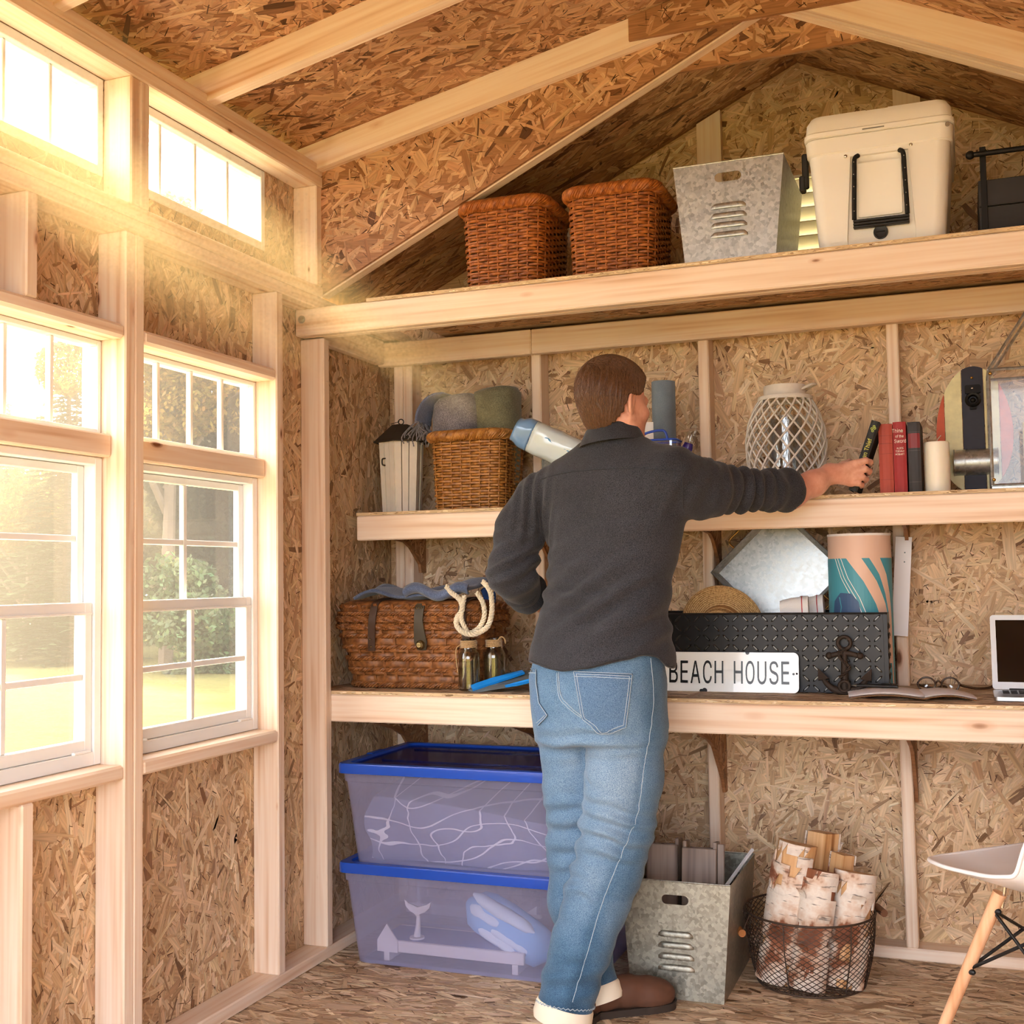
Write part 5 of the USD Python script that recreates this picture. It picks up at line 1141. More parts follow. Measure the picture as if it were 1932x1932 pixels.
tb = stage.GetPrimAtPath('/World/book'); obj('ornament', [mv(lathe([(.0015, 0), (.004, 0), (.004, .0006), (.0015, .0006)], 12, True), (dx, -.0040, .193 + dz), rx=90) for dx, dz in ((-.004, 0), (.004, .003), (0, .008), (0, -.006))], plain('ornament_gold', (150, 160, 50), .5), tb)
book('faded brick red cloth book, first of the standing three', (-.2135, 3.70, ZM), .040, .208, .145, (168, 72, 58), 0, 1, [('· · · ·', .004, 0, .160, False, (110, 40, 34), 1)], [(.148, .1495, (128, 48, 40)), (.118, .119, (140, 56, 46)), (.040, .041, (140, 56, 46)), (.172, .173, (128, 48, 40))])
book('deep red book with white script on its spine, middle of the three', (-.1735, 3.70, ZM), .037, .212, .145, (152, 40, 44), 0, 0, [('Thine', .011, 0, .180, False, CRM, .8), ('of the', .008, 0, .165, False, CRM, .8), ('Sword', .011, 0, .149, False, CRM, .75), ('ALICE', .0055, 0, .130, False, CRM, .9), ('TISDALE', .0055, 0, .121, False, CRM, .8), ('HOBART', .0055, 0, .112, False, CRM, .85)])
book('charcoal book with dark red label next to the candle', (-.1330, 3.705, ZM), .036, .210, .15, (50, 50, 54), 0, -1, (), [(.132, .176, (122, 36, 44)), (.124, .1255, (84, 82, 80)), (.179, .1805, (84, 82, 80)), (.030, .0315, (74, 72, 72))])
t = thing('pillar_candle', 'thick cream pillar candle with wick beside the charcoal book', 'candle', (-.0715, 3.745, ZM))
obj('wax', lathe([(0, 0), (.034, 0), (.0365, .003), (.0365, .146), (.034, .150), (.026, .147), (0, .146)], 40), plain('cream_wax', (238, 226, 208), .4, subsurface_weight=.15, subsurface_scale=.02), t, 40); obj('wick', tube(catmull([(0, 0, .146), (.004, 0, .158), (.014, 0, .170)], 5), .0013, 5), plain('wick', (196, 186, 170), .9), t)

# surfboard-shaped bottle opener board
t = thing('opener_board', 'oval striped plank board with cast iron bottle opener and tin cup', 'wall decor', (.038, 3.935, ZM), rx=-6)
oval = [(.112 * math.cos(a) * (1 - .08 * math.sin(a)), .205 + .203 * math.sin(a)) for a in np.linspace(0, 2 * math.pi, 80)]; oval = Polygon(oval)
for k, (x0, x1, col) in enumerate(((-.12, -.086, (192, 84, 50)), (-.0855, -.034, (214, 206, 160)), (-.0335, .030, (34, 34, 48)), (.0305, .074, (214, 206, 160)), (.0745, .12, (192, 84, 50)))):
    p = oval.intersection(sbox(x0, 0, x1, .5)); obj('plank', exty(p.buffer(-.0006), -.012 - .001 * (k % 2), 0), plain('plank_paint_%d' % k, col, .6, bump=.5, bscale=60, var=.25, vscale=40), t)
op = obj('bottle_opener', [exty(rrect(-.024, .022, .318, .345, .006), -.024, -.012), mv(lathe([(.012, 0), (.021, 0), (.024, .006), (.021, .014), (.015, .012), (.013, .006)], 20, True), (-.001, -.014, .298), rx=90), mv(trimesh.creation.icosphere(2, .008), (-.001, -.022, .296)), exty(Polygon([(-.016, .30), (.014, .30), (.008, .268), (-.010, .268)]), -.020, -.013)], M_iron, t, 40)
obj('screw', mv(trimesh.creation.icosphere(2, .0042), (-.002, -.0265, .333)), M_steel, op); obj('screw', mv(trimesh.creation.icosphere(2, .0042), (-.002, -.0135, .370)), plain('brass', (190, 150, 80), .35, 1.0), t)
a = np.linspace(math.pi, 2 * math.pi, 17); obj('tin_cup', [shell(grid(np.array([[(x, -.014 + .040 * math.sin(u), .100 + .040 * math.cos(u)) for u in a] for x in np.linspace(-.062, .064, 5)])), .0012), exty(Point(0, 0).buffer(.001), 0, .001)] + [mv(ext(Polygon([(.040 * math.cos(u), .040 * math.sin(u)) for u in np.linspace(-math.pi, 0, 17)]), .0012), (x, -.014, .100), rx=90, rz=90) if False else tube([(x, -.014 + .0405 * math.sin(u), .100 + .0405 * math.cos(u)) for u in a], .0016, 6) for x in (-.062, -.030, .064)], M_galv, t, 40)

# glass house lantern
t = thing('glass_terrarium', 'gabled glass terrarium with zinc frame at the right picture edge', 'terrarium', (.080, 3.715, ZM)); w, d, h, hr = .30, .20, .352, .58; fr = .0045
A = [(0, 0, .012), (w, 0, .012), (w, d, .012), (0, d, .012)]; Bt = [(0, 0, h), (w, 0, h), (w, d, h), (0, d, h)]; ap = [(w / 2, 0, hr), (w / 2, d, hr)]
bars = [(A[i], A[(i + 1) % 4]) for i in range(4)] + [(Bt[i], Bt[(i + 1) % 4]) for i in range(4)] + [(A[i], Bt[i]) for i in range(4)] + [(Bt[0], ap[0]), (Bt[1], ap[0]), (Bt[2], ap[1]), (Bt[3], ap[1]), (ap[0], ap[1])]
for p, q in bars: obj('frame_bar', tube([p, q], fr, 4), M_galv, t)
MG = clearmat('terrarium_glass', (.97, .98, .97), .03)
for poly in ((A[0], A[1], Bt[1], Bt[0]), (A[1], A[2], Bt[2], Bt[1]), (A[2], A[3], Bt[3], Bt[2]), (A[3], A[0], Bt[0], Bt[3]), (Bt[0], ap[0], ap[1], Bt[3]), (Bt[1], Bt[2], ap[1], ap[0])): obj('pane', T(poly, [[0, 1, 2], [0, 2, 3]]), MG, t)
for k in (0, 1): obj('pane', T((Bt[0 if k == 0 else 3], Bt[1 if k == 0 else 2], ap[k]), [[0, 1, 2]]), MG, t)
obj('base_tray', box(-.004, w + .004, -.004, d + .004, 0, .010, .002), M_galv, t); obj('hinge', [mv(trimesh.creation.icosphere(2, .005), (.004, -.005, z)) for z in (.028, h - .012)], 'x' and plain('brass_hinge', (196, 160, 84), .3, 1.0), t)
t = thing('pillar_candle', 'cream pillar candle standing inside the glass terrarium', 'candle', (.205, 3.80, ZM + .0105)); obj('wax', lathe([(0, 0), (.034, 0), (.036, .003), (.036, .19), (.033, .193), (0, .19)], 32), '/World/Looks/cream_wax', t, 40); obj('wick', tube([(0, 0, .19), (.002, 0, .205)], .0013, 5), '/World/Looks/wick', t)

# ------------------------------------------------------------------ things on the workbench
M_leather = plain('dark_leather', (66, 48, 38), .5, bump=.25, bscale=140, var=.15, vscale=30); M_brass = plain('aged_brass', (132, 116, 82), .35, 1.0)
def ribbon(pts, w, th, wdir):
    p = catmull(np.asarray(pts, float), 8); wd = np.asarray(wdir, float); wd /= np.linalg.norm(wd); t = np.gradient(p, axis=0); t /= np.linalg.norm(t, axis=1, keepdims=True); n = np.cross(t, wd); n /= np.linalg.norm(n, axis=1, keepdims=True)
    ww = np.broadcast_to(w, (len(p),))[:, None] / 2
    return loft([np.array([p[i] - wd * ww[i] - n[i] * th / 2, p[i] + wd * ww[i] - n[i] * th / 2, p[i] + wd * ww[i] + n[i] * th / 2, p[i] - wd * ww[i] + n[i] * th / 2]) for i in range(len(p))])
t = thing('picnic_basket', 'brown willow picnic basket with leather straps at the left end of the workbench', 'basket', (-1.745, 3.690, ZC)); pk = t
w, d = .535, .285; w0, d0 = .455, .235
obj('base', mv(ext(rrect(-w0 / 2, w0 / 2, -d0 / 2, d0 / 2, .07), .012), (0, 0, .004)), M_inner, t); braid(t, w0 + .01, d0 + .01, .012, .075, .008, 5, 22, M_wick_p, 'foot_braid', .004)
gq = [np.column_stack([loop(w0 + (w - w0) * f - .014, d0 + (d - d0) * f - .014, .07, 60)[0], np.full(60, .01 + .19 * f)]) for f in (0, .5, 1)]; obj('lining', grid(np.array(gq), closed_v=True), M_inner, t)
weave(t, w0, d0, w, d, .020, .195, 7, .046, M_wick_p, .07, .0055, .46, .42, 'splint_weave', 4, 3)
_, Lp = loop(w, d, .07, 40); ns = int(Lp / .046 / 2) * 2; A_, _ = loop(w0 + .004, d0 + .004, .07, ns); B_, _ = loop(w + .004, d + .004, .07, ns); oA = onorm(A_)
for k in range(ns): obj('upright', ribbon([(*A_[k], .016), (*((A_[k] + B_[k]) / 2), .105), (*B_[k], .196)], .0095, .0028, (-oA[k][1], oA[k][0], 0)), M_wick_p, t)
for z in (.062, .100, .138, .176):
    f = (z - .02) / .175; braid(t, w0 + (w - w0) * f + .006, d0 + (d - d0) * f + .006, z, .07, .0055, 3, 40, M_wick_p, 'plait', .0046)
for z, R_ in ((.207, .010), (.232, .011)): braid(t, w + .012, d + .012, z, .075, R_, 8, 60, M_wick_p, 'rope_band', .0042)
ld_ = obj('lid', soft([np.column_stack([loop(w + .01 - q, d + .01 - q, .075, 60)[0], np.full(60, z)]) for z, q in ((.240, .0), (.262, .004), (.280, .012), (.290, .04), (.294, .10))], 3, .002, 40), M_wick_p, t, 40)
weave_parent = t
for z in (.250, .272): braid(t, w + .014 - (.012 if z > .26 else 0), d + .014 - (.012 if z > .26 else 0), z, .075, .005, 3, 44, M_wick_p, 'lid_plait', .0040)
for k in range(26):
    P_, _ = loop(w + .012, d + .012, .075, 26); o = onorm(P_)[k]; obj('lid_splint', ribbon([(*(P_[k] + o * .003), .243), (*(P_[k] + o * .001), .262), (*(P_[k] - o * .012), .283)], .012, .003, (-o[1], o[0], 0)), M_wick_p, t)
yf = -d / 2 - .012
for x, sw in ((-.105, -.012), (.215, .01)):
    s_ = obj('strap', ribbon([(x, .02, .300), (x, -.08, .298), (x, yf + .012, .286), (x, yf - .006, .262), (x + sw * .3, yf - .012, .225), (x + sw, yf + .000, .175), (x + sw * 1.5, yf + .012, .125)], .026, .004, (1, 0, 0)), M_leather, t, 40)
    for z in (.14, .165): obj('rivet', mv(trimesh.creation.icosphere(2, .0035), (x + sw * 1.4, yf + .004 + (.14 - z) * .25, z)), M_brass, s_)
s_ = obj('latch_strap', ribbon([(.065, yf + .004, .282), (.065, yf - .010, .262), (.065, yf - .017, .225), (.066, yf - .010, .175), (.068, yf + .0, .130)], np.interp(np.linspace(0, 1, 33), [0, .08, .5, .85, 1], [.026, .034, .030, .046, .030]), .005, (1, 0, 0)), plain('olive_leather', (58, 50, 36), .5), t, 40)
for dx in (-.009, 0, .009): obj('rivet', mv(trimesh.creation.icosphere(2, .0028), (.065 + dx, yf - .010, .268)), M_brass, s_)
obj('buckle', [mv(lathe([(0, .012), (.008, .012), (.009, .008), (.013, .006), (.016, 0), (0, 0)], 24), (.067, yf - .010, .148), rx=90), box(.058, .076, yf - .024, yf - .020, .146, .150, .001)], M_brass, s_, 40)
M_blue_c = _woven('slate_blue_cloth', (70, 84, 116), (104, 118, 148))
u = np.linspace(0, 1, 30); vv_ = np.linspace(0, 1, 16)
P_ = np.array([[(-.20 + .42 * a, -.125 + .24 * b, .300 + .014 * math.sin(7 * a + 2 * b) + .010 * math.sin(13 * a - 5 * b) + .022 * a + .022 * b) for b in vv_] for a in u]); 
tcl = thing('folded_cloth', 'slate blue cloth lying on the lid of the picnic basket', 'cloth', (-1.745, 3.690, ZC)); obj('cloth', shell(grid(P_), .010), M_blue_c, tcl, True)
obj('fold', shell(grid(np.array([[(.0 + .23 * a, -.135 - .018 * math.sin(math.pi * b) + .26 * 0, .306 + .03 * b + .014 * math.sin(9 * a)) for b in np.linspace(0, 1, 8)] for a in np.linspace(0, 1, 20)])), .008), M_blue_c, tcl, True)
obj('hanging_corner', shell(grid(np.array([[(.225 + .050 * a * (1 - .4 * b), -.02 + .02 * math.sin(5 * b), .320 - .085 * b + .01 * math.sin(6 * a)) for b in np.linspace(0, 1, 10)] for a in np.linspace(0, 1, 8)])), .008), plain('deep_blue_cloth', (34, 66, 122), .8), tcl, True)

# bottles with jute and rope
M_jute = _woven('jute_twine', (150, 118, 80), (196, 164, 120), 300); M_cot = _woven('cotton_rope', (196, 184, 160), (232, 222, 200), 240)
def jar_glass():
    g = G(); lw = g('layer_weight', blend=.5).facing; f = g.math('multiply_add', g.math('power', lw, 2.0), .45, .07)
    return g.out('jar_glass', g('mix_closure', fac=f, closure1=g('transparent_bsdf', color=(.80, .80, .78)).BSDF, closure2=g('glossy_bsdf', color=(1, 1, 1), roughness=.04).BSDF).closure)
M_jar = jar_glass()
def twine(t, r, z0, z1, n, sr=.0022):
    a = np.linspace(0, 2 * math.pi * n, 16 * n); obj('jute_wrap', tube(np.stack([r * np.cos(a), r * np.sin(a), z0 + (z1 - z0) * np.linspace(0, 1, len(a))], 1), sr, 5), M_jute, t)
def bottle(label, loc, extra):
    t = thing('glass_bottle', label, 'bottle', loc)
    prof = [(0, .004), (.030, .002), (.0345, .006), (.0355, .02), (.0355, .105), (.034, .120), (.026, .132), (.0235, .138), (.0235, .160), (.026, .164), (.024, .168), (.021, .164), (.021, .138), (.024, .130), (.032, .118), (.0335, .104), (.0335, .02), (.032, .008), (0, .008)]
    obj('glass', lathe(prof, 40, False), M_jar, t, 40); twine(t, .0262, .138, .162, 6)
    extra(t); return t
def tail1(t): obj('twine_tail', tube(catmull([(-.026, -.004, .150), (-.040, -.01, .135), (-.042, -.006, .10), (-.041, 0, .07), (-.036, 0, .05)], 6), .002, 5), M_jute, t)
def tail2(t): obj('twine_tail', tube(catmull([(.018, -.016, .158), (.030, -.012, .172), (.040, -.008, .166), (.042, -.004, .150)], 6), .0024, 5), M_jute, t)
bottle('clear glass bottle with jute neck, left of the two, trailing twine', (-1.512, 3.540, ZC), tail1); bottle('clear glass bottle with jute neck, right one behind the other', (-1.448, 3.600, ZC), tail2)
def rope(name, pts, r, t, mat, turns):
    p = catmull(np.asarray(pts, float), 14); tg = np.gradient(p, axis=0); tg /= np.linalg.norm(tg, axis=1, keepdims=True); a = np.cross(tg, [0.3, 1, 0.2]); a /= np.linalg.norm(a, axis=1, keepdims=True); b = np.cross(tg, a); s = np.r_[0, np.cumsum(np.linalg.norm(np.diff(p, axis=0), axis=1))]
    obj(name, [tube(p + r * .55 * (np.cos(2 * math.pi * turns * s + k * 2.094)[:, None] * a + np.sin(2 * math.pi * turns * s + k * 2.094)[:, None] * b), r * .56, 6) for k in range(3)], mat, t, 50)
t = thing('rope_handles', 'thick cream cotton rope loops hanging in front of the picnic basket above the bottles', 'rope', (0, 0, 0))
q = lambda px, py, y: tuple(W(px, py, y))
rope('rope_loop', [q(842, 1106, 3.545), q(852, 1118, 3.535), q(868, 1132, 3.525), q(872, 1150, 3.515), q(862, 1166, 3.508), q(862, 1180, 3.503), q(872, 1192, 3.500), q(890, 1197, 3.505), q(906, 1192, 3.512), q(921, 1180, 3.520), q(928, 1155, 3.525), q(927, 1125, 3.535), q(921, 1108, 3.545), q(911, 1097, 3.555)], .0085, t, M_cot, 32)
rope('rope_loop', [q(876, 1124, 3.525), q(873, 1142, 3.515), q(870, 1165, 3.512), q(876, 1182, 3.512), q(884, 1194, 3.520), q(895, 1191, 3.525), q(907, 1180, 3.528), q(914, 1160, 3.528), q(911, 1137, 3.532), q(900, 1118, 3.545)], .0080, t, M_cot, 32)

# swim fins
t = thing('swim_fins', 'bright blue and grey swim fins lying on the workbench beside the bottles', 'fins', (0, 0, 0)); MB1 = plain('fin_blue', (22, 140, 236), .4); MB2 = plain('fin_grey', (96, 104, 108), .5)
def slab_px(px, th=.006):
    P = np.array([W(a, b, y) for a, b, y in px]); c = P.mean(0); n = np.cross(P[1] - P[0], P[2] - P[0]); n /= np.linalg.norm(n); return hull(np.vstack([P + n * th / 2, P - n * th / 2]))
obj('blade', slab_px([(892, 1297, 3.520), (884, 1303, 3.505), (960, 1268, 3.66), (1040, 1262, 3.66), (1040, 1283, 3.56), (895, 1307, 3.500)], .006), MB2, t)
obj('blue_panel', slab_px([(888, 1294, 3.515), (892, 1302, 3.497), (950, 1283, 3.56), (990, 1270, 3.60), (985, 1266, 3.62), (930, 1280, 3.56)], .008), MB1, t)
obj('blue_rib', slab_px([(953, 1295, 3.520), (975, 1292, 3.52), (1040, 1276, 3.535), (1040, 1272, 3.54)], .010), MB1, t); obj('foot_pocket', soft([supr((0, 0), .05 * k, .035 * k, z, 0) for z, k in ((0, .8), (.02, 1), (.045, .8), (.055, .4))], 4, .002), MB2, t, True)
UsdGeom.Xformable(stage.GetPrimAtPath('/World/swim_fins/foot_pocket')).AddTranslateOp().Set(Gf.Vec3d(-1.20, 3.60, ZC))
t = thing('whisk_paddle', 'pale oval paddle standing half hidden behind the shirt hem', 'paddle', (-1.365, 3.86, ZC - .052), rx=-8); obj('blade', exty(Point(0, 0).buffer(1).buffer(0), 0, 1), plain('paddle_white', (226, 218, 206), .5), t); UsdGeom.Xformable(stage.GetPrimAtPath('/World/whisk_paddle/blade')).AddTransformOp().Set(Gf.Matrix4d(.055, 0, 0, 0, 0, .006, 0, 0, 0, 0, .045, 0, 0, 0, .10, 1)); obj('handle', box(.03, .24, .0, .006, .088, .104, .002), '/World/Looks/paddle_white', t)

# tread-plate box and what stands in it
M_tread = plain('black_tread_plate', (44, 43, 44), .38, .85, bump=.1, bscale=80, var=.2, vscale=14); M_lug = plain('worn_lug', (86, 84, 82), .3, .95)
BX0, BX1, BY0, BY1, BZ = -1.03, -.226, 3.700, 3.955, .240
t = thing('tread_plate_box', 'black tread plate metal box on the workbench behind the white sign', 'box', (0, 0, ZC)); s = .0018
obj('front_panel', box(BX0, BX1, BY0, BY0 + s, 0, BZ), M_tread, t); obj('back_panel', box(BX0, BX1, BY1 - s, BY1, 0, BZ), M_tread, t); obj('side_panel', box(BX0, BX0 + s, BY0 + s, BY1 - s, 0, BZ), M_tread, t); obj('side_panel', box(BX1 - s, BX1, BY0 + s, BY1 - s, 0, BZ), M_tread, t); obj('bottom', box(BX0, BX1, BY0, BY1, 0, .002), M_tread, t)
obj('rim', tube([(BX0, BY0, BZ), (BX1, BY0, BZ), (BX1, BY1, BZ), (BX0, BY1, BZ)], .0035, 6, True), M_black, t); obj('corner_fold', [box(BX1 - .012, BX1 + .001, BY0 - .001, BY0 + .002, 0, BZ, .0006)], M_tread, t)
lug = manifold3d.Manifold.hull_points([tuple(p) for p in np.array([(x * .0155 * k, -y0, z * .0042 * k) for k, y0 in ((1, 0), (.62, .0028)) for x, z in ((-1, 0), (-.6, .8), (.6, .8), (1, 0), (.6, -.8), (-.6, -.8))])])
lv, lf, _ = meshkit.arrays(lug); nl = 0
for i in range(26):
    for j in range(8):
        x = BX0 + .02 + .0302 * i; z = .014 + .0302 * j; 
        if x > BX1 - .012 or z > BZ - .008: continue
        if x < -.97 or (z < .125 and x < -.50): continue
        a = 45 if (i + j) % 2 else -45; obj('tread_lug', mv(T(lv, lf), (x, BY0, z), ry=a), M_lug, t); nl += 1
for j in range(7):
    for i in range(7):
        a = 45 if (i + j) % 2 else -45; obj('tread_lug', mv(mv(T(lv, lf), ry=a), (BX1, BY0 + .03 + .0302 * i, .02 + .0302 * j), rz=0) if False else mv(mv(mv(T(lv, lf), ry=a), rz=90), (BX1, BY0 + .03 + .0302 * i, .02 + .0302 * j)), M_lug, t)

M_enam = plain('white_enamel', (236, 238, 236), .18, coat_weight=.5); M_ink = plain('black_enamel', (22, 22, 24), .3)
t = thing('sign', 'white enamel sign lettered BEACH HOUSE leaning on the black box', 'sign', (-.485, 3.672, ZC + .0005), rx=-7); SW, SH = .425, .122
obj('plate', exty(rrect(-SW, 0, .0, SH, .016), 0, .0022), M_enam, t); obj('raised_edge', exty(rrect(-SW, 0, 0, SH, .016).difference(rrect(-SW + .005, -.005, .005, SH - .005, .012)), -.0018, 0), M_enam, t)
xx = -SW + .025; 
glyphs = []
tw = {}
for ch in 'BEACH HOUSE':
    if ch == ' ': xx += .024; continue
    tm = meshkit.text_mesh(ch, .069, .0016); v = tm.vertices.copy(); wd = np.ptp(v[:, 0]); sx = .0275 / wd * {'A': 1.1, 'E': .86, 'B': .98}.get(ch, 1.0); x0 = v[:, 0].min()
    glyphs.append((ch, np.stack([xx + (v[:, 0] - x0) * sx, -v[:, 2] - .0002, .026 + v[:, 1]], 1), tm.faces)); xx += wd * sx + .0092
sc_ = (SW - .025 - .029) / (xx - .0092 - (-SW + .025))
for ch, v, f in glyphs: v[:, 0] = -SW + .025 + (v[:, 0] + SW - .025) * sc_; obj('letter', T(v, f), M_ink, t)
obj('screw_hole', mv(lathe([(0, .0012), (.0035, .0012), (.0035, 0), (0, 0)], 12), (-.016, -.0004, SH * .47), rx=90), M_ink, t); obj('chip', [exty(Point(-.155, SH - .001).buffer(.006).intersection(sbox(-1, 0, 0, SH)), -.0021, -.0018), exty(unary_union([Point(-.288, .003).buffer(.008), Point(-.298, .002).buffer(.006)]).intersection(sbox(-1, 0, 0, SH)), -.0021, -.0018), mv(trimesh.creation.icosphere(1, .003), (-.006, -.0015, SH * .48))], M_ink, t)

M_cast = plain('rusty_cast_iron', (62, 50, 42), .7, .5, bump=.6, bscale=70, var=.3, vscale=40)
t = thing('anchor', 'rusty cast iron anchor leaning on the right end of the black box', 'anchor', (-.350, 3.660, ZC + .001), rx=-8)
obj('ring', mv(lathe([(.0185 + .0058 * math.cos(a), .0058 * math.sin(a)) for a in np.linspace(0, 2 * math.pi, 11)[:-1]], 28, True), (0, 0, .153), rx=90), M_cast, t, 50)
obj('shank', tube([(0, 0, .012), (0, 0, .08), (0, 0, .136)], np.array([.0125, .0105, .009]), 10), M_cast, t, 50); obj('stock', [tube([(-.042, 0, .115), (-.01, 0, .122), (.01, 0, .122), (.043, 0, .115)], np.array([.007, .009, .009, .007]), 10), mv(trimesh.creation.icosphere(2, .0105), (-.044, 0, .115)), mv(trimesh.creation.icosphere(2, .0105), (.045, 0, .115))], M_cast, t, 50)
a = np.linspace(math.radians(205), math.radians(335), 20); obj('arms', tube(np.stack([.070 * np.cos(a), 0 * a, .078 + .070 * np.sin(a)], 1), .006 + .006 * np.sin((a - a[0]) / (a[-1] - a[0]) * math.pi), 10), M_cast, t, 50)
for sg in (-1, 1): obj('fluke', hull([(sg * .045, -.010, .046), (sg * .076, -.013, .040), (sg * .078, 0, .078), (sg * .045, .010, .046), (sg * .076, .013, .040)]), M_cast, t)
obj('crown_ring', mv(lathe([(.015 + .005 * math.cos(b), .005 * math.sin(b)) for b in np.linspace(0, 2 * math.pi, 9)[:-1]], 24, True), (0, -.012, .024), rx=90), M_cast, t, 50); rope('twisted_rope', [(.004, -.012, .135), (-.014, -.013, .115), (.0, -.016, .095), (.016, -.013, .08), (.0, -.015, .060), (-.012, -.013, .048)], .0045, t, M_cast, 60)

t = thing('serving_tray', 'square galvanized tray set on its corner behind the black box, brass handle at top left', 'tray', (-.575, 3.962, 1.2275), rx=-5); S_ = .142; Rm = rotmat(ry=45)
def tr_(m): m = T(m.vertices, m.faces); m.vertices = m.vertices @ Rm[:3, :3].T; return m
obj('tray_floor', tr_(box(-S_, S_, 0, .0015, -S_, S_)), M_galv, t)
for k, (p, q_) in enumerate((((-S_, -S_), (S_, -S_)), ((S_, -S_), (S_, S_)), ((S_, S_), (-S_, S_)), ((-S_, S_), (-S_, -S_)))):
    cx_, cz_ = (p[0] + q_[0]) / 2, (p[1] + q_[1]) / 2; e = 1.10; obj('tray_wall', tr_(hull([(x, y, z) for (x, z), y in (((p[0], p[1]), .001), ((q_[0], q_[1]), .001), ((p[0] * e, p[1] * e), -.034), ((q_[0] * e, q_[1] * e), -.034), ((p[0] * e, p[1] * e), -.0325), ((p[0] * 1.008, p[1] * 1.008), .0012), ((q_[0] * 1.008, q_[1] * 1.008), .0012))])), M_galv, t)
obj('rolled_edge', tr_(tube([(sx * S_ * 1.1, -.034, sz * S_ * 1.1) for sx, sz in ((-1, -1), (1, -1), (1, 1), (-1, 1))], .0028, 6, True)), M_galv, t)
for sg in (-1, 1): obj('handle', tr_(tube(catmull([(sg * (S_ * 1.09), -.030, -.045), (sg * (S_ + .045), -.024, -.042), (sg * (S_ + .048), -.022, 0), (sg * (S_ + .045), -.024, .042), (sg * (S_ * 1.09), -.030, .045)], 5), .003, 8)), plain('tray_brass', (176, 132, 70), .3, 1.0) if sg < 0 else '/World/Looks/tray_brass', t, True)

def _straw():
    g = G(); v = g.obj(); s = g('separate_xyz', vector=v); r = g.math('sqrt', g.math('add', g.math('multiply', s.x, s.x), g.math('multiply', s.z, s.z))); wv = g.math('sine', g.math('multiply', r, 1100.0)); n = g.noise(v, 170.0, 3.0).fac
    f = g.math('multiply_add', wv, .22, n); return g.out('straw', g('principled_bsdf', base_color=g.ramp(f, [(.2, lin(124, 88, 48)), (.5, lin(186, 146, 92)), (.85, lin(222, 188, 134))]), roughness=.7, normal=g.bump(f, .35, .002)).BSDF)
t = thing('straw_hat', 'natural straw hat standing on edge in the black box', 'hat', (-.742, 3.835, 1.055), rx=14, rz=-6); M_straw = _straw()
Rh = rotmat(rx=90)
hp = mv(lathe([(.135, .004), (.120, .0), (.085, -.002), (.072, .004), (.066, .030), (.060, .066), (.045, .078), (0, .082)], 56), rx=90); obj('hat_body', shell(T(hp.vertices, hp.faces), .003), M_straw, t, 50); obj('brim_edge', tube([(.135 * math.cos(b), -.004, .135 * math.sin(b)) for b in np.linspace(0, 2 * math.pi, 60)[:-1]], .0034, 6, True), M_straw, t, True)
obj('hat_band', mv(lathe([(.0725, .006), (.0730, .012), (.0715, .020), (.0695, .020)], 48), rx=90), plain('hat_band', (150, 108, 62), .8), t, True)

def sneaker(label, loc, rz, ry=0):
    t = thing('sneaker', label, 'shoe', loc, rz, rx=180, ry=ry)
    fp = unary_union([Point(0, 0).buffer(.036), Point(.08, .002).buffer(.037), Point(.17, .004).buffer(.044), Point(.205, .004).buffer(.036)]).convex_hull
    obj('sole', ext(fp.buffer(.003), .024), plain('sole_white', (232, 230, 228), .6) if not _used.get('sw') else '/World/Looks/sole_white', t, 40); _used['sw'] = 1
    obj('stripe', ext(fp.buffer(.0036).difference(fp.buffer(-.002)), .003, .017), '/World/Looks/band_red' if _used.get('br') else plain('band_red', (176, 52, 56), .5), t); _used['br'] = 1
    def ringp(z, k, o): 
        p = np.asarray(fp.buffer(-o).exterior.coords)[:-1]; s_ = np.linspace(0, 1, 49)[:-1]; L = LineString(np.asarray(fp.buffer(-o).exterior.coords)); P = np.array([L.interpolate(f, normalized=True).coords[0] for f in s_]); return np.column_stack([P[:, 0] * k, P[:, 1], z - .0 * P[:, 0] - np.clip(P[:, 0] - .05, 0, .2) * (z - .024) * 4.2])
    g_ = grid(np.array([ringp(.024, 1, .001), ringp(.05, 1, .003), ringp(.075, .99, .007), ringp(.086, .97, .010)]), closed_v=True); obj('upper', shell(g_, .003), M_canv, t, 50)
    tp = [(x, y, .090 - np.clip(x - .05, 0, .2) * .062 * 4.2 + .003) for x, y in ((.05, -.026), (.05, .026), (.12, .030), (.19, .030), (.22, .0), (.19, -.026), (.12, -.028))]; obj('vamp', hull(tp + [(x, y, max(z - .012, .026)) for x, y, z in tp]), M_canv, t, 40)
    obj('insole', ext(fp.buffer(-.012), .002, .030), M_insole, t)
M_canv = plain('white_canvas', (232, 230, 228), .85, bump=.3, bscale=500); M_insole = plain('tan_insole', (206, 190, 150), .8)
sneaker('white canvas sneaker in the black box, heel up, left of the pair', (-.462, 3.775, 1.114), 4, 88); sneaker('white canvas sneaker in the black box next to the printed canister', (-.425, 3.862, 1.116), 2, 86)

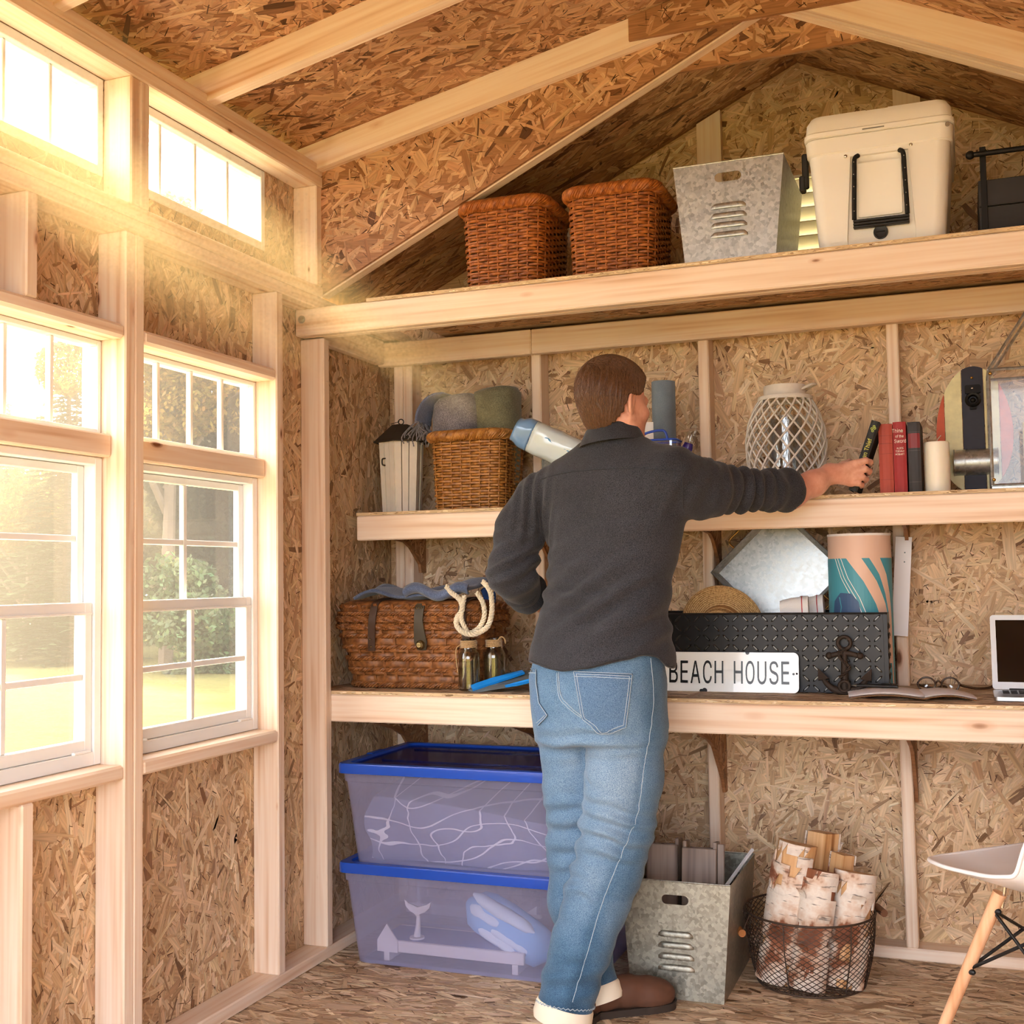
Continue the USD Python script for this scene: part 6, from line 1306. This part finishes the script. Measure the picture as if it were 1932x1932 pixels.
# printed canister with a sea picture, paper tag
t = thing('canister', 'round canister printed with teal and pink stripes and a dark whale shape', 'canister', (-.310, 3.828, ZC + .003)); RC_ = .0945; HC_ = .478
obj('wall', lathe([(RC_ - .002, 0), (RC_, 0), (RC_, HC_), (RC_ - .002, HC_)], 64, True), plain('pale_pink_print', (222, 186, 164), .5), t, 40); obj('bottom', lathe([(0, .0), (RC_ - .002, 0), (RC_ - .002, .003), (0, .003)], 48), M_white_w, t); obj('rim', lathe([(RC_ - .003, HC_ - .006), (RC_ + .001, HC_ - .006), (RC_ + .001, HC_ + .001), (RC_ - .003, HC_ + .001)], 64, True), plain('rim_white', (236, 228, 222), .5), t)
AZ = math.atan2(-3.828, .310)                                        # the side that faces the room's open front
def printed(name, poly, mat, lift):
    ms = []
    for g_ in getattr(poly, 'geoms', [poly]):
        if g_.area < 1e-7: continue
        cells = []
        for x in np.arange(-.16, .16, .01):
            c = g_.intersection(sbox(x, -1, x + .01, 2))
            for h_ in getattr(c, 'geoms', [c]):
                if h_.geom_type == 'Polygon' and h_.area > 1e-8: cells.append(ext(h_, .0004))
        m = cat_(cells); v = m.vertices; a = AZ + v[:, 0] / RC_; r = RC_ + lift + v[:, 2]; ms.append(T(np.stack([r * np.cos(a), r * np.sin(a), v[:, 1]], 1), m.faces))
    obj(name, ms, mat, t)
zt, zb_ = HC_ - .075, .20
def bandp(pts, w0, w1): return Polygon([(x - w / 2, z) for (x, z), w in zip(pts, np.linspace(w0, w1, len(pts)))] + [(x + w / 2, z) for (x, z), w in list(zip(pts, np.linspace(w0, w1, len(pts))))[::-1]])
teal = sbox(-.145, .02, .145, zt)
pinkb = unary_union([bandp([(-.018, zt + .001), (.030, zt - .07), (.064, zt - .14), (.085, zt - .21), (.10, zt - .32)], .046, .026), bandp([(.046, zt + .001), (.075, zt - .05), (.094, zt - .11), (.105, zt - .17), (.115, .02)], .036, .012)])
printed('teal_field', teal.difference(pinkb), plain('teal_print', (70, 150, 168), .5), .0004)
for k, x in enumerate((-.080, -.070, -.058)): printed('thin_line', bandp([(x, zt), (x + .022, zt - .06), (x + .055, zt - .12), (x + .085, zt - .20), (x + .10, zt - .27)], .0022, .0022).intersection(teal), '/World/Looks/rim_white', .0009)
whale = unary_union([Polygon([(-.094, .0), (-.093, .21), (-.082, .270), (-.060, .292), (-.030, .290), (-.012, .268), (-.004, .225), (.010, .205), (.028, .228), (.046, .205), (.020, .19), (.012, .0)]).buffer(.006)])
printed('whale_shape', whale.intersection(sbox(-.145, .02, .145, .4)), plain('navy_print', (54, 84, 124), .5), .0014); printed('highlight', bandp([(-.066, .285), (-.060, .255), (-.064, .235), (-.060, .2)], .004, .002), '/World/Looks/teal_print', .0020)
t = thing('paper_tag', 'white card with small punched holes standing behind the printed canister', 'card', (-.206, 3.958, 1.02), rx=-2, ry=4); obj('card', box(-.024, .026, 0, .0012, 0, .315, .0003), '/World/Looks/white_card', t); obj('hole', [mv(lathe([(0, .0006), (.0024, .0006), (.0024, 0), (0, 0)], 10), (.006, -.0001, z), rx=90) for z in (.265, .235)], M_ink, t)

# notebook, pen, glasses, laptop
M_paper = plain('notebook_paper', (226, 220, 222), .8); M_kraft = plain('kraft_cover', (190, 146, 104), .8)
t = thing('notebook', 'open notebook with blank pages at the bench edge in front of the anchor', 'notebook', (0, 0, ZC))
NA, NB, NC_, ND, NS_, NT = (-.345, 3.585), (-.166, 3.497), (.018, 3.560), (-.012, 3.690), (-.112, 3.522), (-.165, 3.680)
def page(a, b, c, d, z0, z1, n=10):
    g_ = []
    for f in np.linspace(0, 1, n):
        zf = z0 + (z1 - z0) * f + .010 * math.sin(math.pi * min(1, f)) * (1 if z1 > z0 else 1); p = np.array(a) + (np.array(b) - a) * f; q_ = np.array(d) + (np.array(c) - d) * f; g_.append([(*p, zf), (*((p + q_) / 2), zf + .001), (*q_, zf)])
    return np.array(g_)
spA, spB = (-.121, 3.512), (-.146, 3.690)
Lg = page((-.330, 3.560), spA, spB, (-.345, 3.690), .006, .013); Rg = page(spA, (.015, 3.560), (-.006, 3.690), spB, .013, .006)
obj('page_block', [shell(grid(Lg), .010), shell(grid(Rg), .008)], M_paper, t, True); obj('cover', [shell(grid(Lg - [0, .003, .007]), .0025), shell(grid(Rg - [0, .003, .0055]), .0025)], M_kraft, t, True); obj('elastic', shell(grid(np.array([[(-.032 + dx, 3.552 + .13 * f, .0185 - .004 * f) for f in (-.03, .2, .5, .8)] for dx in (0, .009)])), .002), M_black, t)
t = thing('pen', 'black pen lying across the left page of the notebook', 'pen', (0, 0, ZC + .0305)); pa, pb_ = np.array((-.325, 3.640, 0)), np.array((-.195, 3.610, .001)); dd = (pb_ - pa) / np.linalg.norm(pb_ - pa)
obj('barrel', tube([pa + dd * .012, pa + dd * .09, pa + dd * .132], np.array([.0046, .0052, .0046]), 12), M_black, t, 40); obj('tip', tube([pa - dd * .004, pa + dd * .0118], np.array([.0008, .0042]), 12), M_steel, t, 40); obj('clip', tube([pa + dd * .085 + [0, 0, .007], pa + dd * .13 + [0, 0, .007]], .0016, 6), M_black, t)
t = thing('eyeglasses', 'tortoiseshell eyeglasses resting open beside the notebook in front of the laptop', 'glasses', (-.065, 3.775, ZC), 2); M_tort = plain('tortoiseshell', (62, 40, 26), .25, var=.5, vscale=90, coat_weight=.4); M_lens = clearmat('lens', (.95, .97, .96), .10)
for sg in (-1, 1):
    cx_ = sg * .033 - .025; rim_ = [(cx_ + .0245 * math.cos(b), -.001 + .002 * abs(math.cos(b)), .0245 + .0215 * math.sin(b) * (1 if math.sin(b) > 0 else .95)) for b in np.linspace(0, 2 * math.pi, 40)[:-1]]; obj('rim', tube(rim_, .0026, 8, True), M_tort, t, True); c_ = np.mean(rim_, 0); obj('lens', T(np.vstack([rim_, c_]), [[k, (k + 1) % 39, 39] for k in range(39)]), M_lens, t)
obj('bridge', tube(catmull([(-.033, 0, .030), (-.025, -.003, .036), (-.017, 0, .030)], 6), .0028, 8), M_tort, t, True)
obj('temple', tube(catmull([(.033, 0, .030), (.040, .012, .022), (.085, .055, .010), (.125, .082, .012), (.140, .090, .030)], 8), np.tile([[.0028, .0040]], (33, 1)), 8), M_tort, t, True); obj('temple', tube(catmull([(-.083, 0, .030), (-.080, .015, .022), (-.040, .07, .008), (-.01, .11, .010), (.0, .125, .006)], 8), np.tile([[.0028, .0040]], (33, 1)), 8), M_tort, t, True)
M_alu = plain('brushed_aluminium', (196, 198, 202), .32, 1.0); M_bez = plain('silver_bezel', (222, 226, 232), .4); M_scr = plain('dark_screen', (8, 8, 10), .12)
t = thing('laptop', 'open silver laptop with black screen at the right end of the workbench', 'laptop', (.225, 3.66, ZC), 0)
obj('base', [mv(ext(rrect(-.165, .165, -.11, .115, .012), .010), (0, 0, .003))], M_alu, t); 
for r_ in range(5):
    for c_ in range(13): obj('key', box(-.140 + .0216 * c_, -.1225 + .0216 * c_, .0 + .0182 * r_, .0148 + .0182 * r_, .013, .0142, .0005), M_black, t)
obj('trackpad', box(-.05, .05, -.095, -.02, .0130, .0134), M_alu, t)
lidM = rotmat(rx=-18); 
def lidp(m): m = T(m.vertices, m.faces); m.vertices = m.vertices @ lidM[:3, :3].T + [0, .118, .012]; return m
sc = obj('display_lid', lidp(exty(rrect(-.165, .165, .002, .228, .010), 0, .006)), M_bez, t); obj('screen', lidp(box(-.150, .150, -.0006, .0, .024, .212)), M_scr, sc); obj('hinge', tube([(-.12, .117, .012), (.12, .117, .012)], .005, 8), M_black, t)

# ------------------------------------------------------------------ things on the floor
def totemat(name, tint, dif, fac, rough=.25):
    g = G(); lw = g('layer_weight', blend=.5).facing
    a = g('mix_closure', fac=.35, closure1=g('diffuse_bsdf', color=lin(dif)).BSDF, closure2=g('translucent_bsdf', color=lin(dif)).BSDF).closure
    b = g('mix_closure', fac=fac, closure1=g('transparent_bsdf', color=tint).BSDF, closure2=a).closure
    return g.out(name, g('mix_closure', fac=g.math('multiply_add', g.math('power', lw, 4.0), .35, .03), closure1=b, closure2=g('glossy_bsdf', color=(1, 1, 1), roughness=rough).BSDF).closure)
M_tote = totemat('frosted_blue_plastic', (.93, .935, .99), (206, 206, 240), .20); M_lid = plain('royal_blue_plastic', (28, 74, 176), .25); M_lid_t = totemat('smoky_blue_lid', (.42, .44, .66), (40, 52, 130), .30, .12)
TX0, TX1, TY0, TY1 = -1.868, -1.080, 3.425, 3.86
def tote(label, z, clear):
    cx_, cy_ = (TX0 + TX1) / 2, (TY0 + TY1) / 2; t = thing('storage_tote', label, 'storage box', (cx_, cy_, z)); w, d, h = TX1 - TX0, TY1 - TY0, .298
    R = lambda zz, o, r=.03: np.column_stack([np.asarray(rrect(-w / 2 - o, w / 2 + o, -d / 2 - o, d / 2 + o, r, 5).exterior.coords)[:-1], np.full(len(np.asarray(rrect(-w / 2 - o, w / 2 + o, -d / 2 - o, d / 2 + o, r, 5).exterior.coords)) - 1, zz)])
    body = loft([R(.010, -.010), R(.001, -.004), R(.004, .0), R(.10, .010), R(h - .035, .026), R(h - .033, .031), R(h, .034)], False); obj('body', shell(body, .0022), M_tote, t, 40); bp = np.asarray(rrect(-w / 2 + .008, w / 2 - .008, -d / 2 + .008, d / 2 - .008, .03, 5).exterior.coords)[:-1]; obj('bottom', ext(Polygon(bp), .002, .002), M_tote, t)
    lr = np.asarray(R(0, .044)); rim = loft([R(h - .004, .040), R(h - .006, .046), R(h + .020, .046), R(h + .025, .043), R(h + .025, .018), R(h + .014, .014), R(h + .012, .02), R(h - .004, .036)], False)
    obj('lid_rim', cat_([rim]), M_lid, t, 40); obj('lid_panel', mv(ext(rrect(-w / 2 - .020, w / 2 + .020, -d / 2 - .020, d / 2 + .020, .03, 5), .003), (0, 0, h + .014)), M_lid_t if clear else M_lid, t)
    for sg in (-1, 1): obj('lid_rib', box(-w / 2 + .05, w / 2 - .05, sg * d * .28 - .004, sg * d * .28 + .004, h + .017, h + .021, .001), M_lid_t if clear else M_lid, t)
    for sg in (-1, 1): obj('latch', box(sg * (w / 2 + .036) - .012, sg * (w / 2 + .036) + .012, -.05, .05, h - .035, h + .028, .003), M_lid, t)
    return t
tote('lower frosted blue storage tote on the floor holding a whale tail ornament', 0.0, False)
tote('upper frosted blue storage tote with a checked blanket inside, stacked on the other', .3135, True)
# contents
def _check():
    g = G(); uv = g('texture_coordinate').UV; s = g('separate_xyz', vector=uv); 
    def ln(x): return g.math('less_than', g.math('absolute', g.math('subtract', g.math('fraction', g.math('multiply', x, 1 / .105)), .5)), .030)
    f = g.math('maximum', ln(s.x), ln(s.y)); return g.out('checked_blanket', g('principled_bsdf', base_color=g.mix(f, lin(106, 112, 138), lin(232, 230, 228)), roughness=.95).BSDF)
M_check = _check()
def blanket():
    nu, nv = 90, 60; U, V_ = np.meshgrid(np.linspace(0, 1, nu), np.linspace(0, 1, nv), indexing='ij')
    # a blanket stuffed into the tote: its front face bulges against the wall, folds run down it
    x = -.36 + .72 * U + .012 * np.sin(9 * V_); ph = 2 * math.pi * (1.4 * U + .55 * V_ + .12 * np.sin(5 * U)); fo = .016 * np.sin(ph * 1.5) + .014 * (meshkit.fbm(np.stack([U * 5, V_ * 4, U * 0], -1), 3, 7) - .5) * 2
    y = -.195 + .022 * (1 - np.sin(math.pi * np.clip(V_ * 1.2, 0, 1))) - fo * .55; z = .006 + .232 * V_ - .045 * U * V_ ** 2 + .02 * np.sin(4 * U + 1) * V_; back = V_ > .8
    y = np.where(back, y + (V_ - .8) / .2 * .36, y); z = np.where(back, z - 0 * V_, z)
    P = np.stack([x, y, z], -1); m = grid(P); st = np.stack([x * (1 + .0 * V_) + .10 * np.sin(3.1 * V_ + 4 * U) * .5 + fo * 2.5, V_ * .36 + .09 * np.sin(5.5 * U + .6) + fo * 1.2], -1).reshape(-1, 2)
    return m, st
m, st = blanket(); t = thing('checked_blanket', 'blue grey blanket with white grid lines crumpled inside the upper tote', 'blanket', ((TX0 + TX1) / 2, (TY0 + TY1) / 2, .3165))
mp = usdkit.mesh(stage, '/World/checked_blanket/cloth', m, M_check, smooth=True, uv=st)
M_orn = plain('ornament_white', (226, 216, 212), .6); MT = ((TX0 + TX1) / 2, (TY0 + TY1) / 2)
def lowq(px, py, y): return tuple(W(px, py, y))
t = thing('whale_tail_ornament', 'white whale tail ornament standing in the lower tote', 'ornament', (W(787, 1770, 3.50)[0], 3.50, .0715))
obj('stem', tube([(0, 0, .004), (.004, 0, .04), (.006, 0, .075)], np.array([.012, .008, .006]), 10), M_orn, t, 40); obj('foot', lathe([(0, 0), (.024, 0), (.024, .005), (0, .007)], 24), M_orn, t)
fl = Polygon([(0, .068), (.012, .078), (.030, .085), (.046, .100), (.050, .118), (.036, .108), (.020, .104), (.004, .099), (-.012, .104), (-.028, .109), (-.042, .120), (-.038, .100), (-.024, .086), (-.008, .078)]); obj('fluke', exty(fl, -.004, .004), M_orn, t)
t = thing('wooden_tray', 'long low white tray with a peaked end lying in the lower tote', 'tray', (W(717, 1800, 3.47)[0], 3.458, .0045)); obj('front_board', box(0, .50, 0, .012, .030, .066, .002), M_orn, t); obj('back_board', box(0, .50, .16, .172, .030, .066, .002), M_orn, t); obj('floor_board', box(0, .50, .0125, .1595, .055, .066), plain('tray_blue', (112, 122, 170), .7), t); obj('gable_end', exty(Polygon([(0, .030), (.072, .030), (.072, .066), (.034, .118), (0, .066)]), -.006, -.0005), M_orn, t); obj('leg', [box(x, x + .02, 0, .172, 0, .030, .001) for x in (.02, .46)], M_orn, t)
M_tw = plain('white_terry', (228, 236, 242), .8, bump=.4, bscale=70); M_tb = plain('sky_terry', (134, 186, 232), .8, bump=.4, bscale=70)
t = thing('bagged_towel', 'plastic bagged white and sky blue towel roll slanting in the lower tote', 'towel', W(905, 1715, 3.53)); ax_ = W(1040, 1800, 3.53) - W(870, 1690, 3.53); ax_ /= np.linalg.norm(ax_); up_ = np.array([.5, 0, .86]); up_ -= ax_ * (up_ @ ax_); up_ /= np.linalg.norm(up_); dp_ = np.cross(ax_, up_)
def rollp(f0, f1, a, b, o=(0, 0, 0), n=10, seed=2):
    rs = []
    for f in np.linspace(f0, f1, n):
        th = np.linspace(0, 2 * math.pi, 33)[:-1]; k = math.sqrt(max(.05, 1 - abs((f - (f0 + f1) / 2) / ((f1 - f0) / 2)) ** 5)); rs.append(np.asarray(o) + ax_ * f + np.outer(k * a * np.sin(th), up_) + np.outer(k * b * np.cos(th), dp_))
    m_ = loft(rs); return T(fabric(m_.vertices, vnorm(m_), .006, (22, 22, 22), seed), m_.faces)
obj('towel_roll', rollp(-.045, .27, .070, .058), M_tb, t, True)
for k, (u_, f0, f1, b_) in enumerate(((.050, -.03, .20, .020), (.012, -.02, .10, .022), (-.012, .06, .22, .022), (-.034, .03, .18, .020))): obj('white_fold', rollp(f0, f1, .018, .024, up_ * u_ - dp_ * .040 * (1 if dp_[1] > 0 else -1), 10, 5 + k), M_tw, t, True)
t = thing('toy_boat', 'small pale toy sail lying at the right inside the lower tote', 'toy', lowq(1005, 1725, 3.60)); obj('sail', exty(Polygon([(-.025, 0), (.012, -.002), (.014, .026)]), 0, .004), M_orn, t); obj('hull', box(-.03, .03, -.006, .010, -.012, -.002, .003), M_orn, t)

# grey wooden frames in the floor bin
M_grey_w = lumber('grey_barnwood', 'z', ((78, 66, 60), (128, 112, 104), (150, 134, 124)), knots=False)
for k, (x, y, w_, rz, lab) in enumerate(((-.905, 3.575, .098, 2, 'grey barnwood box in the floor bin, the left of the two'), (-.790, 3.572, .105, 2, 'grey barnwood box in the floor bin, the right of the two'))):
    t = thing('barnwood_box', lab, 'box', (x, y, .012), rz, rx=-9); hh = .385 - .005 * k
    obj('front_board', box(-w_ / 2, w_ / 2, -.012, 0, 0, hh, .002), M_grey_w, t); obj('side_board', box(w_ / 2 - .012, w_ / 2, .0005, .06, 0, hh + .02, .002), M_grey_w, t); obj('side_board', box(-w_ / 2, -w_ / 2 + .012, .0005, .06, 0, hh + .02, .002), M_grey_w, t); obj('back_board', box(-w_ / 2 + .0125, w_ / 2 - .0125, .048, .06, 0, hh, .002), M_grey_w, t)
    if k: obj('edge_strip', box(w_ / 2 + .001, w_ / 2 + .022, .004, .016, 0, hh + .015, .002), M_grey_w, t)
t = thing('white_stick', 'white flat stick slanting out of the floor bin on the right', 'stick', (-.70, 3.70, .24), ry=-0); obj('stick', tube([(-.02, -.09, .03), (.04, .10, .115)], np.array([.006, .006]), 6), '/World/Looks/white_card', t)

# wire basket with split birch
M_wire = plain('rusty_wire', (84, 68, 58), .6, .7); t = thing('wire_basket', 'rusty round wire basket full of split birch logs on the floor', 'basket', (-.478, 3.705, 0))
rt, rb, hb_ = .192, .158, .212; NW = 44
mesh_ = []
for k in range(NW):
    for sg in (-1, 1):
        f = np.linspace(0, 1, 22); a = 2 * math.pi * k / NW + sg * f * 2.4 * math.pi / 4.2; r = rb + (rt - rb) * f ** .8 + .006 * np.sin(math.pi * f); mesh_.append(tube(np.stack([r * np.cos(a), r * np.sin(a), .004 + (hb_ - .008) * f], 1), .0011, 4, caps=False))
obj('wire_mesh', mesh_, M_wire, t, kind='stuff')
ring_ = lambda r, z, rad: tube([(r * math.cos(b), r * math.sin(b), z) for b in np.linspace(0, 2 * math.pi, 61)[:-1]], rad, 6, True)
obj('top_ring', ring_(rt, hb_, .0032), M_wire, t, True); obj('foot_ring', ring_(rb, .004, .0032), M_wire, t, True); obj('base_wires', [tube([(-math.sqrt(rb ** 2 - x * x), x, .006), (math.sqrt(rb ** 2 - x * x), x, .006)], .0012, 4) for x in np.linspace(-.14, .14, 15)], M_wire, t, kind='stuff')
for k in range(6): a = math.pi / 3 * k + .25; obj('rib', tube([(rb * math.cos(a), rb * math.sin(a), .004), ((rb + .75 * (rt - rb) + .004) * math.cos(a), (rb + .75 * (rt - rb) + .004) * math.sin(a), hb_ * .6), (rt * math.cos(a), rt * math.sin(a), hb_)], .0020, 5), M_wire, t)
for a, dz in ((math.radians(205), -.045), (math.radians(22), .002)):
    d_ = np.array([math.cos(a), math.sin(a), 0]); s_ = np.array([-d_[1], d_[0], 0]); o_ = d_ * (rt + .012) + [0, 0, hb_ + dz - .01]; obj('handle', tube([o_ - s_ * .034 + d_ * .012, o_ + s_ * .034 + d_ * .012], .0115, 10), plain('handle_wood', (176, 112, 58), .5) if dz < 0 else plain('handle_wood_dark', (110, 70, 44), .5), t, 40); obj('handle_wire', [tube([d_ * rt + s_ * q_ + [0, 0, hb_], o_ + s_ * q_ * .9 + d_ * .012], .0018, 5) for q_ in (-.035, .035)], M_wire, t)
def _birch():
    g = G(); v = g.obj(); n = g.noise(g.mapp(v, sc=(9, 9, 9)), 1.0, 4.0, .6).fac; b = g.noise(g.mapp(v, sc=(18, 18, 120)), 1.0, 3.0).fac
    c = g.ramp(n, [(.30, lin(110, 62, 40)), (.42, lin(150, 92, 62)), (.47, lin(214, 184, 160)), (.56, lin(232, 220, 206)), (.7, lin(206, 190, 178))]); c = g.mix(g.mr(b, .62, .70, 0, .75), c, lin(74, 58, 50))
    return g.out('birch_bark', g('principled_bsdf', base_color=c, roughness=.8, normal=g.bump(g.math('add', n, b), .5, .004)).BSDF)
M_birch = _birch(); M_split = lumber('split_birch', 'z', ((150, 96, 54), (206, 156, 104), (226, 184, 136)), knots=False); M_split_r = lumber('red_birch_heart', 'z', ((104, 58, 36), (140, 84, 56), (164, 104, 72)), knots=False)
def log(label, foot, top, R, a0, a1, spin, face, seed):
    """a split wedge of a round log: bark outside, two split faces"""
    foot, top = np.asarray(foot, float), np.asarray(top, float); L = np.linalg.norm(top - foot); zd = (top - foot) / L; xd = np.cross([0, 1, 0], zd); xd /= np.linalg.norm(xd); yd = np.cross(zd, xd)
    t = thing('firewood_log', label, 'log', foot); M4 = np.eye(4); M4[:3, 0], M4[:3, 1], M4[:3, 2], M4[:3, 3] = xd, yd, zd, foot; t.GetAttribute('xformOp:transform').Set(Gf.Matrix4d(*M4.T.ravel().tolist()))
    th = np.radians(np.linspace(a0 + spin, a1 + spin, 12)); zz = np.linspace(0, L, 14); c = np.array([R * .40 * math.cos((th[0] + th[-1]) / 2), R * .40 * math.sin((th[0] + th[-1]) / 2)])
    def rr(a, z): return R * (1 + .10 * (meshkit.fbm(np.array([[math.cos(a) * 2, math.sin(a) * 2, z * 7 + seed]]), 3, seed)[0] - .5) * 2)
    bk = np.array([[(rr(a, z) * math.cos(a) - c[0], rr(a, z) * math.sin(a) - c[1], z) for a in th] for z in zz]); ins = np.array([[(.90 * rr(a, z) * math.cos(a) - c[0], .90 * rr(a, z) * math.sin(a) - c[1], z) for a in th] for z in zz])
    ctr = np.array([[-c[0] + .006 * math.sin(9 * z + seed), -c[1] + .006 * math.cos(7 * z), z] for z in zz])
    wood = loft([np.vstack([ctr[k][None], ins[k]]) for k in range(14)]); obj('split_wood', wood, face, t, 30)
    rgn = np.random.default_rng(seed); g_ = grid(bk); keep = np.ones(len(g_.faces), bool); cen = g_.triangles_center; nn_ = meshkit.fbm(cen * 18, 2, seed + 3); keep = nn_ > .36; gb = T(bk.reshape(-1, 3), g_.faces[keep]); obj('bark', shell(gb, R * .075), M_birch, t, 40)
    for k in range(3):
        z = rgn.uniform(.1, .9) * L; a = rgn.uniform(th[1], th[-2]); b_ = np.array([R * math.cos(a) - c[0], R * math.sin(a) - c[1], z]); o_ = np.array([math.cos(a), math.sin(a), 0]); s_ = np.array([-o_[1], o_[0], 0])
        obj('bark_curl', shell(grid(np.array([[b_ + s_ * (x * .02) + o_ * (.004 + .014 * y ** 2) + np.array([0, 0, .022 * y]) for y in np.linspace(0, 1, 5)] for x in np.linspace(-1, 1, 4)])), .0012), M_birch, t, True)
FR_ = -90
log('white-barked birch log leaning left in the wire basket', (-.575, 3.63, .012), (-.500, 3.66, .415), .062, -75, 100, FR_ - 10, M_split, 1)
log('birch log with bare red-brown top at the centre front of the basket', (-.480, 3.590, .012), (-.432, 3.64, .345), .055, -70, 70, FR_, M_split_r, 2)
log('broad grey-barked birch log at the right front of the basket', (-.378, 3.64, .014), (-.338, 3.69, .335), .060, -85, 80, FR_ + 10, M_split, 3)
log('tall split log with pale end showing at the back of the basket', (-.480, 3.765, .014), (-.440, 3.79, .425), .058, -60, 70, FR_ + 190, M_split, 4)
log('honey-coloured split log between the red-topped and the right birch log', (-.430, 3.71, .014), (-.378, 3.735, .375), .050, -40, 60, FR_ + 170, M_split, 5)
log('dark thin log at the far left of the basket', (-.585, 3.74, .014), (-.560, 3.75, .30), .040, -90, 90, FR_, M_split_r, 6)

# moulded shell chair
M_shell = plain('white_shell', (238, 234, 234), .3); M_beech = lumber('beech', 'z', ((206, 146, 104), (226, 172, 130), (236, 188, 150)), knots=False)
t = thing('chair', 'white moulded shell chair with beech legs at the right picture edge', 'chair', (.185, 3.205, 0), -45)
def shellP(s, u):
    cz = np.interp(s, [0, .08, .25, .45, .58, .70, .85, 1.], [.462, .452, .430, .418, .432, .50, .62, .735]); cf = np.interp(s, [0, .08, .25, .45, .58, .70, .85, 1.], [-.222, -.205, -.11, .03, .115, .165, .200, .225])
    wd = np.interp(s, [0, .05, .2, .5, .7, .9, 1.], [.13, .19, .225, .232, .222, .195, .15]); rise = np.interp(s, [0, .2, .5, .75, 1.], [-.002, .030, .062, .04, .01]); fwd = np.interp(s, [0, .5, .7, 1.], [0, 0, .06, .05])
    return (cf - fwd * abs(u) ** 2.4 + (.05 if s == 0 else 0) * 0, wd * u, cz + rise * abs(u) ** 2.6)
ss = np.linspace(0, 1, 60); P_ = np.array([[shellP(s_, u_) for u_ in np.linspace(-1, 1, 31)] for s_ in ss]); from scipy.ndimage import gaussian_filter1d; P_ = gaussian_filter1d(P_, 2.0, axis=0, mode='nearest')
P_ *= 1.07; obj('seat_shell', shell(grid(P_), .007), M_shell, t, True); edge = np.vstack([P_[:, 0], P_[-1, 1:], P_[::-1, -1][1:], P_[0, ::-1][1:-1]]); obj('shell_edge', tube(edge, .0055, 8, True), M_shell, t, True)
LG = [tuple(1.07 * c for c in q_) for q_ in ((-.070, -.11, .405, -.215, -.20), (-.070, .11, .405, -.215, .20), (.080, -.11, .405, .215, -.205), (.080, .11, .405, .215, .205))]
for x, y, z, xf, yf_ in LG: obj('leg', tube([(x, y, z), (xf + .1 * (x - xf), yf_ + .1 * (y - yf_), .04), (xf, yf_, .0)], np.array([.0165, .0135, .0125]), 14), M_beech, t, 40); obj('bracket', tube([(x + .004, y * .98, z - .035), (x + .012, y * .95, z + .018)], .004, 6), M_steel, t)
P0_ = lambda k, f: np.array(LG[k][:3]) + (np.array([LG[k][3], LG[k][4], 0]) - LG[k][:3]) * f
for i, j in ((0, 1), (2, 3), (0, 2), (1, 3)):
    obj('strut', [tube([P0_(i, .10), P0_(j, .46)], .0042, 8), tube([P0_(j, .10), P0_(i, .46)], .0042, 8)], M_black, t, True)
for k in range(4): obj('strut_cap', [mv(trimesh.creation.icosphere(2, .008), P0_(k, f) + [.014 * (1 if k > 1 else -1) * -1, 0, 0], s=np.array([1.6, 1, 1])) for f in (.10, .46)], M_black, t, True)
